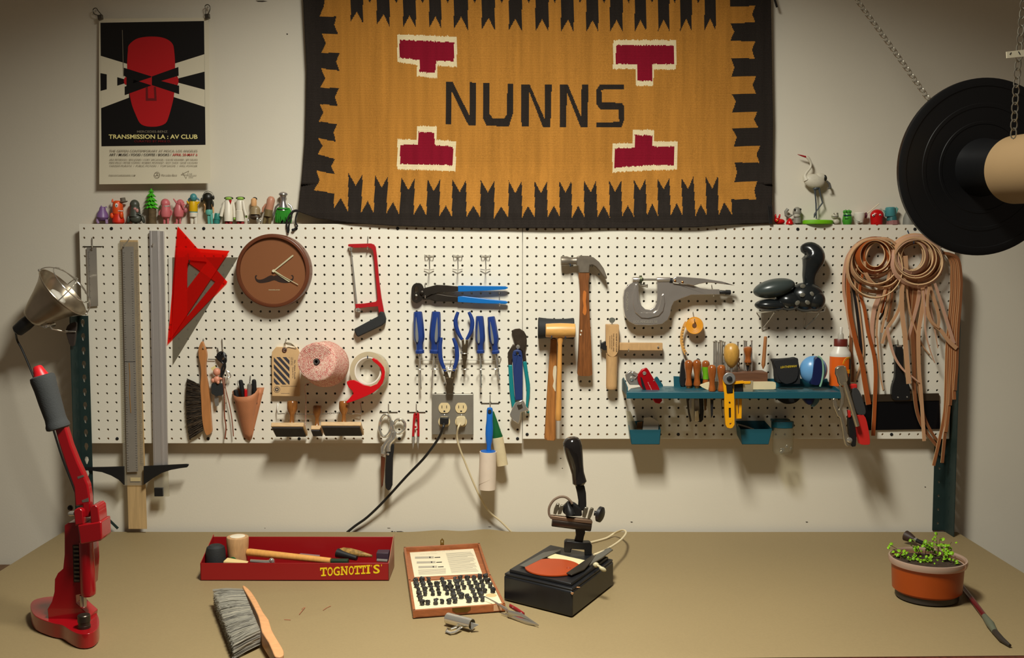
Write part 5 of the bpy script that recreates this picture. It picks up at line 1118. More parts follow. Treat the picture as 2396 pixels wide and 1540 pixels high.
stick('short brown pointed tool under the shelf', 'scriber', 'scriber', [(802, 650), (818, 650), (824, 772), (806, 778)], b(50), .005, mat('old_brass', (120, 92, 62), .5, .6), .001, g)
# bone folder
bf = M(mat('bone', (232, 214, 172), .4, vary=.04, vs=30)).plate(cr(K12((764, 550), (800, 532), (845, 518), (950, 512), (1100, 516), (1300, 515), (1430, 516), (1451, 535), (1450, 570), (1430, 585), (1250, 586), (1000, 590), (880, 596), (820, 584)), 2), b(80), .005).obj('bone_folder', bevel=.0015)
tag(bf, 'cream bone folder lying along the shelf behind the front awls', 'bone folder')
# rotary cutter
YEL = mat('yellow_plastic', (240, 168, 14), .38)
rc = thing('rotary_cutter', 'yellow rotary cutter with grey round blade hanging through the shelf', 'rotary cutter')
M(YEL).plate(K12((974, 498), (1000, 540), (1008, 620), (1062, 620), (1064, 590), (1055, 540), (1080, 515), (1160, 508), (1165, 530), (1070, 540), (1075, 660), (1078, 800), (1077, 905), (1060, 932), (1035, 938), (1010, 930), (997, 905), (990, 800), (984, 620), (976, 550)), b(133), .010, [K12(*circ(1040, 897, 9, 9, 12)), K12((1025, 752), (1045, 752), (1047, 842), (1027, 842))]).obj('handle', rc, .002, seg=3)
M(BLACK).plate(K12((1002, 535), (1060, 535), (1062, 612), (1010, 618)), b(136), .010).obj('guard', rc, .001)
c = at(*K12((1027, 487))[0], b(134)); M(mat('grey_blade_cover', (150, 150, 148), .35, .5)).lathe(c, c - ax * .006, [(0, .0165), (.6, .0165), (.8, .015), (.8, .009), (1, .008)], 32).obj('blade', rc)
M(BLACK).lathe(c - ax * .006, c - ax * .010, [(0, .0075), (.7, .007), (1, .003)], 20).obj('nut', rc)
M(BLACK).plate(K12((1025, 752), (1045, 752), (1047, 842), (1027, 842)), b(130), .004).obj('label_inset', rc)
c = at(*K12((1032, 703))[0], b(133.4)); M(BLACK).lathe(c, c - ax * .001, [(0, .0025), (1, .0022)], 10).obj('screw', rc)
yc2 = thing('utility_cutter', 'yellow slotted utility cutter with a black clip, right of the rotary cutter', 'cutter')
M(YEL).plate(K12((1088, 655), (1145, 655), (1142, 850), (1085, 852), (1085, 740)), b(112), .006, [K12((1108, 662), (1118, 662), (1120, 800), (1112, 815))]).obj('sleeve', yc2, .001)
M(BLACK).plate(K12((1075, 535), (1155, 535), (1155, 615), (1080, 615)), b(122), .010).obj('clip', yc2, .0015)
M(YEL).plate(K12((1150, 512), (1225, 512), (1222, 535), (1150, 538)), b(124), .006).obj('tip', yc2, .001)
cs = M(clear('frosted_plastic', (214, 206, 182), .45, .3, (196, 186, 160))).plate(K12((1155, 520), (1248, 508), (1245, 612), (1158, 615)), b(122), .012).obj('blade_case', bevel=.001); tag(cs, 'small frosted plastic blade case on the shelf, right of the black clip', 'case')
# punch block
pb = thing('punch_block', 'dark wooden block on the shelf drilled for steel punches', 'block')
WB = wood('walnut_block', (112, 72, 46), .7, (1, 12, 12), .6)
x0 = at(*K12((1015, 480))[0], b(75)).x; x1 = at(*K12((1378, 480))[0], b(75)).x; z0 = zs + .001; z1 = at(*K12((1200, 432))[0], b(75)).z
M(WB).box(((x0 + x1) / 2, b(45), (z0 + z1) / 2), (x1 - x0, .06, z1 - z0)).obj('block', pb, .0015)
for (x, yt, w, lean, i) in ((893, 145, 17, 0, 0), (910, 138, 17, 3, 1), (932, 150, 15, -2, 2), (950, 135, 17, 2, 3), (968, 142, 15, 0, 4), (987, 150, 14, 2, 5), (1040, 150, 15, 0, 6), (1108, 150, 15, -8, 7), (1168, 138, 18, 0, 8), (1184, 142, 15, 2, 9), (1232, 138, 14, 0, 10)):
    t = thing('leather_punch', 'slender steel leather punch standing in the wooden block', 'punch', 'steel punches standing in the block'); Y = b(32 + 7 * (i % 4)); k = mp(Y) / 3.865
    zb_ = z1 + .0 if x > 1015 else zs + .0; A = at(*K12((x, yt))[0], Y); B = V(at(*K12((x + lean, 400))[0], Y).x, Y, (z1 if x > 1015 else zs) + .0005)
    M(STEEL).tube([A + (B - A) * .03, B], w / 2 * k, 10).obj('shank', t); M(CHROME).lathe(A - V(0, 0, .001), A + (B - A) * .045, [(0, w * .75 * k), (.5, w * .8 * k), (1, w * .5 * k)], 10).obj('stamping_head', t)
eg = thing('egg_handled_haft', 'tool haft with large pale egg-shaped wooden grip in front of the punches', 'haft')
k = mp(b(70)) / 3.865; A = at(*K12((1050, 166))[0], b(70)); B = at(*K12((1050, 388))[0], b(70))
M(wood('boxwood', (206, 156, 72), .85, (10, 10, 5), .35)).lathe(A, B, [(0, 12 * k), (.03, 34 * k), (.12, 58 * k), (.3, 70 * k), (.5, 71 * k), (.7, 62 * k), (.88, 42 * k), (.97, 24 * k), (1, 14 * k)], 32).obj('grip', eg)
M(STEEL).lathe(B, V(B.x, B.y, z1), [(0, .0035), (1, .003)], 10).obj('chuck', eg)
dl = M(wood('dowel_wood', (176, 116, 68), .8, (12, 12, 2), .5)).lathe(at(*K12((1358, 106))[0], b(52)), at(*K12((1335, 400))[0], b(52)), [(0, .003), (.02, .0045), (.8, .0055), (.88, .0055), (1, .0012)], 16).obj('wooden_stylus'); tag(dl, 'pointed wooden stylus leaning at the right end of the punch block', 'stylus')
# screw standing behind the egg grip
s = M(CHROME); s.tube([at(*K12((1118 + 3 * sin(i * .9), 300 + i * 6))[0], b(56)) for i in range(20)], .0022, 6); tag(s.obj('coiled_bit'), 'bright coiled steel bit standing behind the egg-shaped grip', 'drill bit')
# pouch
po = thing('tool_pouch', 'black fabric tool pouch with yellow lettering on the shelf', 'pouch')
CLO = mat('black_fabric', (28, 28, 30), .85, bump=.5, bs=700)
M(CLO).plate(cr(K12((1430, 318), (1500, 316), (1600, 308), (1648, 303), (1655, 340), (1668, 420), (1670, 520), (1650, 536), (1500, 532), (1462, 515), (1455, 420), (1440, 350)), 2), b(88), .034).obj('body', po, .006, seg=3)
M(CLO).plate(cr(K12((1440, 324), (1640, 312), (1652, 380), (1655, 450), (1630, 510), (1560, 538), (1500, 520), (1468, 460), (1455, 390)), 2), b(92), .004).obj('flap', po, .0015)
s = M(mat('yellow_print', (206, 176, 40), .6)); yy = b(92.4); a = at(*K12((1492, 394))[0], yy); c_ = at(*K12((1640, 382))[0], yy); s.text('LEATHERMAN', a, c_ - a, (0, 0, 1), (c_ - a).length, 19 / 3.865 * mp(yy), .02, .0004, shear=.2); s.obj('lettering', po, smooth=0)
M(CLO).plate(cr(K12((1475, 655), (1662, 655), (1650, 690), (1610, 712), (1550, 718), (1500, 700)), 2), b(88), .030).obj('lower_end', po, .004)
# light blue corrector
bt = thing('tape_measure_case', 'round light blue plastic case with a navy band on the shelf', 'case')
LBL = mat('light_blue_plastic', (104, 160, 210), .3); NAV = mat('navy_plastic', (20, 30, 74), .3)
k = mp(b(75)) / 3.865; c = at(*K12((1790, 410))[0], b(75))
M(LBL).ell(c, (125 * k, .030, 130 * k), None, 36, 24).obj('shell', bt)
M(NAV).plate(cr(K12((1815, 300), (1850, 290), (1868, 330), (1872, 420), (1862, 500), (1840, 545), (1770, 540), (1782, 480), (1790, 400), (1800, 340)), 2), b(107), .02).obj('band', bt, .004, seg=3)
M(mat('pale_green_trim', (130, 176, 150), .4)).tube([at(*K12(q)[0], b(106)) for q in cr([(1830, 285), (1868, 320), (1880, 420), (1866, 510), (1850, 560)], 4, False)], .0026, 8).obj('trim', bt)
M(NAV).plate(cr(K12((1695, 655), (1800, 655), (1790, 700), (1765, 725), (1730, 715)), 2), b(80), .016).obj('lower_tab', bt, .002)
M(mat('slate_blue', (84, 118, 130), .4)).plate(cr(K12((1800, 655), (1850, 655), (1840, 700), (1800, 742), (1768, 738), (1790, 700)), 2), b(76), .008).obj('lower_strap', bt, .002)
# silver cutter and red folding knife at the left end
sv = thing('tube_cutter', 'angular silver cutter head with a bolt at the left end of the shelf', 'cutter')
M(mat('matte_nickel', (206, 200, 190), .35, .85)).plate(K12((135, 414), (90, 452), (100, 500), (130, 545), (225, 545), (215, 480), (212, 445)), b(70), .010).obj('plate', sv, .0015)
for q, r_ in (((147, 490), .0062), ((155, 437), .004)):
    c = at(*K12(q)[0], b(70)); M(CHROME).lathe(c, c - ax * .004, [(0, r_), (.6, r_ * .9), (1, r_ * .3)], 16).obj('bolt', sv)
M(STEEL).tube([at(*K12(q)[0], b(74)) for q in ((160, 445), (200, 462), (175, 485))], .0014, 6).obj('spring', sv)
fk = thing('folding_knife', 'red metal folding knife stuck down through the left end of the shelf', 'knife')
MR = mat('anodised_red', (186, 14, 24), .25, .35)
M(MR).plate(cr(K12((284, 390), (300, 410), (345, 485), (385, 550), (402, 590), (418, 640), (424, 690), (400, 716), (360, 708), (340, 680), (335, 640), (300, 612), (250, 590), (215, 545), (200, 500), (205, 450), (240, 405)), 1), b(82), .012).obj('handle', fk, .002, seg=3)
M(BLACK).plate(cr(K12((225, 470), (240, 480), (262, 540), (282, 598), (262, 600), (238, 550)), 1), b(84), .004).obj('slot', fk)
c = at(*K12((262, 438))[0], b(82)); M(CHROME).lathe(c, c - ax * .003, [(0, .0052), (.6, .005), (1, .002)], 16).obj('pivot', fk)
c = at(*K12((347, 507))[0], b(82)); M(CHROME).lathe(c, c - ax * .002, [(0, .002), (1, .001)], 10).obj('rivet', fk)
s = M(mat('pale_print', (220, 190, 180), .5)); a = at(*K12((290, 520))[0], b(82.4)); c_ = at(*K12((330, 600))[0], b(82.4)); s.text('Craftsman', a, c_ - a, V(1, 0, .5), (c_ - a).length, .0022, .01, .0003); s.obj('lettering', fk, smooth=0)
# --- glue bottle ---
K11 = crop(1860, 740, 4.277)
gb = thing('glue_bottle', 'glue bottle with orange and black label and brown cap at the shelf end', 'bottle'); Yg = b(52); k = mp(Yg) / 4.277
base = at(*K11((448, 698))[0], Yg); zz = lambda y: at(*K11((448, y))[0], Yg).z
GB = mat('white_bottle', (222, 216, 204), .35)
def lv(s, prof, seg=36, flat=.8): return s.lathe(V(base.x, Yg, zz(prof[0][0])), V(base.x, Yg, zz(prof[-1][0])), [((zz(y) - zz(prof[0][0])) / (zz(prof[-1][0]) - zz(prof[0][0])), r * k) for y, r in prof], seg, flat)
lv(M(GB), [(698, 92), (696, 100), (400, 104), (385, 105), (365, 100), (320, 72), (300, 64)]).obj('bottle', gb)
lv(M(mat('brown_cap', (104, 34, 22), .4)), [(298, 68), (232, 67), (228, 64)]).obj('cap', gb)
lv(M(clear('milky_nozzle', (225, 220, 205), .7, .3, (210, 205, 192))), [(228, 30), (215, 28), (185, 28), (165, 18)], flat=1).obj('nozzle', gb); lv(M(GB), [(165, 14), (115, 16), (108, 12)], flat=1).obj('tip', gb)
s = M(mat('orange_label', (226, 96, 10), .45)); cx0 = V(base.x, Yg, 0)
def shell(s, a0, a1, y0, y1, rr, n=20):
    r = rr * k; A = []
    for y in (y0, y1): A.append([s.bm.verts.new((base.x + r * cos(t), Yg + r * .8 * sin(t), zz(y))) for t in [radians(a0 + (a1 - a0) * i / n) for i in range(n + 1)]])
    for i in range(n): s.f([A[0][i], A[0][i + 1], A[1][i + 1], A[1][i]])
shell(s, -200, 0, 402, 692, 105.5); s.m(BLACK); shell(s, -50, 2, 404, 660, 106.2)
s.m(mat('label_yellow', (236, 190, 30), .45))
ar = [(radians(t), 0) for t in range(180, 271, 10)]
for rr_, hh in ((60, 3), (50, 2)):
    s.tube([V(base.x + (.55 * 106.8 * k) + rr_ * k * 1.2 * cos(radians(t)) * .8, Yg - sqrt(max(0, 1 - min(.999, abs((.55 * 106.8 * k + rr_ * k * .96 * cos(radians(t))) / (106.8 * k))) ** 2)) * 106.8 * k * .8 - .0003, zz(470) + rr_ * k * 1.1 * sin(radians(t))) for t in range(60, 181, 12)], .0007 if hh == 3 else .0004, 5)
s.m(YEL); px_ = base.x + 70 * k; yy_ = Yg - 106 * k * .8 * sqrt(1 - (70 / 106) ** 2) - .004
s.text('GLUE', V(base.x + 10 * k, Yg - 106 * k * .8 - .0006, zz(560)), (1, 0, 0), (0, 0, 1), 60 * k, 34 * k, .02, .0003); s.obj('label', gb, smooth=60)
# --- locking pliers and red handled pliers hanging off the shelf end ---
vg = thing('locking_pliers', 'shiny steel locking pliers hooked on the right end of the shelf', 'pliers'); VS = mat('nickel_steel', (186, 174, 152), .22, .8, vary=.1, vs=40)
M(VS).plate(K11((415, 520), (445, 500), (500, 495), (525, 560), (528, 680), (500, 695), (460, 700), (440, 670), (430, 620), (412, 580)), b(138), .014).obj('jaw', vg, .003, seg=3)
M(VS).plate(K11((495, 500), (512, 505), (535, 640), (520, 660)), b(144), .008).obj('jaw', vg, .002)
M(VS).tube([at(*K11(q)[0], b(140)) for q in cr([(500, 670), (530, 780), (575, 930), (625, 1100)], 4, False)], [.0045, .0055, .006, .0062, .0062, .0062, .0062, .0062, .0062, .0062, .0062, .0062, .006], 12).obj('upper_handle', vg)
M(VS).plate(cr(K11((445, 690), (480, 700), (500, 780), (495, 870), (470, 930), (500, 1050), (520, 1150), (545, 1210), (572, 1240), (570, 1270), (550, 1300), (530, 1312), (505, 1290), (488, 1230), (475, 1130), (450, 1020), (425, 1000), (385, 900), (378, 830), (400, 815), (425, 870), (440, 940), (455, 900), (465, 800)), 1), b(134), .009).obj('lower_handle', vg, .0025, seg=3)
c = at(*K11((545, 1240))[0], b(135)); M(CHROME).lathe(c, c - ax * .005, [(0, .0075), (.6, .007), (1, .003)], 18).obj('release_knob', vg)
rp = thing('red_handled_pliers', 'pliers with red and black cushioned grips hanging behind the locking pliers', 'pliers')
GR = mat('grip_red', (206, 40, 34), .45); GK = mat('grip_grey', (54, 54, 54), .6)
M(DSTEEL).plate(K11((470, 560), (520, 540), (560, 680), (610, 720), (560, 760), (500, 700)), b(118), .010).obj('jaws', rp, .002)
M(GR).plate(K11((540, 682), (626, 680), (628, 725), (560, 735)), b(120), .016).obj('collar', rp, .003)
M(GK).plate(cr(K11((575, 728), (625, 725), (660, 780), (695, 880), (712, 960), (690, 990), (640, 992), (608, 940), (585, 850)), 2), b(122), .020).obj('front_grip', rp, .006, seg=3)
M(GR).plate(cr(K11((625, 995), (690, 992), (722, 1060), (748, 1200), (752, 1270), (735, 1288), (665, 1286), (648, 1260), (625, 1130)), 2), b(122), .018).obj('front_grip_end', rp, .005, seg=3)
M(BLACK).plate(cr(K11((540, 1000), (600, 1020), (620, 1110), (612, 1290), (595, 1304), (565, 1300), (545, 1180)), 2), b(108), .016).obj('rear_grip', rp, .005, seg=3)
M(GR).plate(K11((530, 940), (560, 945), (565, 1010), (540, 1020)), b(112), .012).obj('rear_grip_band', rp, .002)
# --- bins ---
def bin_(label, fr, bk, mt, stuff=None):
    """front face px corners (tl,tr,br,bl) at its depth, back top px"""
    t = thing('storage_bin', label, 'bin', 'teal parts bins'); Y0, Y1 = b(62), b(2)
    P = [at(*K12(q)[0], Y0) for q in fr]; Q = [at(*K12(q)[0], Y1) for q in bk]; th = .0018; s = M(mt)
    s.prism([P[0], P[1], P[2], P[3]], (0, th, 0)); s.prism([Q[0], Q[1], Q[2], Q[3]], (0, -th, 0))
    s.prism([P[0], Q[0], Q[3], P[3]], (th, 0, 0)); s.prism([P[1], Q[1], Q[2], P[2]], (-th, 0, 0)); s.prism([P[3], P[2], Q[2], Q[3]], (0, 0, th))
    s.obj('tub', t, .0006, smooth=0); return t
bin_('open teal parts bin low on the pegboard holding paper cards, left one', ((125, 950), (412, 950), (400, 1083), (145, 1083)), ((108, 870), (385, 870), (372, 1010), (125, 1010)), TEALP)
bin_('dark teal parts bin under the shelf beside the clear jar', ((1128, 945), (1418, 945), (1385, 1083), (1145, 1083)), ((1085, 868), (1350, 868), (1330, 1000), (1100, 1000)), TEALP)
cd_ = M(mat('white_card', (222, 216, 202), .7)).plate(K12((258, 842), (320, 836), (392, 878), (385, 1000), (240, 1000)), b(40), .0008); tag(cd_.obj('card', smooth=0), 'white bent card sticking up from the left parts bin', 'card')
cd_ = M(clear('thin_plastic', (228, 224, 206), .4, .3, (214, 208, 188))).plate(K12((98, 780), (135, 785), (200, 930), (180, 980), (118, 960)), b(30), .0005); tag(cd_.obj('plastic_sleeve', smooth=0), 'clear plastic sleeve standing at the left of the left parts bin', 'sleeve')
cd_ = M(mat('brown_card', (132, 96, 56), .7)).plate(K12((198, 885), (246, 875), (240, 990), (192, 990)), b(34), .004); tag(cd_.obj('matchbook', smooth=0), 'small brown card packet inside the left parts bin', 'card')
cd_ = M(STEEL).tube([at(*K12(q)[0], b(30)) for q in ((1105, 905), (1180, 925), (1250, 950))], .0035, 8); tag(cd_.obj('drill_bit'), 'steel bit lying inside the dark teal bin', 'bit')
jr = thing('hanging_jar', 'clear hanging jar with teal lid, a few metal bits in the bottom', 'jar'); k = mp(b(45)) / 3.865; cx_ = at(*K12((1518, 900))[0], b(45)).x; zj = lambda y: at(*K12((1518, y))[0], b(45)).z
M(TEALP).lathe(V(cx_, b(45), zj(872)), V(cx_, b(45), zj(930)), [(0, 92 * k), (.1, 98 * k), (.9, 98 * k), (1, 92 * k)], 8, .75).obj('lid', jr, .001)
M(TEALP).plate(K12((1412, 868), (1440, 868), (1440, 940), (1425, 965), (1412, 940)), b(6), .005).box(V(cx_, b(12), zj(880)), (.05, .022, .006)).obj('lid_bracket', jr, .001)
M(clear('jar_plastic', (240, 238, 228), .10, .05, (200, 196, 180))).lathe(V(cx_, b(45), zj(930)), V(cx_, b(45), zj(1165)), [(0, 86 * k), (.06, 94 * k), (.9, 94 * k), (1, 84 * k)], 24, .8).obj('body', jr)
for i, (x, y, rx) in enumerate(((1510, 1130, 30), (1585, 1120, 12), (1548, 1100, 16), (1500, 1150, 22))):
    o = M(STEEL).box(at(*K12((x, y))[0], b(45 + 3 * i)), (rx * 1.3 * k, .006, 30 * k), Euler((0, .3 * i, 0))).obj('metal_bit', bevel=.001); tag(o, 'small steel bit lying in the bottom of the clear jar', 'metal bit', 'metal bits in the jar')
# --- wide taping knife ---
K7 = crop(1920, 520, 2.566)
tk = thing('taping_knife', 'wide taping knife with black handle and long dark blade behind the straps', 'knife')
M(BLACK).plate(cr(K7((448, 748), (470, 738), (492, 748), (497, 800), (498, 880), (508, 930), (532, 975), (537, 1010), (536, 1062), (500, 1070), (465, 1070), (432, 1062), (428, 1010), (434, 975), (448, 930), (450, 850)), 2), b(16), .013).obj('handle', tk, .004, seg=3)
M(mat('blade_back', (96, 82, 66), .4, .8)).plate(K7((250, 1036), (712, 1028), (714, 1072), (252, 1080)), b(9), .006).obj('blade_back', tk, .001)
M(mat('black_blade', (20, 20, 24), .3, .5)).plate(K7((258, 1076), (713, 1070), (716, 1242), (262, 1250)), b(6), .0015).obj('blade', tk)
for q in ((465, 1052), (520, 1050)):
    c = at(*K7(q)[0], b(16)); M(CHROME).lathe(c, c - ax * .001, [(0, .0024), (1, .0018)], 10).obj('rivet', tk)
M(STEEL).plate(K7((455, 740), (490, 738), (488, 750), (458, 750)), b(17), .014).obj('end_cap', tk, .001)
hook('carrying the wide taping knife', *K7((460, 705))[0], *K7((462, 735))[0], 20)
# ================= leather straps in coils =================
K10 = crop(1960, 530, 4.668)
EDGE = mat('raw_leather_edge', (226, 188, 140), .7)
LORG = mat('orange_leather', (166, 82, 34), .4, vary=.12, vs=12); LTAN = mat('natural_leather', (204, 156, 116), .5, vary=.08, vs=12); LBLK = mat('black_leather', (34, 28, 30), .4)
LBRN = mat('brown_leather', (136, 84, 50), .5, vary=.12, vs=14); LPINK = mat('pale_pink_leather', (206, 160, 134), .55, vary=.06, vs=12)
def strap(label, pts, w, mt, d0, d1, group, coil=0, wide_to=None, kk=K10, sc=4.668, name='leather_strap'):
    P = cr(pts, 5, False); N = len(P); Q = []
    for i, p in enumerate(P):
        t = i / (N - 1); Q.append(at(*kk(p)[0], b(d0 + (d1 - d0) * t)))
    ww = [w / sc * mp(b(d0))] * N
    if coil: ww = [coil / 1000.0] * N
    if wide_to: ww = [(w + (wide_to - w) * i / (N - 1)) / sc * mp(b(d0)) for i in range(N)]
    o = M(mt).ribbon(Q, ww, .0028, wd=(.15, 1, .3) if coil else None, em=EDGE).obj(name, smooth=50); tag(o, label, 'strap', group); return o
def coil(label, cx, cy, rx, ry, mt, d, wd, group, a0=90, turns=1.0, drift=0):
    n = 40; Q = []; Wd = []; k = .75 + .5 * sin(cx * 1.7 + rx)
    for i in range(n + 1):
        a = radians(a0 + 360 * turns * i / n); Q.append(at(*K10((cx + rx * cos(a), cy + ry * sin(a)))[0], b(d + drift * i / n)))
        Wd.append((cos(a) * k, 1, -sin(a) * k))
    o = M(mt).ribbon(Q, wd / 1000.0, .0026, wd=Wd, em=EDGE).obj('leather_strap', smooth=50); tag(o, label, 'strap', group)
G1, G2, G3 = 'straps coiled on the left strap hook', 'straps coiled on the middle strap hook', 'long straps on the far right strap hook'
L1 = 'loop of leather strap in the left coil of brown, cream and black straps'
for cx, cy, rx, ry, mt, d, wd in ((405, 455, 302, 325, LTAN, 40, 11), (400, 385, 262, 252, LTAN, 34, 13), (400, 318, 178, 182, LORG, 40, 17), (398, 306, 128, 155, LORG, 30, 16), (440, 390, 290, 255, LBRN, 22, 13), (420, 330, 205, 195, LBRN, 18, 15), (400, 345, 230, 215, LORG, 15, 14), (415, 318, 152, 165, LTAN, 20, 14), (440, 330, 188, 200, LPINK, 26, 12), (500, 400, 212, 268, LTAN, 30, 11), (420, 420, 318, 292, LBRN, 12, 11)):
    coil(L1, cx, cy, rx, ry, mt, d, wd, G1, drift=4)
L2 = 'loop of pale leather strap in the thick middle coil'
for i, (cx, cy, rx, ry) in enumerate(((850, 372, 292, 280), (862, 352, 268, 250), (840, 345, 235, 225), (822, 330, 200, 205), (806, 322, 165, 180), (790, 315, 138, 165), (885, 400, 262, 248), (870, 380, 240, 262), (850, 360, 180, 215), (875, 390, 278, 258), (845, 352, 250, 240), (830, 340, 216, 212), (812, 325, 182, 192), (798, 318, 150, 172), (860, 410, 225, 235), (866, 366, 200, 226))):
    coil(L2, cx, cy, rx, ry, (LTAN, LPINK, LTAN, LBRN, LPINK)[i % 5], 14 + (i * 7 % 16) * 2.2, 12 + i % 3 * 2, G2, drift=3)
# left bundle, hanging ends
def k7(*P): return [((1920 + x / 2.566 - 1960) * 4.668, (520 - 530 + y / 2.566) * 4.668) for x, y in P]
strap('pale pink strap at the outer left edge of the left coil', [(215, 190), (110, 320), (70, 500), (66, 700), (100, 900), (145, 1150), (165, 1210)], 30, LPINK, 16, 10, None)
strap('long bright orange strap of the left coil, ending above the taping knife blade', [(200, 220), (130, 380), (112, 600), (120, 800)] + k7((178, 560), (212, 720), (245, 840), (262, 940), (288, 1095)), 36, LORG, 26, 20, None, wide_to=56)
strap('black strap in the left coil', [(230, 250), (160, 420), (160, 620), (195, 820), (225, 1050), (245, 1250), (262, 1400)], 34, LBLK, 14, 8, None)
strap('thin cream edged strap beside the black one in the left coil', [(260, 330), (200, 480), (190, 650), (225, 850), (262, 1150), (280, 1380)] + k7((238, 860), (205, 960)), 14, LTAN, 18, 6, None)
strap('dark brown strap running straight down at the left of the left coil', [(180, 300), (110, 460), (90, 700), (125, 1000)] + k7((182, 640), (180, 760), (192, 860), (190, 960)), 32, LBRN, 8, 6, None)
strap('long rust strap reaching the foot of the pegboard right of the glue bottle', [(300, 420), (262, 560), (240, 720)] + k7((262, 520), (285, 660), (320, 800), (330, 920), (324, 1100), (315, 1282)), 26, LORG, 18, 14, None, wide_to=44)
strap('broad pink strap end with black tip inside the left coil', [(470, 600), (450, 760), (400, 900), (375, 1080), (380, 1250), (392, 1290)], 58, LPINK, 8, 8, None, wide_to=30)
for i, (dx, col, end, nm) in enumerate(((0, LORG, [(505, 820), (475, 945)], 'orange'), (26, LTAN, [(545, 830), (500, 1050), (480, 1160)], 'cream'), (50, LBRN, [(590, 780), (560, 960), (545, 1040)], 'brown'), (10, LBLK, [(530, 860), (455, 1020)], 'black'))):
    strap(nm + ' strap end falling from the inner right side of the left coil', [(470 + dx, 200), (540 + dx, 300), (560 + dx, 440), (545 + dx, 620)] + end, 24, col, 34 - i * 5, 22 - 3 * i, None)
strap('long cream strap end thinning to a point above the taping knife', [(560, 330), (560, 520), (500, 760), (440, 980), (425, 1180)] + k7((340, 700), (350, 830), (358, 920), (376, 1010)), 30, LTAN, 30, 22, None, wide_to=12)
strap('pale strap crossing behind the left coil towards lower left', [(700, 640), (680, 860), (620, 1000), (540, 1120), (485, 1280)], 30, LTAN, 22, 14, None)
# middle bundle ends
strap('broad pale strap hanging straight in front of the taping knife handle', [(740, 320), (745, 480), (705, 650), (700, 850), (715, 1050)] + k7((505, 670), (515, 800), (530, 970)), 44, LTAN, 38, 36, None, wide_to=52)
strap('slim pale strap of the middle coil curving right to a thin point', [(740, 520), (755, 700), (790, 930), (850, 1130), (920, 1290), (1010, 1410)], 22, LTAN, 30, 12, None, wide_to=10)
strap('long pale strap of the middle coil ending just below the pegboard', [(925, 640), (940, 780), (915, 950), (885, 1150)] + k7((588, 760), (592, 900), (605, 1050), (622, 1314)), 44, LTAN, 34, 26, None, wide_to=36)
strap('dark brown strap behind the middle coil, curving right at the bottom', [(850, 620), (830, 900)] + k7((550, 640), (560, 860), (562, 1000), (580, 1140), (620, 1240), (700, 1346)), 48, LBRN, 20, 16, None, wide_to=32)
strap('second dark brown strap behind the middle coil', [(800, 620), (790, 900)] + k7((570, 640), (585, 860), (592, 1000), (620, 1160), (660, 1250), (705, 1316)), 44, LBRN, 15, 13, None, wide_to=26)
strap('short pink strap slanting left under the middle coil', [(900, 640), (880, 800), (840, 960), (790, 1150), (770, 1240)], 44, LPINK, 24, 18, None, wide_to=24)
strap('pale strap passing behind the taping knife handle', [(540, 1100)] + k7((412, 700), (445, 810), (495, 885), (540, 920), (592, 962)), 34, LPINK, 36, 32, None, wide_to=12)
for i, (pts, w0, w1) in enumerate((([(960, 640), (975, 780), (1020, 920), (1060, 1130), (1095, 1330)], 26, 8), ([(1000, 640), (1040, 760), (1085, 900), (1105, 1010), (1100, 1090)], 40, 26), ([(1060, 620), (1100, 740), (1160, 930), (1220, 1120), (1268, 1280)], 26, 40), ([(950, 880), (980, 960), (1040, 1060), (1130, 1140), (1210, 1250), (1300, 1332)], 30, 44), ([(930, 700), (950, 900), (960, 1150), (1010, 1350), (1060, 1490)], 24, 8), ([(1000, 660), (980, 860), (1030, 1040), (1110, 1110)], 26, 20))):
    strap(('slender strap end', 'forked strap end', 'longest strap end', 'folded strap end', 'thin dark strap end', 'short strap end')[i] + ' fanning right under the middle coil', pts, w0, LTAN if i % 2 else LPINK, 40 + i * 3, 34 + i * 3, None, wide_to=w1)
# right bundle
tails = [[(752, 1000), (745, 1140), (715, 1300), (678, 1462)], [(768, 1000), (758, 1160), (742, 1320), (730, 1445)], [(776, 1000), (768, 1140), (752, 1260)], [(786, 980), (778, 1100)], [(800, 960), (803, 1065)], [(812, 940), (808, 1010)]]
for i in range(6):
    f = i / 5
    strap(('long', 'second', 'third', 'fourth', 'fifth', 'outermost')[i] + ' brown strap of the tight bundle hanging at the far right', k7((732 , 180 + i * 1.5), (760 + 14 * f, 196 - 6 * f), (785 + 42 * f, 250 - 26 * f), (786 + 58 * f, 340), (786 + 56 * f, 430), (778 + 58 * f, 520), (768 + 58 * f, 640), (758 + 64 * f, 760), (755 + 62 * f, 880)) + k7(*tails[i]), 28, LBRN if i % 2 else mat('warm_brown_leather', (158, 98, 58), .45, vary=.1, vs=14), 26 + i * 3, 22 + i * 3, None, wide_to=34)
hook('carrying the left coil of straps', *K10((575, 140))[0], *K10((590, 200))[0], 62); hook('carrying the middle coil of straps', *K10((765, 45))[0], *K10((832, 190))[0], 66, mt=HKB); hook('carrying the far right straps', *K10((1132, 250))[0], *K10((1150, 290))[0], 48, mt=DSTEEL)
# ================= things on the bench =================
PT = 0.0038                                  # paper surface above the bench top
def tp_(px, py, h=0.0): return tb(px, py, PT + h)
KB = crop(420, 1220, 4.437)
def vprism(s, pts3, h): return s.prism(pts3, (0, 0, h))
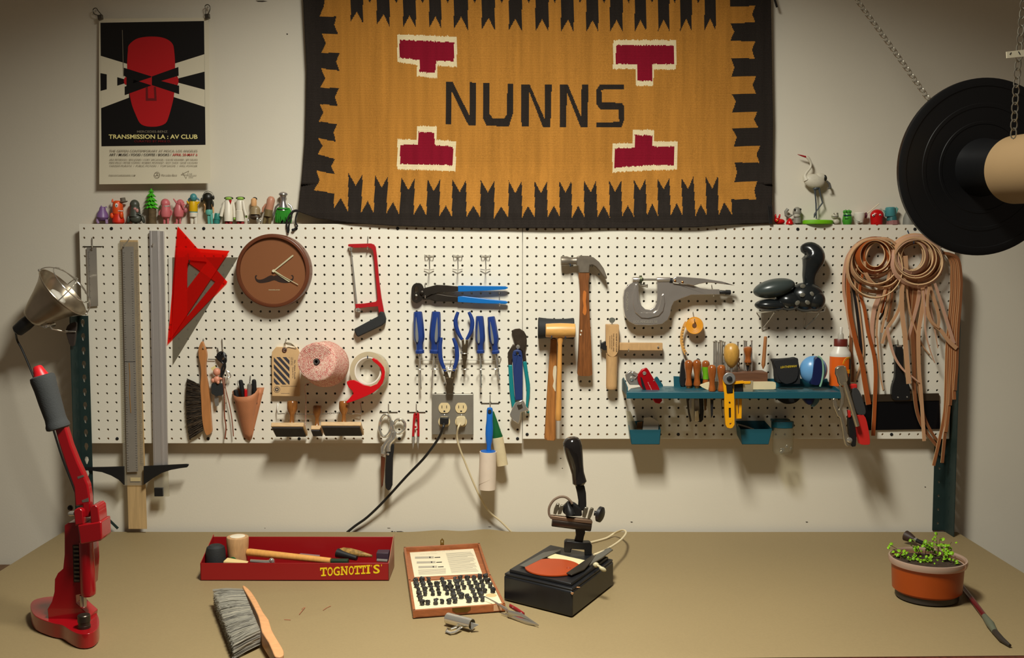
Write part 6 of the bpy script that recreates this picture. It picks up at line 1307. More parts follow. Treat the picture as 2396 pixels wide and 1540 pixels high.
# --- red tray ---
tr = thing('sloped_tool_tray', "red metal tray with low front lettered TOGNOTTI'S, holding mallets", 'tray')
TRR = mat('red_tray_enamel', (150, 20, 24), .38); TRI = TRR
fl = tp_(*KB((212, 620))[0]); fr = tp_(*KB((2178, 606))[0]); Yf = (fl.y + fr.y) / 2; zf = TZ + PT
X0, X1, Y0, Y1 = fl.x, fr.x, Yf, Yf + .112; hf = .042; hb_ = .076; t_ = .0015
M(TRR).box(((X0 + X1) / 2, Y0 + t_ / 2, zf + hf / 2 + .0005), (X1 - X0, t_, hf)).obj('front_wall', tr, .0005)
M(TRR).box(((X0 + X1) / 2, Y1 - t_ / 2, zf + hb_ / 2 + .0005), (X1 - X0, t_, hb_)).obj('back_wall', tr, .0005)
M(TRR).box(((X0 + X1) / 2, (Y0 + Y1) / 2, zf + .0015), (X1 - X0, Y1 - Y0 - .002, .002)).obj('floor_plate', tr)
for nm, x, mt in (('left', X0, TRR), ('right', X1 - t_, mat('tray_bare_end', (160, 110, 84), .45))):
    M(mt).prism([V(x, Y0, zf + .0005), V(x, Y0, zf + hf), V(x, Y0 + .05, zf + hf + .018), V(x, Y1, zf + hb_ + .006), V(x, Y1, zf + .0005)], (t_, 0, 0)).obj('end_wall', tr, .0003)
yy = Y0 - .0002; s = M(mat('sign_yellow', (240, 206, 24), .5)); 
def kp(x, y): return at(*KB((x, y - (x - 1462) * .054))[0], yy)
for ch, xa_, xb_ in (('T', 1460, 1532), ('O', 1536, 1592), ('G', 1598, 1664), ('N', 1680, 1742), ('O', 1757, 1811), ('T', 1816, 1878), ('T', 1882, 1934), ('I', 1950, 1970), ('S', 2012, 2080)):
    A = kp(xa_, 570); B = kp(xb_, 570); U = kp(xa_, 490) - A; s.text(ch, A, B - A, U, (B - A).length, 90 / 4.437 * mp(yy), .022, .0004)
def slab_(xc, yb, w_, h_=7): s.prism([kp(xc - w_, yb - h_) - V(0, .0007, 0), kp(xc + w_, yb - h_) - V(0, .0007, 0), kp(xc + w_, yb + h_) - V(0, .0007, 0), kp(xc - w_, yb + h_) - V(0, .0007, 0)], (0, .0005, 0))
for xc, yb, w_ in ((1496, 564, 25), (1847, 564, 24), (1908, 564, 22), (1960, 564, 21), (1960, 488, 21), (1688, 564, 15), (1688, 488, 13), (1734, 488, 15)): slab_(xc, yb, w_)
for xc in (1465, 1527, 1820, 1874, 1886, 1930): s.prism([kp(xc - 5, 488) - V(0, .0007, 0), kp(xc + 5, 488) - V(0, .0007, 0), kp(xc + 5, 512) - V(0, .0007, 0), kp(xc - 5, 512) - V(0, .0007, 0)], (0, .0005, 0))
for xc in (1995, 2098): s.prism([kp(xc - 4, 484) - V(0, .0007, 0), kp(xc + 5, 484) - V(0, .0007, 0), kp(xc - 3, 508) - V(0, .0007, 0)], (0, .0005, 0))
s.obj('lettering', tr, smooth=0)
zi = zf + .003
def rod(name, label, cat, a, c, r, mt, prof=None, seg=18, bev=0):
    A = V(*a); B = V(*c); o = M(mt).lathe(A, B, prof or [(0, r * .8), (.03, r), (.97, r), (1, r * .8)], seg).obj(name, bevel=bev); return tag(o, label, cat)
def tray(px, py, Y): return at(*KB((px, py))[0], Y)
rh = thing('rubber_tip_mallet', 'black rubber mallet head standing at the left end of the red tray', 'mallet')
c = tray(375, 300, Y0 + .04); M(RUBBER).lathe(V(c.x, c.y, zi), V(c.x, c.y, tray(375, 245, Y0 + .04).z), [(0, .0235), (.1, .0245), (.8, .0235), (.93, .021), (1, .014)], 28).obj('head', rh, .001)
wh = thing('rawhide_mallet', 'round wooden mallet head with bone white face standing in the red tray', 'mallet')
c = tray(605, 300, Y0 + .062); zt2 = tray(605, 155, Y0 + .062).z; WHM = wood('pale_rawhide', (204, 160, 112), .8, (10, 10, 2), .45)
M(WHM).lathe(V(c.x, c.y, zi), V(c.x, c.y, zt2), [(0, .021), (.3, .0225), (.75, .0265), (.95, .027), (.985, .0262), (1, .024), (.995, .0215)], 36).obj('head', wh)
M(mat('bone_white', (230, 220, 196), .5)).lathe(V(c.x, c.y, zt2 - .004), V(c.x, c.y, zt2 + .0015), [(0, .0185), (.8, .0185), (1, .015)], 30).obj('face', wh)
g_ = V(c.x - .006, c.y - .0245, zt2 - .055); M(mat('green_sticker', (36, 104, 56), .5)).lathe(g_ + V(0, .004, 0), g_ + V(0, -.001, 0), [(0, .0095), (1, .0095)], 24).obj('sticker', wh)
o = rod('tapered_wooden_rod', 'long pale tapered wooden rod lying slantwise in the red tray', 'rod', tuple(tray(705, 320, Y0 + .058)), tuple(tray(1570, 412, Y0 + .022)), .0085, PW2, [(0, .008), (.03, .0095), (.5, .0088), (1, .0075)])
rod('green_handled_file', 'dark green tool end lying along the front of the red tray', 'file', tuple(tray(1575, 415, Y0 + .02)), tuple(tray(1755, 418, Y0 + .014)), .007, mat('dark_green_paint', (30, 52, 34), .4))
o = M(mat('yellow_pine', (222, 196, 136), .6)).prism([tray(455, 418, Y0 + .012), tray(485, 392, Y0 + .02), tray(705, 430, Y0 + .014), tray(700, 445, Y0 + .012), tray(455, 440, Y0 + .012)], (0, .012, 0)).obj('wood_offcut', bevel=.0006); tag(o, 'short yellow wood offcut at the front left of the red tray', 'offcut')
o = M(CHROME).tube([tray(735, 412, Y0 + .02), tray(900, 425, Y0 + .02), tray(985, 420, Y0 + .02)], [.004, .005, .006], 10).ell(tray(955, 408, Y0 + .02), .0065).obj('steel_scraper'); tag(o, 'shiny steel scraper knob below the long mallet handle in the tray', 'scraper')
o = M(clear('clear_scraper', (220, 214, 206), .4, .2, (190, 170, 170))).prism([tray(1215, 350, Y0 + .07), tray(1260, 332, Y0 + .085), tray(1458, 350, Y0 + .085), tray(1450, 384, Y0 + .06)], (0, 0, -.002)).obj('plastic_scraper'); tag(o, 'clear plastic scraper lying in the middle of the red tray', 'scraper')
hn = thing('carved_handle_knife', 'knife with a mottled horn handle lying at the right of the red tray', 'knife')
HN = mat('mottled_horn', (150, 116, 62), .35, vary=.5, vs=120)
M(HN).lathe(tray(1665, 305, Y0 + .075), tray(2000, 362, Y0 + .05), [(0, .006), (.1, .0095), (.35, .0105), (.6, .0085), (.85, .005), (1, .003)], 18).obj('handle', hn)
M(BLACK).lathe(tray(1640, 330, Y0 + .07), tray(1840, 385, Y0 + .05), [(0, .012), (1, .006)], 12).obj('sheath', hn)
o = M(mat('plum_grey', (62, 44, 56), .5)).box(tray(2115, 352, Y0 + .05), (.030, .03, .020)).obj('sharpening_stone', bevel=.001); tag(o, 'dark plum grey stone against the right end of the red tray', 'stone')
o = M(CHROME).tube([tray(2050, 405, Y0 + .012), tray(2160, 412, Y0 + .01)], .004, 10).obj('steel_rod'); tag(o, 'bright steel rod at the front right corner of the red tray', 'rod')
# --- duster brush ---
db = thing('bench_duster', 'bench duster with grey bristles and pale wooden handle lying in front of the tray', 'brush')
hh = .036; HP = [tp_(*KB(q)[0], hh) for q in cr([(655, 662), (690, 678), (745, 730), (810, 830), (870, 945), (925, 1020), (955, 1120), (1010, 1220), (1065, 1310), (1083, 1362), (1068, 1398), (1003, 1408), (975, 1370), (925, 1255), (858, 1150), (838, 1065), (812, 970), (735, 815), (668, 702)], 2)]
DW = wood('duster_wood', (224, 164, 112), .85, (6, 10, 10), .4)
vprism(M(DW), HP, -.030).obj('handle', db, .005, seg=3)
s = None; rnd = random.Random(11)
tipA, tipB = tp_(*KB((340, 690))[0], .044), tp_(*KB((545, 1290))[0], .030); rootA, rootB = tp_(*KB((660, 700))[0], .036), tp_(*KB((838, 1130))[0], .036)
BM = [mat('grey_bristle', (178, 174, 162), .7), mat('dark_grey_bristle', (128, 124, 118), .7), mat('pale_bristle', (208, 202, 186), .7)]
s = M(BM[0])
for i in range(2600):
    u = rnd.random(); v = rnd.random(); A = rootA.lerp(rootB, u); A.z = TZ + PT + .006 + v * .030; B = tipA.lerp(tipB, min(1, max(0, u + rnd.gauss(0, .02)))); B.z = TZ + PT + .0025 + v * (.040 - .010 * u) + rnd.gauss(0, .0008)
    B.z = max(B.z, TZ + PT + .001); l = rnd.uniform(.92, 1.0); m_ = A.lerp(B, .5) + V(rnd.gauss(0, .001), rnd.gauss(0, .001), .002); s.m(BM[0 if rnd.random() < .5 else rnd.randrange(3)]); s.tube([A, m_, A.lerp(B, l)], [.0009, .0008, .0005], 3)
s.obj('bristles', db, smooth=0)
# --- wooden case of letter stamps ---
C9 = crop(900, 1220, 5.1325)
cs = thing('stamp_case', 'open hinged wooden case with an instruction card in its lid', 'case')
CW_ = wood('case_wood', (168, 98, 56), .75, (4, 10, 10), .4); hc = .018
def cp(x, y, h=hc): return tp_(*C9((x, y))[0], h)
FL, FR, HR_, HL, LR, LL_ = cp(340, 1070), cp(1450, 990), cp(1275, 640), cp(285, 700), cp(1143, 252), cp(228, 300)
def quadwall(s, a, c, w_in, h0, h1, inward):
    d = (c - a); d.z = 0; n = V(-d.y, d.x, 0).normalized() * w_in * inward; P = [V(a.x, a.y, h0), V(c.x, c.y, h0), V(c.x + n.x, c.y + n.y, h0), V(a.x + n.x, a.y + n.y, h0)]; return s.prism(P, (0, 0, h1 - h0))
z0 = TZ + PT + .0005; z1 = TZ + PT + hc
s = M(CW_)
for a, c in ((FL, FR), (FR, HR_), (HR_, HL), (HL, FL)): quadwall(s, a, c, .0055, z0, z1, 1)
s.prism([V(p.x, p.y, z0) for p in (FL, FR, HR_, HL)], (0, 0, .003)); s.obj('base_box', cs, .0006)
s = M(CW_); e = .0006
for a, c in ((HL.lerp(HR_, e), HR_), (HR_, LR), (LR, LL_), (LL_, HL)): quadwall(s, a + V(0, .0008, 0), c + V(0, .0008, 0), .0055, z0, z1 - .002 if a is not HL else z1 - .006, 1)
s.prism([V(p.x, p.y + .0008, z0) for p in (HL, HR_, LR, LL_)], (0, 0, .004)); s.obj('lid', cs, .0006)
def sh(p, z): return V(p.x, p.y, z)
cen = (FL + FR + HR_ + HL) / 4
s = M(mat('cream_tray_insert', (236, 222, 182), .6)); P = [sh(p.lerp(cen, .05), z0 + .003) for p in (FL, FR, HR_, HL)]; s.prism(P, (0, 0, .0105)); s.obj('tray_insert', cs, .0008)
c0_ = cp(1280, 890, .014); M(mat('tan_recess', (206, 178, 126), .7)).lathe(V(c0_.x, c0_.y, z0 + .0132), V(c0_.x, c0_.y, z0 + .0139), [(0, .0125), (1, .0125)], 24).obj('round_slot', cs)
def lp(x, y): q = tp_(*C9((x, y))[0], .0045); return V(q.x, q.y, z0 + .0042)
s = M(CREAM); a_, b_2, c_2, d_ = lp(302, 378), lp(1065, 332), lp(1172, 632), lp(357, 672); s.prism([a_, b_2, c_2, d_], (0, 0, .0005))
def lt(mt, body, x0, x1, y, h, yd=None):
    s.m(mt); A = lp(x0, y); B = lp(x1, (y if yd is None else yd)); up = (a_ - d_); A.z = B.z = z0 + .0049; s.text(body, A, B - A, V(up.x, up.y, 0), (B - A).length, h / 5.1325 * .00105 * 2.2, .0, .0002)
GI = mat('grey_print', (140, 130, 112), .7)
lt(GI, 'HOW TO USE THE SET', 555, 840, 372, 6, 355); lt(GI, '14 Pc. Tool Holder', 425, 635, 402, 6, 392)
for k, yy in enumerate((440, 498, 553)):
    dx = k * 20; y2 = yy
    P = [lp(365 + dx, y2 - 10), lp(590 + dx, y2 - 14), lp(590 + dx, y2 + 8), lp(365 + dx, y2 + 14)]; s.m(mat('pale_print_grey', (176, 168, 150), .7)).prism([p + V(0, 0, .0007) for p in P], (0, 0, .0002))
    P = [lp(600 + dx, y2 - 4), lp(668 + dx, y2 - 8), lp(668 + dx, y2 + 1), lp(600 + dx, y2 + 4)]; s.m(INK).prism([p + V(0, 0, .0007) for p in P], (0, 0, .0002)); P = [lp(535 + dx, y2 - 10), lp(552 + dx, y2 - 10), lp(550 + dx, y2 + 8), lp(540 + dx, y2 + 8)]; s.prism([p + V(0, 0, .0008) for p in P], (0, 0, .0002))
s.m(mat('pale_print_grey', (176, 168, 150), .7))
for k in range(22):
    y2 = 388 + k * 11; x0_ = 735 + k * 3.2; s.prism([p + V(0, 0, .0007) for p in (lp(x0_, y2), lp(x0_ + 300 + (k * 37) % 30 - (60 if k % 6 == 5 else 0), y2 - 17), lp(x0_ + 300 + (k * 37) % 30 - (60 if k % 6 == 5 else 0), y2 - 13), lp(x0_, y2 + 4))], (0, 0, .0001))
for k in range(6):
    y2 = 588 + k * 11; s.prism([p + V(0, 0, .0007) for p in (lp(400 + k * 2, y2), lp(735, y2 - 17), lp(735, y2 - 13), lp(400 + k * 2, y2 + 4))], (0, 0, .0001))
s.obj('instruction_card', cs, smooth=0)
BRS = mat('aged_brass', (120, 96, 48), .4, .9, vary=.2, vs=60)
lc = cp(690, 276, .018) - V(0, 0, .004); M(BRS).prism([lc + V(-.005, .001, 0), lc + V(.005, .001, 0), lc + V(.005, .001, .014), lc + V(0, .001, .020), lc + V(-.005, .001, .014)], (0, .0015, 0), [[lc + V(.0022 * cos(t), .001, .011 + .003 * sin(t)) for t in [2 * pi * k / 10 for k in range(10)]]]).obj('latch', cs)
fa = FL.lerp(FR, .42); fb = FL.lerp(FR, .62); nrm = V((FR - FL).y, -(FR - FL).x, 0).normalized()
M(BRS).prism([V(fa.x, fa.y, z1 - .001), V(fb.x, fb.y, z1 - .001), V(fb.x, fb.y, z1 - .006), V(fa.lerp(fb, .8).x, fa.lerp(fb, .8).y, z1 - .012), V(fa.lerp(fb, .2).x, fa.lerp(fb, .2).y, z1 - .012), V(fa.x, fa.y, z1 - .006)], nrm * .0012).obj('clasp', cs)
fa = FL.lerp(FR, .87); fb = FL.lerp(FR, .96); M(mat('paper_label', (206, 160, 122), .7)).prism([V(fa.x, fa.y, z1 - .001), V(fb.x, fb.y, z1 - .001), V(fb.x, fb.y, z0 + .003), V(fa.x, fa.y, z0 + .003)], nrm * .0004).obj('paper_label', cs)
# letter stamps in their tray: one built, the rest copied
proto = None; rr = random.Random(4); GS = mat('stamp_metal', (78, 78, 80), .38, .75, vary=.3, vs=200)
cols = [((375, 708), (450, 985)), ((450, 700), (520, 978)), ((530, 700), (612, 970)), ((605, 695), (685, 965)), ((690, 692), (778, 962)), ((765, 688), (850, 955)), ((845, 685), (935, 955)), ((912, 680), (1010, 948)), ((995, 675), (1100, 942)), ((1068, 672), (1178, 940)), ((1145, 665), (1205, 835)), ((1210, 660), (1295, 830))]
for ci, (p, q) in enumerate(cols):
    nr = 6 if ci < 10 else 4
    for j in range(nr):
        if rr.random() < .06: continue
        t = j / (nr - 1); w_ = cp(p[0] + (q[0] - p[0]) * t + rr.uniform(-5, 5), p[1] + 28 + (q[1] - p[1] - 10) * t + rr.uniform(-4, 4), .016); pos = V(w_.x, w_.y, z0 + .0138)
        if proto is None:
            proto = thing('letter_stamp', 'small dark metal letter stamp standing in the cream tray of the wooden case', 'letter stamp', 'letter stamps in the wooden case')
            M(GS).lathe(V(0, 0, 0), V(0, 0, .006), [(0, .0048), (.6, .0052), (1, .004)], 8).obj('foot', proto, .0003)
            M(GS).box((0, 0, .0075), (.0115, .0065, .0055), Euler((0, .15, .3))).box((.001, .001, .0105), (.0065, .0085, .003), Euler((.2, 0, .8))).obj('letter', proto, .0005)
            fin(proto); proto.location = pos; base_ = pos.copy()
        else: dup(proto, pos - base_, rot=(0, 0, rr.uniform(0, 6.28)), scale=rr.uniform(.85, 1.12))
# --- bulldog clip ---
bc = thing('bulldog_clip', 'shiny rolled metal clip lying in front of the wooden case', 'clip')
a = cp(755, 1165, .013); c = cp(1050, 1240, .013); M(CHROME).lathe(a, c, [(0, .0108), (0, .0120), (1, .0120), (1, .0108), (0, .0108)], 28, caps=False).obj('rolled_body', bc, smooth=40)
M(CHROME).prism([c + V(-.002, -.010, -.006), c + V(.014, -.008, .002), c + V(-.002, -.006, .006)], (0, .004, 0)).obj('jaw', bc)
M(CHROME).tube([cp(*q, hgt) for q, hgt in (((900, 1235), .008), ((860, 1275), .008), ((800, 1295), .006), ((750, 1290), .004), ((742, 1320), .003), ((790, 1340), .003), ((850, 1325), .004), ((920, 1270), .008))], .0022, 8, flat=(.6, 1.6)).obj('finger_lever', bc)
# --- tweezers ---
tz = thing('reverse_tweezers', 'steel tweezers with dark red grips leaning on the corner of the case', 'tweezers')
M(STEEL).tube([cp(*q, h_) for q, h_ in (((1205, 905), .026), ((1330, 975), .021), ((1450, 1050), .013), ((1490, 1100), .008))], [.0008, .0016, .0026, .003], 8, flat=(.6, 1.4)).obj('upper_arm', tz)
M(STEEL).tube([cp(*q, h_) for q, h_ in (((1400, 1105), .003), ((1500, 1140), .004), ((1700, 1210), .004), ((1845, 1250), .003))], [.001, .002, .0035, .001], 8, flat=(.5, 1.6)).obj('lower_arm', tz)
M(STEEL).tube([cp(*q, h_) for q, h_ in (((1455, 1040), .012), ((1490, 1100), .012), ((1640, 1140), .010), ((1850, 1250), .004))], [.002, .004, .0048, .001], 8, flat=(.5, 1.6)).obj('back_blade', tz)
RG = mat('dark_red_grip', (150, 36, 40), .45)
M(RG).tube([cp(1505, 1015, .014), cp(1590, 1065, .014), cp(1672, 1118, .012)], [.0032, .0036, .0032], 10, flat=(.7, 1.4)).obj('grip', tz)
M(RG).tube([cp(1510, 1130, .005), cp(1590, 1160, .005), cp(1665, 1185, .005)], [.0028, .003, .0024], 10, flat=(.6, 1.2)).obj('grip', tz)
for q in ((1540, 1035), (1640, 1098)): M(STEEL).ell(cp(q[0], q[1], .017), .0011, None, 8, 6).obj('pin', tz)
# ================= black branding press =================
KD = crop(1140, 1000, 3.348)
bp = thing('branding_press', 'black wooden box press with orange pad, lever handle and clamping head', 'press')
BP = mat('worn_black_paint', (24, 25, 28), .38, vary=.2, vs=30); hb2 = .070
Lp, Fp, Rp = tp_(*KD((128, 1356))[0]), tp_(*KD((665, 1492))[0]), tp_(*KD((990, 1236))[0]); Bp = Lp + Rp - Fp
z0 = TZ + PT + .0004
M(BP).prism([V(p.x, p.y, z0) for p in (Fp, Rp, Bp, Lp)], (0, 0, hb2 - .012)).obj('base_box', bp, .005, seg=3)
cn = (Lp + Rp) / 2
def ins(p, f, z): q = p.lerp(cn, f); return V(q.x, q.y, z)
M(BP).prism([ins(p, .015, z0 + hb2 - .0125) for p in (Fp, Rp, Bp, Lp)], (0, 0, .005)).prism([ins(p, .10, z0 + hb2 - .008) for p in (Fp, Rp, Bp, Lp)], (0, 0, .008)).obj('top_plate', bp, .002, seg=2)
for i, (x, y) in enumerate(((660, 1262), (680, 1252), (420, 1320), (420, 1255))): pass
s = M(mat('chipped_wood', (176, 128, 84), .7)); e_ = (Fp - Lp); 
for f, w_ in ((.995, .0035), (.985, .002)): q = ins(Fp, .0, z0 + hb2 - .014); s.ell(q + V(0, 0, -.001 - .004 * (1 - f) * 60), (w_, .0012, w_ * .6), None, 8, 6)
s.ell(ins(Fp.lerp(Rp, .12), .0, z0 + hb2 - .012), (.006, .002, .0012), None, 8, 6); s.obj('chipped_edge', bp)
zt3 = z0 + hb2
def dp(x, y, h=0): return tb(*KD((x, y))[0], zt3 + h - TZ)
M(mat('cream_sheet', (226, 212, 164), .6)).prism([dp(470, 1022), dp(530, 995), dp(790, 1052), dp(735, 1085), dp(560, 1060)], (0, 0, .0015)).obj('paper_pad', bp)
dc = dp(513, 1100, .002); er = (dp(730, 1090).x - dp(295, 1100).x) / 2
M(mat('orange_pad', (166, 62, 16), .4, vary=.06, vs=15)).lathe(V(dc.x, dc.y, zt3 + .0016), V(dc.x, dc.y, zt3 + .0042), [(0, er), (1, er * .995)], 56).obj('orange_disc', bp)
q = dp(637, 1102, .0045); M(mat('dark_orange_mark', (120, 40, 16), .5)).tube([V(q.x + .0048 * cos(t), q.y + .0048 * sin(t), zt3 + .0043) for t in [2 * pi * k / 16 for k in range(16)]], .0004, 4, closed=True).obj('stamped_ring', bp)
PG = mat('grey_steel_strip', (128, 128, 122), .4, .8)
M(PG).prism([dp(252, 1088, .003), dp(440, 985, .003), dp(575, 958, .003), dp(575, 970, .003), dp(500, 1000, .003), dp(300, 1098, .003)], (0, 0, .0015)).obj('side_strip', bp, .0003)
M(mat('dark_steel_strip', (80, 74, 66), .45, .8)).prism([dp(620, 1150, .004), dp(660, 1165, .004), dp(760, 1120, .004), dp(835, 1040, .004), dp(985, 968, .004), dp(960, 950, .004), dp(830, 1005, .004), dp(700, 1095, .004)], (0, 0, .003)).obj('guide_bar', bp, .0008)
M(PG).prism([dp(800, 1088, .008), dp(900, 1030, .008), dp(985, 965, .008), dp(950, 955, .008), dp(850, 1010, .008)], (0, 0, .003)).obj('clamp_arm', bp, .0008)
s = M(mat('dirty_wing_nut', (196, 186, 150), .5)); s.ell(dp(852, 1078, .012), (.007, .005, .006), None, 12, 8).ell(dp(905, 1112, .006), (.009, .004, .005), Euler((0, .5, 0)), 12, 8).ell(dp(880, 1092, .010), (.008, .004, .003), Euler((0, .5, 0)), 12, 8); s.obj('wing_nut', bp)
# upright assembly
Yp = dp(710, 1000).y; CI = mat('black_iron', (30, 29, 29), .42, .3)
def pl(pts, Y, t, mt, name, bev=.002, holes=()): return M(mt).plate(KD(*pts), Y, t, [KD(*h) for h in holes]).obj(name, bp, bev)
pl([(605, 905), (620, 890), (690, 895), (750, 905), (805, 905), (822, 925), (820, 1005), (765, 1003), (765, 962), (660, 955), (655, 985), (604, 980)], Yp - .004, .022, CI, 'hinge_bracket')
pl([(690, 785), (765, 785), (768, 830), (758, 860), (748, 910), (682, 898), (696, 850)], Yp + .002, .014, CI, 'stem')
a = at(*KD((508, 735))[0], Yp - .012); c = at(*KD((815, 775))[0], Yp - .012); M(mat('dark_bronze', (62, 52, 44), .4, .7)).lathe(a, c, [(0, .0115), (.02, .0125), (.98, .0125), (1, .0115)], 24).obj('pressure_bar', bp)
pl([(500, 695), (808, 728), (826, 740), (822, 758), (505, 722), (498, 708)], Yp - .024, .016, mat('pitted_bronze', (128, 104, 84), .5, .7), 'bar_plate', .001)
for pts in ([(545, 600), (568, 602), (560, 640), (540, 685), (518, 680), (525, 640)], [(580, 612), (602, 615), (580, 680), (552, 685), (560, 640)], [(765, 628), (792, 632), (785, 670), (770, 712), (745, 705), (752, 660)], [(815, 632), (836, 640), (820, 690), (805, 722), (785, 715), (800, 660)]):
    pl(pts, Yp - .018, .010, mat('oiled_steel', (150, 144, 126), .3, .9), 'clamp_jaw', .001)
pl([(600, 620), (640, 580), (690, 600), (740, 640), (745, 700), (630, 700), (590, 670)], Yp - .012, .018, CI, 'head_casting', .004)
M(CI).lathe(at(*KD((628, 590))[0], Yp - .016), at(*KD((655, 690))[0], Yp - .022), [(0, .004), (.3, .0055), (.6, .011), (1, .012)], 18).obj('contact_post', bp)
pl([(688, 450), (762, 455), (775, 520), (778, 600), (776, 660), (712, 650), (715, 580), (705, 520)], Yp - .008, .014, CI, 'lever_arm', .004)
A = at(*KD((655, 78))[0], Yp - .006); B = at(*KD((727, 450))[0], Yp - .002); k = mp(Yp) / 3.348
M(mat('glossy_black_handle', (26, 23, 22), .15, coat=.6)).lathe(A, B, [(0, 30 * k), (.03, 55 * k), (.09, 70 * k), (.2, 74 * k), (.4, 67 * k), (.6, 56 * k), (.75, 50 * k), (.88, 54 * k), (.95, 57 * k), (.98, 46 * k), (1, 40 * k)], 32).obj('lever_handle', bp)
kn = at(*KD((885, 680))[0], Yp - .012); M(CI).lathe(at(*KD((838, 672))[0], Yp - .008), at(*KD((870, 678))[0], Yp - .010), [(0, .006), (1, .005)], 14).obj('knob_shaft', bp)
M(BLACK).lathe(kn - V(.006, 0, -.001), kn + V(.005, -.006, -.001), [(0, .014), (.2, .0185), (.8, .0185), (1, .014)], 28).obj('clamp_knob', bp)
M(mat('braided_cable', (120, 100, 82), .7, bump=.4, bs=500)).tube([at(*KD(q)[0], Yp - .014) for q in cr([(505, 712), (485, 680), (487, 625), (520, 572), (570, 545), (615, 548), (650, 575), (665, 600)], 4, False)], .0030, 10).obj('heater_cable', bp)
wc = thing('ivory_flex', 'ivory flex looping out from the back of the black branding press', 'cord')
M(mat('ivory_flex', (224, 208, 170), .45)).tube(cr([tuple(dp(835, 1000, .008)), tuple(dp(905, 972, .006)), tuple(tp_(*KD((1000, 918))[0], .06)), tuple(tp_(*KD((1062, 868))[0], .055)), tuple(tp_(*KD((1088, 825))[0], .045)), tuple(tp_(*KD((1062, 806))[0], .035)), tuple(tp_(*KD((1000, 828))[0], .012)), tuple(tp_(*KD((930, 870))[0], .003)), tuple(tp_(*KD((800, 905))[0], .003))], 5, False), .0028, 10).obj('flex', wc)
# ================= red eyelet press at the left =================
rp_ = thing('eyelet_press', 'tall red cast iron hand press with grey foam grip on the bench', 'press')
RE = mat('red_cast_enamel', (156, 12, 22), .24, coat=.5); C4p = crop(0, 1000, 2.852); C3p = crop(0, 520, 2.75)
foot = [tp_(x, y) for x, y in cr([(72, 1452), (84, 1475), (122, 1491), (146, 1496), (166, 1509), (188, 1518), (214, 1516), (230, 1503), (233, 1484), (224, 1462), (206, 1446), (188, 1436), (150, 1428), (112, 1428), (80, 1436)], 3)]
M(RE).prism([p + V(0, 0, .0004) for p in foot], (0, 0, .030)).obj('base', rp_, .006, seg=3)
Yr = (tp_(150, 1470).y + tp_(190, 1500).y) / 2 + .012
M(RE).plate(cr(C4p((430, 655), (455, 638), (520, 635), (560, 640), (600, 700), (610, 900), (600, 1060), (560, 1110), (505, 1120), (508, 1175), (560, 1225), (600, 1260), (590, 1330), (480, 1350), (370, 1330), (322, 1280), (316, 1215), (345, 1165), (362, 1100), (365, 1015), (385, 975), (420, 945), (430, 850)), 1), Yr - .004, .042).obj('column', rp_, .008, seg=3)
c1 = at(*C4p((575, 760))[0], Yr - .012); c2_ = at(*C4p((590, 1125))[0], Yr - .012); k = mp(Yr) / 2.852
M(RE).lathe(c1, c2_, [(0, 46 * k), (.9, 50 * k), (.97, 47 * k), (1, 36 * k)], 28).obj('ram_housing', rp_)
M(RE).plate(C4p((515, 655), (675, 628), (680, 748), (668, 760), (550, 783), (530, 775)), Yr - .040, .050).obj('yoke_block', rp_, .003, seg=2)
for P in (((490, 560), (505, 546), (535, 544), (552, 560), (556, 650), (500, 660)), ((598, 535), (612, 522), (640, 522), (655, 540), (665, 640), (604, 645))):
    M(RE).plate(C4p(*P), Yr - .038, .042).obj('yoke_lug', rp_, .004, seg=3)
M(RE).plate(C4p((358, -14), (432, -12), (472, 120), (520, 240), (556, 318), (585, 385), (598, 470), (600, 600), (556, 605), (548, 520), (500, 530), (490, 400), (440, 262), (400, 140)), Yr - .026, .020).obj('lever', rp_, .003, seg=2)
M(mat('bare_steel_wear', (150, 140, 128), .4, .7)).plate(C4p((545, 488), (590, 470), (592, 496), (550, 502)), Yr - .0263, .0004).obj('worn_spot', rp_)
M(MATS['bare_steel_wear']).plate(C4p((515, 330), (555, 318), (562, 328), (520, 345)), Yr - .0263, .0004).obj('worn_spot', rp_)
A = at(*C3p((268, 985))[0], Yr - .016); B = at(*C3p((378, 1330))[0], Yr - .016)
M(mat('grey_foam', (64, 66, 66), .85, bump=.3, bs=400)).lathe(A, B, [(0, .018), (.02, .0235), (.08, .0245), (.25, .0228), (.5, .0222), (.8, .0205), (.88, .0215), (.93, .0235), (.98, .0232), (1, .019)], 32).obj('foam_grip', rp_)
M(mat('lever_tip_red', (214, 24, 34), .4)).lathe(at(*C3p((238, 925))[0], Yr - .016), at(*C3p((268, 1000))[0], Yr - .016), [(0, .006), (.1, .009), (.5, .012), (1, .0165)], 20).obj('lever_tip', rp_)
M(CHROME).lathe(at(*C4p((458, 578))[0], Yr - .03), at(*C4p((500, 575))[0], Yr - .03), [(0, .003), (.3, .0055), (1, .0055)], 14).obj('pivot_bolt', rp_)
M(BLACK).ell(at(*C4p((470, 538))[0], Yr), (.006, .006, .006), None, 12, 8).obj('grease_nipple', rp_)
s = M(mat('rack_dark', (44, 34, 32), .5)); s.plate(C4p((484, 785), (530, 785), (538, 1035), (492, 1035)), Yr - .0045, .004); s.obj('rack_slot', rp_)
s = M(mat('rack_steel', (120, 112, 100), .4, .8))
for i in range(9):
    y = 792 + i * 28; s.plate(C4p((488 + i * .8, y), (524 + i * .8, y), (526 + i * .8, y + 13), (490 + i * .8, y + 13)), Yr - .009, .006)
s.obj('rack_teeth', rp_, .0005)
M(STEEL).lathe(at(*C4p((553, 1120))[0], Yr - .012), at(*C4p((556, 1208))[0], Yr - .012), [(0, .0068), (.8, .0068), (.9, .006), (1, .003)], 16).obj('plunger', rp_)
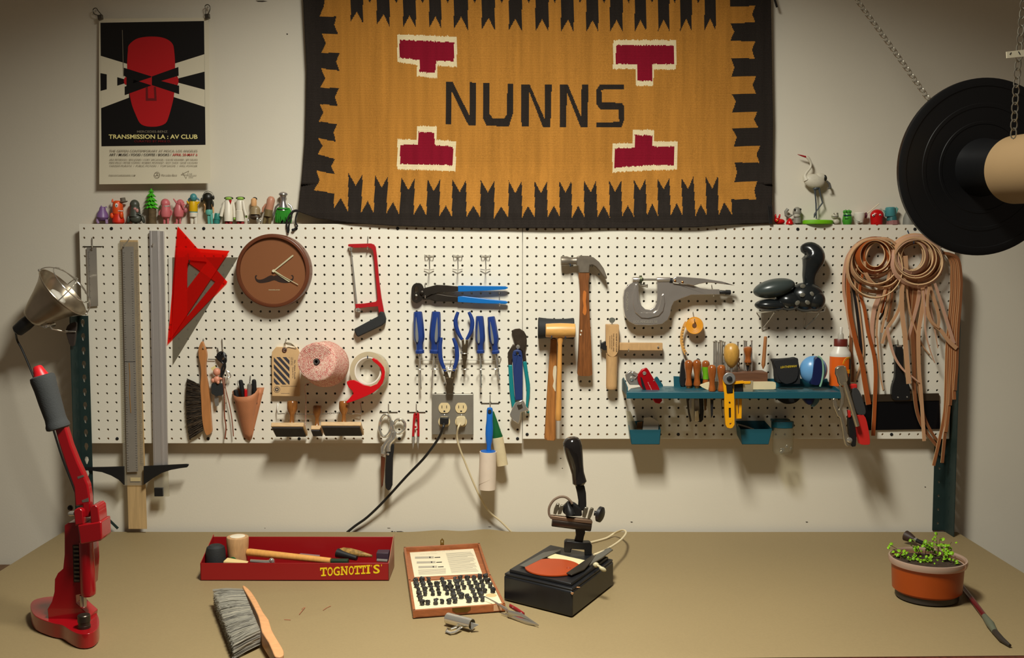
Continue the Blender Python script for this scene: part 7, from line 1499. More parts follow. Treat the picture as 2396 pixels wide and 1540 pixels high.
an = tp_(*C4p((562, 1340))[0], .030); M(mat('dark_anvil_steel', (76, 68, 60), .35, .8)).lathe(V(an.x, an.y, TZ + PT + .029), V(an.x, an.y, TZ + PT + .058), [(0, .0125), (.25, .0125), (.27, .0115), (.5, .0115), (.52, .0125), (.95, .0125), (1, .0112)], 24).obj('anvil', rp_)
# ================= potted plant =================
KE = crop(2030, 1200, 4.53)
pl_ = thing('potted_plant', 'small green seedling plant in an orange plastic tub with a clear rim', 'plant')
gc = tp_(2168, 1397); k = (gc.y - CAM.y) / F; xg, yg = gc.x, gc.y; z0 = TZ + PT + .0004
def ring_(mt, prof, name, seg=48, **kw): z_ = [p[0] for p in prof]; return M(mt).lathe(V(xg, yg, z0 + z_[0]), V(xg, yg, z0 + z_[-1]), [((a - z_[0]) / (z_[-1] - z_[0]), r) for a, r in prof], seg, **kw).obj(name, pl_)
ring_(mat('charcoal_base', (50, 44, 40), .5), [(0, .066), (.002, .0685), (.014, .069), (.016, .067)], 'base_dish')
ring_(mat('orange_tub', (160, 66, 10), .35, vary=.05, vs=12), [(.014, .0685), (.020, .0755), (.079, .0785), (.080, .077)], 'tub', caps=False)
ring_(clear('frosted_rim', (226, 204, 186), .62, .3, (206, 178, 158)), [(.078, .078), (.079, .0835), (.086, .0855), (.093, .0845), (.0935, .0815), (.085, .079), (.0905, .078)], 'rim', caps=False)
M(mat('dark_soil', (54, 38, 24), .95, vary=.5, vs=120, bump=1.0, bs=200)).lathe(V(xg, yg, z0 + .070), V(xg, yg, z0 + .080), [(0, .0745), (.95, .0765), (1, .074)], 40).obj('soil', pl_)
s = M(mat('brown_stem', (86, 66, 36), .7)); lf = M(mat('leaf_green', (128, 180, 28), .45, vary=.3, vs=60)); rnd = random.Random(21)
def leaf(s, c, r, nz):
    u = nz.orthogonal().normalized(); v = nz.cross(u); vs = [s.bm.verts.new(c + (u * cos(t) * r + v * sin(t) * r * .8) + nz * (.0006 * cos(2 * t))) for t in [2 * pi * i / 9 for i in range(9)]]; ct = s.bm.verts.new(c - nz * .0008)
    for i in range(9): s.f([ct, vs[i], vs[(i + 1) % 9]])
for (x, y, ex, ey) in ((500, 420, 470, 300), (560, 460, 520, 350), (600, 460, 625, 290), (640, 440, 640, 330), (700, 430, 650, 350), (700, 470, 720, 245), (740, 470, 770, 260), (800, 480, 730, 290), (820, 470, 890, 310), (860, 500, 860, 350), (880, 500, 830, 390), (300, 400, 235, 338), (420, 480, 390, 415), (520, 480, 480, 460), (620, 520, 600, 490), (560, 520, 560, 470), (900, 520, 800, 430), (640, 500, 690, 460), (450, 520, 425, 510), (780, 520, 810, 510), (350, 500, 320, 440), (700, 540, 640, 520), (900, 540, 925, 520)):
    A = tb(*KE((x, y))[0], PT + .079); A = V(max(xg - .06, min(xg + .06, A.x)), max(yg - .05, min(yg + .05, A.y)), z0 + .079); B = at(*KE((ex, ey))[0], A.y + rnd.uniform(-.01, .01)); B.z = max(B.z, z0 + .086)
    mid = A.lerp(B, .5) + V(rnd.gauss(0, .003), rnd.gauss(0, .003), .002); s.tube([A, mid, B], [.0009, .0007, .0005], 5)
    for j in range(6):
        t = 1 - (j / 6.0) * .7; c = A.lerp(B, t) + V(rnd.gauss(0, .006), rnd.gauss(0, .006), rnd.gauss(0, .003)); leaf(lf, c, rnd.uniform(.0032, .0056), V(rnd.gauss(0, .5), rnd.gauss(-.5, .4), 1).normalized())
s.obj('stems', pl_); o = lf.obj('foliage', pl_, smooth=60); o.modifiers.new('t', 'SOLIDIFY').thickness = .0004
# hand rake / long handled brush behind the pot
lb = thing('long_handled_brush', 'long slim brush with dark red handle lying behind the potted plant', 'brush')
def ep(x, y, h): return tp_(*KE((x, y))[0], h)
hA = ep(400, 240, .022); hB = ep(600, 330, .012); M(mat('dark_brown_head', (60, 42, 32), .55)).lathe(hA, hA.lerp(hB, .52), [(0, .012), (.05, .0145), (.4, .0128), (.8, .0085), (1, .006)], 24).obj('head', lb)
M(BLACK).tube([hA.lerp(hB, .5), hB, ep(960, 735, .008)], [.0055, .006, .0055], 12).obj('neck', lb)
M(STEEL).tube([hA.lerp(hB, .52), hA.lerp(hB, .62)], .0066, 14).obj('collar', lb)
M(mat('dark_red_lacquer', (96, 22, 26), .35)).tube([ep(955, 730, .008), ep(1100, 910, .007), ep(1245, 1105, .006)], .0058, 12).obj('handle', lb)
M(mat('grey_green_paint', (92, 96, 78), .6)).tube([ep(1240, 1098, .006), ep(1300, 1180, .007), ep(1350, 1262, .006)], [.006, .0085, .006], 12).obj('ferrule', lb)
M(mat('dark_paint', (44, 38, 32), .5)).tube([ep(1345, 1255, .006), ep(1420, 1340, .006), ep(1510, 1408, .004)], [.006, .0058, .003], 12).obj('handle_end', lb)
# ================= clamp lamp =================
KL = crop(0, 600, 4.811)
cl_ = thing('clamp_lamp', 'unlit aluminium clamp lamp with wire guard clipped to the left steel post', 'lamp')
def L_(x, y, Y): return at(*KL((x, y))[0], Y - (.03 if x < 600 and y < 900 and Y > -.13 else 0))
p0 = L_(345, 712, -.135); p1 = L_(708, 405, -.130); AR = mat('spun_aluminium', (186, 172, 150), .28, .85, vary=.1, vs=25)
o = M(AR).lathe(p0, p1, [(0, .018), (.04, .028), (.12, .0325), (.3, .0415), (.55, .052), (.8, .0645), (.95, .0755), (.985, .0795), (1, .080)], 48, caps=False).obj('reflector', cl_, smooth=60); md = o.modifiers.new('t', 'SOLIDIFY'); md.thickness = .0012
d = (p1 - p0).normalized(); u = d.cross(V(0, 1, 0)).normalized(); v = d.cross(u)
M(mat('bulb_glass', (236, 232, 220), .25)).lathe(p0 + d * .028, p0 + d * .105, [(0, .012), (.3, .013), (.5, .022), (.75, .028), (.92, .024), (1, .01)], 28).obj('bulb', cl_)
M(AR).tube([p1 + (u * cos(t) + v * sin(t)) * .080 for t in [2 * pi * i / 40 for i in range(40)]], .0016, 6, closed=True).obj('rolled_rim', cl_)
s = M(CHROME)
for a in (0, 90): 
    w_ = u * cos(radians(a + 20)) + v * sin(radians(a + 20)); s.tube([p1 + w_ * .082 * cos(t) + d * .050 * sin(t) for t in [pi * i / 18 for i in range(19)]], .0015, 6)
s.tube([p1 + d * .030 + (u * cos(t) + v * sin(t)) * .062 for t in [2 * pi * i / 36 for i in range(36)]], .0014, 6, closed=True); s.obj('wire_guard', cl_)
for a in (20, 200): M(CHROME).ell(p1 + (u * cos(radians(a)) + v * sin(radians(a))) * .082, .004, None, 10, 8).obj('guard_clip', cl_)
M(BLACK).lathe(L_(172, 858, -.097), L_(355, 705, -.104), [(0, .004), (.06, .010), (.15, .0165), (.6, .0185), (.9, .0175), (1, .016)], 24).obj('lamp_socket', cl_)
M(CHROME).ell(L_(438, 665, -.135), .0048, None, 12, 8).obj('rivet', cl_)
M(CHROME).tube([L_(445, 770, -.112), L_(500, 800, -.112), L_(560, 785, -.112), L_(585, 820, -.112), L_(720, 848, -.108), L_(850, 850, -.104)], .0024, 8).lathe(L_(520, 790, -.118), L_(600, 768, -.118), [(0, .004), (.4, .006), (1, .0075)], 14).obj('swivel_arm', cl_)
M(mat('clamp_rubber', (52, 42, 36), .6)).plate(cr(KL((740, 825), (775, 765), (840, 740), (858, 760), (850, 850), (838, 960), (825, 1010), (790, 1008), (760, 930)), 2), -.106, .010).obj('spring_clamp', cl_, .0015)
M(CHROME).tube([L_(740, 855, -.108), L_(735, 840, -.11), L_(850, 848, -.110)], .0018, 6).obj('clamp_wire', cl_)
M(BLACK).tube([tuple(p) for p in cr([tuple(L_(178, 868, -.097)), tuple(L_(195, 950, -.099)), tuple(L_(262, 1080, -.104)), tuple(at(88, 905, -.13)), tuple(at(118, 985, -.13)), tuple(at(145, 1070, -.12)), tuple(at(172, 1140, -.112)), tuple(at(188, 1190, -.108)), tuple(at(190, 1225, -.104)), (at(190, 1240, -.10).x, -.10, TZ + .008)], 5, False)], .0028, 8).obj('flex', cl_)
# ================= hanging paper roll at the right =================
pr = thing('hanging_paper_roll', 'big black round flange with a brown cardboard roll hanging on chains at upper right', 'paper roll')
mpd = .18 / 204; Yd_ = CAM.y + mpd * F; dcn = at(2300, 392, Yd_); dr = V(.10, -1, -.06).normalized(); FLG = mat('black_flange', (15, 15, 16), .38, spec=.4)
M(FLG).lathe(dcn + dr * -.010, dcn + dr * .0, [(0, .176), (.1, .180), (.9, .180), (1, .178), (1, .164), (.9, .163), (.9, .130), (.97, .129), (.97, .122), (.9, .121), (.9, .094), (.97, .093), (.97, .088), (.9, .087), (.9, .055)], 96).obj('flange', pr, smooth=30)
M(FLG).lathe(dcn - dr * .004, dcn + dr * .10, [(0, .060), (.3, .055), (1, .050)], 48).obj('hub', pr)
TB = mat('cardboard_tube', (138, 112, 76), .75, vary=.04, vs=8)
t0 = dcn + dr * .145; t0.x = at(2389, 396, t0.y).x; t0.z = at(2389, 396, t0.y).z; td_ = V(.12, -1, -.03).normalized(); t1 = t0 + td_ * .42
M(TB).lathe(t0 - td_ * .02, t1, [(0, .060), (.01, .0655), (1, .0655), (1, .060), (0.02, .060)], 64, caps=False).obj('cardboard_roll', pr, smooth=40)
s = M(mat('paper_seam_brown', (96, 70, 44), .8)); us = td_.cross(V(0, 0, 1)).normalized(); vs_ = us.cross(td_)
s.tube([t0 + td_ * (q * .22 - .018) + (us * -cos(radians(6 + 40 * q)) + vs_ * sin(radians(6 + 40 * q)) * 1) * .0662 for q in [i / 16 for i in range(17)]], .0007, 5).obj('seam', pr)
M(STEEL).lathe(dcn - dr * .16, t1 + td_ * .05, [(0, .008), (1, .008)], 14).obj('axle', pr)
s = M(mat('galvanised_chain', (150, 144, 130), .35, .9)); chain(s, [at(1990, -40, -.30), at(2005, 0, -.36), at(2090, 116, -.52), at(2178, 240, -.68), dcn - dr * .12 + V(0, 0, .01)], .018, .0009); s.obj('chain', pr)
Yn = t0.y - .14; s = M(MATS['galvanised_chain']); chain(s, [at(2402, -60, Yn), at(2390, 60, Yn), at(2378, 200, Yn), at(2371, 322, Yn)], .019, .0012); s.obj('chain', pr)
hl = thing('hanging_label', 'small white card label hanging on the chain at the right edge', 'label'); s = M(mat('off_white_label', (196, 186, 160), .6)); s.plate([(2355, 121), (2398, 116), (2420, 118), (2420, 134), (2398, 132), (2356, 136)], Yn - .012, .002).obj('card', hl)
M(INK).plate([(2362, 127), (2366, 122), (2367, 123), (2364, 129)], Yn - .0123, .0002).plate([(2382, 121), (2384, 120), (2388, 127), (2386, 128)], Yn - .0123, .0002).obj('pen_marks', hl)
# ================= small toys on the pegboard's top edge =================
T1 = crop(210, 430, 9.584); T2 = crop(440, 430, 8.874); T3 = crop(1800, 460, 6.656)
TG = 'vinyl toys on the top edge of the pegboard'
class Toy:
    def __init__(s, kk, sc, name, label, Y=-.020, ground=865, cat='toy'):
        s.t = thing(name, label, cat, TG); s.kk = kk; s.k = mp(Y) / sc; s.Y = Y; s.dz = 0
        s.dz = (zt + (0.0 if kk is not T3 else -.002) + .0003) - at(*kk((600, ground))[0], Y).z
    def P(s, x, y, d=0): p = at(*s.kk((x, y))[0], s.Y - d / 1000); p.z += s.dz; return p
    def e(s, part, mt, *bl):
        m = M(mt)
        for (x, y, rx, ry, d, rot, *f) in [(q + (0,) * 6)[:6] if len(q) < 6 else q for q in bl]: m.ell(s.P(x, y, d), (rx * s.k, min((rx + ry) / 2 * s.k * .9, .0135), ry * s.k), Euler((0, radians(rot), 0)), 18, 12)
        return m.obj(part, s.t)
    def tb(s, part, mt, *tubes):
        m = M(mt)
        for pts, r in tubes: m.tube([tuple(s.P(*p)) for p in pts], [q * s.k for q in r] if isinstance(r, list) else r * s.k, 10)
        return m.obj(part, s.t)
    def la(s, part, mt, x, y0, y1, prof, seg=20, x1=None): return M(mt).lathe(s.P(x, y0), s.P(x if x1 is None else x1, y1), [(a, r * s.k) for a, r in prof], seg).obj(part, s.t)
def C(n, rgb, r=.4, **k): return mat('toy_' + n, rgb, r, **k)
EW = C('eye_white', (236, 232, 222)); PU = C('purple', (130, 96, 150)); OR = C('orange', (236, 84, 24)); RO = C('red_orange', (224, 46, 22)); GY = C('grey', (74, 76, 66)); PK = C('pink', (206, 108, 112)); TL = C('teal', (70, 140, 144)); YE = C('yellow', (224, 178, 10)); BK = C('black', (30, 28, 20)); SKN = C('skin', (222, 170, 116)); WH = C('white', (232, 224, 206)); GN = C('green', (90, 184, 16)); TN = C('tan', (150, 130, 96)); MRED = C('maroon', (130, 28, 34))
t = Toy(T1, 9.584, 'vinyl_toy', 'small pale purple eared toy, first at the left end of the shelf edge')
t.la('body', PU, 285, 480, 800, [(0, 50), (.1, 66), (.25, 75), (.5, 118), (.75, 132), (.93, 95), (1, 50)], 24); t.tb('ear', PU, ([(262, 500), (255, 450)], [26, 8])); t.tb('ear', PU, ([(360, 500), (372, 466)], [26, 8])); t.tb('leg', C('pale_purple', (160, 130, 168)), ([(175, 740, 6), (170, 800, 6), (195, 860, 8)], [30, 34, 26])); t.tb('leg', C('pale_purple', (160, 130, 168)), ([(375, 770, 6), (380, 860, 8)], [34, 30]))
t = Toy(T1, 9.584, 'vinyl_toy', 'orange one-eyed toy with a horn and a small grey hat')
t.la('head', OR, 625, 345, 640, [(0, 60), (.1, 98), (.35, 112), (.7, 118), (1, 112)]); t.la('body', RO, 640, 640, 866, [(0, 108), (.3, 112), (.6, 132), (.85, 130), (1, 100)]); t.tb('horn', OR, ([(520, 380), (505, 340), (515, 300)], [30, 20, 5])); t.e('arm', OR, (498, 680, 46, 66, 6)); t.e('arm', OR, (712, 660, 40, 80, 10)); t.e('eye', EW, (600, 452, 36, 54, 11.5)); t.e('iris', C('eye_grey', (86, 100, 110)), (600, 452, 16, 26, 14.5)); t.e('teeth', EW, *[(560 + i * 28, 572, 11, 16, 12) for i in range(7)]); t.tb('mouth', MRED, ([(545, 575, 12), (640, 578, 12.5), (735, 568, 11)], 7))
t.la('hat', C('hat_grey', (108, 98, 84), .7), 735, 280, 385, [(0, 56), (.75, 58), (.76, 92), (.9, 94), (1, 60)], 20, 755)
t = Toy(T1, 9.584, 'vinyl_toy', 'dark grey hooded toy with a pink face patch')
t.e('head', GY, (1005, 440, 106, 120, 0)); t.e('body', GY, (1030, 740, 140, 118, 0)); t.la('neck', GY, 1010, 480, 700, [(0, 105), (1, 130)]); t.tb('collar', C('dark_collar', (50, 52, 46)), ([(880, 650, 8), (940, 640, 11), (1010, 655, 12), (1090, 640, 11), (1160, 665, 7)], 14)); t.e('face', C('face_pink', (198, 140, 134)), (1010, 525, 36, 32, 11), (1062, 565, 34, 46, 11)); t.e('arm', GY, (868, 760, 38, 95, 4, 12)); t.e('arm', GY, (1195, 765, 34, 88, 4, -12)); t.e('foot', C('pale_foot', (120, 116, 104)), (975, 855, 30, 14, 9), (1090, 855, 30, 14, 9))
t = Toy(T1, 9.584, 'toy_tree', 'bright green jagged toy fir tree with a brown trunk', cat='toy tree')
s = M(C('tree_green', (66, 176, 22), .5))
for i, (y0, y1, r) in enumerate(((60, 165, 70), (130, 260, 108), (215, 360, 138), (300, 450, 160), (390, 528, 182))):
    A = t.P(1378, y0); B = t.P(1378, y1); n = 10; rk = r * t.k; top = s.bm.verts.new(A); rg_ = []
    for j in range(2 * n):
        a = 2 * pi * j / (2 * n) + i * .3; rr_ = rk if j % 2 == 0 else rk * .62; rg_.append(s.bm.verts.new(V(B.x + rr_ * cos(a), B.y + min(rr_, .013) / max(rr_, 1e-6) * rr_ * sin(a), B.z + (0 if j % 2 == 0 else .004))))
    bt_ = s.bm.verts.new(B + V(0, 0, .003))
    for j in range(2 * n): s.f([top, rg_[j], rg_[(j + 1) % (2 * n)]]); s.f([bt_, rg_[(j + 1) % (2 * n)], rg_[j]])
s.obj('foliage', t.t, smooth=0); t.la('trunk', C('bark', (92, 74, 46), .8, vary=.3, vs=100), 1400, 520, 864, [(0, 88), (.8, 90), (1, 100)], 14)
t = Toy(T1, 9.584, 'vinyl_toy', 'pink egg-shaped toy with a pale grey band round its neck')
t.e('head', PK, (1695, 410, 104, 112, 0)); t.la('body', PK, 1705, 450, 755, [(0, 98), (.3, 104), (.6, 118), (.85, 100), (1, 40)]); t.tb('neck_band', C('silver_band', (150, 160, 146)), ([(1605, 462, 6), (1690, 470, 11.5), (1785, 462, 6)], 16)); t.tb('arm', PK, ([(1600, 540), (1560, 600), (1555, 670)], [16, 18, 14])); t.tb('arm', PK, ([(1790, 520), (1840, 590), (1830, 670)], [16, 18, 14])); t.tb('leg', PK, ([(1672, 740), (1672, 862)], 26)); t.tb('leg', PK, ([(1752, 740), (1755, 862)], 26))
t = Toy(T1, 9.584, 'vinyl_toy', 'pink long-nosed toy with a raised trunk, between the pink egg and teal toy')
t.e('head', PK, (2030, 405, 88, 92, 0)); t.la('body', PK, 2000, 420, 750, [(0, 70), (.3, 96), (.6, 108), (.85, 92), (1, 36)]); t.tb('trunk', PK, ([(1960, 400, 4), (1915, 350, 6), (1875, 300, 6)], [30, 18, 13])); t.tb('ear', PK, ([(2040, 370, 6), (2080, 440, 9), (2100, 520, 8)], [30, 34, 16])); t.tb('arm', PK, ([(2090, 400, 2), (2150, 450, 2)], [20, 12])); t.tb('leg', PK, ([(1952, 740), (1950, 862)], 24)); t.tb('leg', PK, ([(2025, 740), (2025, 862)], 22)); t.e('foot', PK, (1910, 855, 30, 12, 6)); t.e('balloon', C('dusty_pink', (176, 100, 108)), (2145, 560, 46, 62, -4))
g8 = 797
t = Toy(T2, 8.874, 'vinyl_toy', 'teal headed toy in a yellow jumper and white trousers', ground=g8)
t.e('head', TL, (112, 250, 72, 86, 0)); t.tb('tentacle', C('deep_teal', (44, 96, 120)), ([(40, 260), (5, 300), (20, 340)], [20, 16, 10])); t.tb('tentacle', C('deep_teal', (44, 96, 120)), ([(160, 250), (215, 285), (235, 310)], [22, 18, 10])); t.la('torso', YE, 108, 330, 545, [(0, 78), (.2, 86), (.9, 90), (1, 82)]); t.tb('arm', YE, ([(30, 380), (-10, 340), (-20, 320)], [24, 22, 16])); t.tb('arm', YE, ([(185, 380), (235, 335)], [24, 18])); t.la('waistband', TL, 110, 542, 562, [(0, 86), (1, 86)]); t.la('hips', WH, 115, 560, 650, [(0, 88), (1, 84)]); t.tb('leg', WH, ([(80, 640), (78, 795)], [44, 30])); t.tb('leg', WH, ([(160, 640), (165, 795)], [42, 36]))
t = Toy(T2, 8.874, 'vinyl_toy', 'black haired toy with silver headphones and teal trousers', ground=g8)
t.e('hair', BK, (412, 255, 104, 112, 0)); t.la('torso', BK, 432, 300, 510, [(0, 80), (.5, 62), (1, 66)]); t.tb('headphones', C('silver', (190, 190, 180), .25, metal=.9), ([(300, 290, 4), (302, 210, 4), (345, 140, 4), (415, 114, 4), (490, 138, 4), (535, 210, 4), (530, 280, 4)], 7)); t.e('ear_cup', BK, (285, 300, 24, 50, 2)); t.e('ear_cup', BK, (528, 250, 20, 44, 4), (520, 380, 14, 60, 3)); t.tb('arm', SKN, ([(335, 380), (360, 440), (348, 560)], [16, 15, 10])); t.tb('arm', SKN, ([(490, 390), (520, 470), (530, 570)], [16, 18, 12])); t.la('hips', C('mint', (96, 176, 160)), 435, 500, 610, [(0, 66), (.5, 76), (1, 56)]); t.tb('leg', C('mint', (96, 176, 160)), ([(425, 590), (432, 795)], [32, 24])); t.tb('leg', C('mint', (96, 176, 160)), ([(480, 590), (495, 795)], [30, 24]))
t = Toy(T2, 8.874, 'toy_canister', 'small teal toy canister leaning beside the mint trousers', ground=g8)
t.la('canister', C('sea_teal', (46, 128, 118)), 615, 575, 790, [(0, 50), (.1, 60), (.5, 62), (.52, 68), (.6, 68), (.62, 60), (1, 62)], 18, 590)
for lab, x0, tie in (('white coated toy with red tie showing, left of the matching pair', 845, 1), ('white coated toy turned sideways, right of the matching pair', 1090, 0)):
    t = Toy(T2, 8.874, 'vinyl_toy', lab, ground=g8)
    t.la('coat', WH, x0 - 5, 290, 742, [(0, 60), (.1, 84), (.5, 84 - 4 * (1 - tie)), (.52, 88), (1, 92)]); t.e('cap', BK, (x0 - 2, 262, 96, 34, 0)); t.e('head', C('lime', (140, 186, 70)), (x0 - 5, 270, 70, 34, 6)); t.tb('sleeve', WH, ([(x0 - 85, 340, 2), (x0 - 125, 480, 3), (x0 - 160, 640, 4)], [30, 34, 36]) if tie else ([(x0 + 50, 320, 8), (x0 + 75, 480, 9), (x0 + 115, 620, 9)], [32, 34, 32])); t.tb('sleeve', WH, ([(x0 + 85, 340), (x0 + 110, 500), (x0 + 118, 660)], [28, 30, 26]) if tie else ([(x0 - 80, 330), (x0 - 88, 480)], [18, 12]))
    t.e('hand', C('lime', (140, 186, 70)), (x0 + 118, 690 if tie else 645, 22, 26, 2)); t.tb('trouser_leg', C('plaid_red', (150, 32, 36)), ([(x0 - 40, 735, 2), (x0 - 40, 795, 2)], 38)); t.tb('trouser_leg', C('plaid_red', (150, 32, 36)), ([(x0 + 35, 735, 2), (x0 + 35, 795, 2)], 38))
    if tie: M(C('tie_red', (190, 24, 28))).prism([t.P(845, 300, 12), t.P(905, 300, 12), t.P(885, 378, 12)], (0, .002, 0)).obj('tie', t.t)
t = Toy(T2, 8.874, 'vinyl_toy', 'tan robed toy with black hair on shiny silver wheels', ground=g8)
t.la('head', SKN, 1365, 260, 430, [(0, 30), (.15, 55), (.5, 60), (.9, 58), (1, 50)]); t.e('hair', BK, (1385, 280, 50, 42, -4)); t.e('robe', TN, (1400, 510, 100, 96, 0)); t.la('skirt', TN, 1395, 490, 600, [(0, 98), (1, 112)]); t.e('lower_body', C('brown', (72, 56, 42)), (1390, 645, 112, 66, 0)); t.e('wheel', CHROME, (1255, 740, 22, 56, 6)); t.e('wheel', CHROME, (1442, 715, 26, 76, 10)); t.e('wheel', CHROME, (1505, 745, 22, 52, 6))
t = Toy(T2, 8.874, 'vinyl_toy', 'tall toy with smooth pinkish head and brown trousers, leaning left', ground=g8)
t.la('head', C('salmon', (190, 134, 108)), 1735, 225, 520, [(0, 30), (.08, 62), (.25, 84), (.6, 80), (1, 78)], 20, 1680); t.la('hips', C('drab_brown', (112, 96, 60)), 1682, 500, 640, [(0, 80), (1, 86)], 20, 1660); t.tb('leg', C('drab_brown', (112, 96, 60)), ([(1625, 620), (1590, 740), (1575, 795)], [40, 34, 30])); t.tb('leg', C('drab_brown', (112, 96, 60)), ([(1705, 620), (1690, 795)], [42, 34])); t.tb('arm', C('salmon', (190, 134, 108)), ([(1615, 380), (1560, 470), (1545, 550)], [16, 26, 20]))
t = Toy(T2, 8.874, 'vinyl_toy', 'silver bottle-necked toy in a bright green grass skirt', ground=g8); SV = C('bright_silver', (176, 170, 168), .3, metal=.8)
t.la('body', SV, 1975, 130, 520, [(0, 20), (.03, 60), (.09, 88), (.16, 92), (.2, 70), (.3, 56), (.45, 48), (.6, 56), (.8, 92), (1, 110)], 28); t.tb('arm', SV, ([(1885, 380), (1820, 450), (1770, 620)], 20)); t.tb('arm', SV, ([(2080, 380), (2140, 430), (2185, 555)], 20)); t.la('base', BK, 1975, 700, 797, [(0, 50), (1, 60)])
s = M(C('grass_green', (44, 140, 34), .6)); rnd = random.Random(3)
for i in range(150):
    a = 2 * pi * i / 150; y1 = rnd.uniform(650, 790); A = t.P(1980, 470); B = t.P(1980, y1); r0 = 122 * t.k; r1 = (150 + rnd.uniform(-8, 26)) * t.k; s.tube([A + V(r0 * cos(a), min(r0, .012) * sin(a), 0), A.lerp(B, .5) + V(r1 * cos(a), .0135 * sin(a), 0), B + V(r1 * cos(a + .1), .0145 * sin(a), 0)], [.0012, .001, .0006], 4)
s.obj('grass_skirt', t.t); t.la('waistband', C('grass_green', (44, 140, 34)), 1980, 462, 490, [(0, 128), (1, 132)])
# right side
t = Toy(T3, 6.656, 'vinyl_toy', 'tiny red rabbit-eared toy beside the corner of the rug', ground=425)
RR = C('gloss_red', (196, 16, 18), .25); t.e('body', RR, (165, 378, 76, 46, 0)); t.e('head', RR, (118, 355, 42, 36, 6)); t.e('ear', RR, (98, 300, 15, 40, 6)); t.e('ear', RR, (158, 300, 15, 40, 6, 12)); t.e('face', YE, (125, 358, 10, 12, 12))
t = Toy(T3, 6.656, 'vinyl_toy', 'tiny red cone-shaped toy in front of the grey monkey', ground=425, Y=-.028); t.la('body', RR, 318, 325, 425, [(0, 10), (.2, 30), (.5, 46), (.8, 58), (1, 56)])
t = Toy(T3, 6.656, 'vinyl_toy', 'light grey monkey toy with a curled tail', ground=425, Y=-.016); MG = C('monkey_grey', (140, 136, 124)); t.e('head', MG, (432, 232, 66, 84, 0)); t.e('muzzle', C('light_grey', (176, 170, 154)), (430, 285, 52, 34, 6)); t.e('eye', BK, (398, 190, 16, 18, 10)); t.e('eye', BK, (486, 186, 16, 18, 8)); t.tb('tail', MG, ([(360, 270), (300, 300), (262, 280), (258, 220), (290, 180)], [14, 20, 24, 26, 26])); t.la('body', MG, 435, 290, 400, [(0, 52), (1, 62)]); t.tb('leg', MG, ([(400, 380), (400, 424)], 28)); t.tb('leg', MG, ([(465, 380), (470, 424)], 26))
KC = crop(1780, 340, 5.705)
t = Toy(KC, 5.705, 'crane_figure', 'white crane figure with red beak standing on a bright green disc', ground=1050, Y=-.024, cat='figure')
t.dz = zt - .002 + .0003 - at(*KC((760, 1052))[0], -.024).z; CWH = C('crane_white', (212, 204, 184), .5, vary=.08, vs=80)
m = M(C('base_green', (112, 184, 12), .45)); cc2 = t.P(760, 1035); m.lathe(V(cc2.x, -.026, zt - .0015), V(cc2.x, -.026, zt + .011), [(0, .0385), (.15, .0425), (.8, .0425), (1, .0375)], 36, .60).obj('base', t.t, .001)
m = M(CWH); m.ell(t.P(715, 470), (.030, .013, .0195), Euler((0, radians(8), 0)), 24, 16); m.ell(t.P(800, 420), (.017, .009, .0115), Euler((0, radians(10), 0)), 16, 12); m.tube([tuple(t.P(*q)) for q in cr([(610, 455), (590, 400), (620, 345), (662, 290), (670, 235), (648, 185), (622, 152), (604, 148)], 4, False)], [v * t.k for v in [52, 46, 38, 32, 26, 22, 20, 19, 18, 18, 17, 17, 17, 16, 16, 16, 16, 16, 17, 18, 19, 20, 21, 21, 20, 20, 18, 16, 12]], 12); m.obj('body', t.t)
t.tb('beak', C('crane_red', (160, 26, 30)), ([(604, 148), (550, 132), (492, 114)], [13, 10, 3])); t.e('eye', BK, (625, 142, 5, 5, 3)); t.e('tail_feathers', BK, (858, 428, 26, 42, 3, -12)); t.tb('drooping_feathers', C('feather_grey', (86, 84, 80)), ([(880, 470), (915, 505), (928, 560), (890, 575)], [12, 16, 20, 6])); t.e('thigh', C('leg_slate', (70, 76, 80)), (738, 568, 42, 26, 0, -20))
t.tb('leg', C('leg_slate', (70, 76, 80)), ([(722, 565), (730, 680), (738, 775), (742, 975)], [16, 9, 10, 8])); t.tb('leg', C('leg_slate', (70, 76, 80)), ([(775, 560), (800, 670), (825, 760), (745, 870), (722, 915), (712, 960)], [16, 9, 11, 8, 14, 6]))
t = Toy(T3, 6.656, 'vinyl_toy', 'small off-white wide-mouthed toy right of the green disc', ground=432); OW = C('off_white', (196, 188, 168)); t.e('head', OW, (1022, 300, 58, 44, 0)); t.e('brow', OW, (1045, 262, 34, 28, 0)); t.e('body', OW, (1042, 388, 56, 46, 0)); t.e('eye', BK, (1008, 258, 7, 8, 10)); t.e('eye', BK, (1058, 258, 8, 10, 10)); t.tb('mouth', BK, ([(970, 300, 11), (1025, 305, 12), (1075, 298, 10)], 4))
t = Toy(T3, 6.656, 'vinyl_toy', 'green crowned toy with a dark band over its eyes', ground=432); PG_ = C('pea_green', (66, 150, 40)); t.la('body', PG_, 1215, 255, 430, [(0, 55), (.3, 68), (.7, 76), (1, 60)]); t.e('crown', PG_, *[(1165 + i * 25, 232 - 8 * (i % 2), 18, 26, 4 * (i % 2)) for i in range(5)]); t.tb('eye_band', NAV, ([(1160, 285, 9), (1215, 292, 12), (1272, 285, 9)], 9)); t.tb('mouth', C('dark_green', (30, 90, 24)), ([(1180, 335, 11), (1215, 340, 12.5), (1250, 335, 11)], 8))
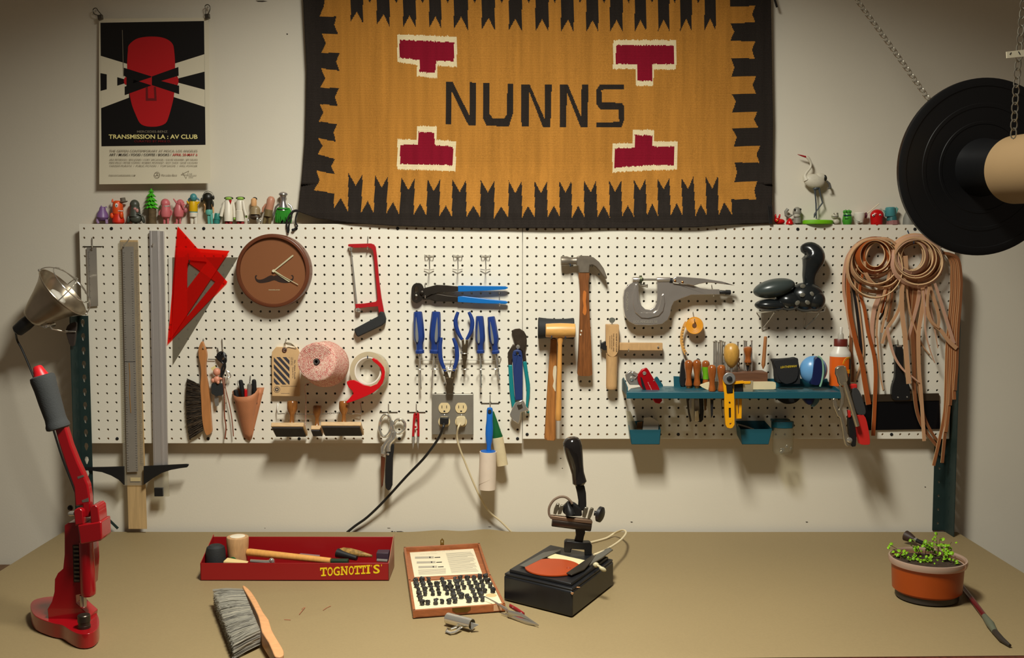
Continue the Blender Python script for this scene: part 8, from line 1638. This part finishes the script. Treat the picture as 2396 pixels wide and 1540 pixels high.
t = Toy(T3, 6.656, 'vinyl_toy', 'white tooth-shaped toy with a smiling face and a purple stick', ground=432); TW_ = C('tooth_white', (226, 220, 206), .3); t.la('body', TW_, 1405, 240, 400, [(0, 70), (.08, 84), (.4, 84), (.8, 66), (1, 60)]); t.tb('root', TW_, ([(1372, 380), (1370, 432)], [32, 22])); t.tb('root', TW_, ([(1438, 380), (1440, 432)], [32, 22])); t.e('knob', C('plum', (90, 24, 44)), (1506, 285, 20, 46, 0)); t.tb('stick', CREAM, ([(1525, 258), (1710, 105)], 8)); t.tb('smile', BK, ([(1375, 375, 10.5), (1400, 388, 11.5), (1425, 370, 10.5)], 3)); t.e('eye', BK, (1362, 368, 4, 4, 10)); t.e('eye', BK, (1430, 365, 4, 4, 10))
t = Toy(T3, 6.656, 'vinyl_toy', 'glossy red round headed toy with white ringed eyes', ground=436); t.e('head', RR, (1678, 295, 106, 98, 0)); t.la('body', RR, 1672, 320, 436, [(0, 96), (1, 88)]); t.tb('foot', RR, ([(1650, 400, 12), (1680, 438, 12)], 26)); t.tb('foot', RR, ([(1735, 420, 9), (1740, 440, 9)], 18)); t.e('eye', EW, (1622, 290, 22, 20, 12)); t.e('eye', EW, (1722, 285, 22, 20, 11)); t.e('pupil', BK, (1625, 292, 9, 9, 15.5)); t.e('pupil', BK, (1724, 287, 9, 9, 14.5)); t.e('nose', C('pale_pink', (236, 150, 140)), (1655, 268, 16, 10, 13))
t = Toy(T3, 6.656, 'vinyl_toy', 'teal cup headed toy on a pink rocky base', ground=438); t.la('head', TL, 1885, 165, 310, [(0, 60), (.1, 74), (.9, 84), (1, 76)]); t.tb('ear', C('pale_teal', (120, 176, 164)), ([(1815, 220), (1790, 215), (1800, 260)], [14, 20, 10])); t.tb('ear', C('pale_teal', (120, 176, 164)), ([(1965, 170), (1990, 190), (1970, 280)], [16, 22, 10])); t.la('body', C('dark_teal', (48, 104, 106)), 1910, 305, 375, [(0, 70), (1, 78)]); t.la('rocky_base', C('dusty_rose', (150, 100, 98), .8, bump=.6, bs=300), 1925, 370, 438, [(0, 88), (1, 100)], 9)
t = Toy(T3, 6.656, 'vinyl_toy', 'grey rounded toy with a red spot, half hidden behind the black flange', ground=440); t.la('body', C('ash', (136, 134, 124), .6), 2165, 230, 440, [(0, 20), (.1, 46), (.5, 76), (1, 84)]); t.e('spot', C('spot_red', (170, 48, 50)), (2215, 375, 30, 44, 8))
# ================= finish: origins at each thing's base =================
for r in list(ROOTS): fin(r)
for o in bpy.data.objects:
    if '_f' in o: del o['_f']
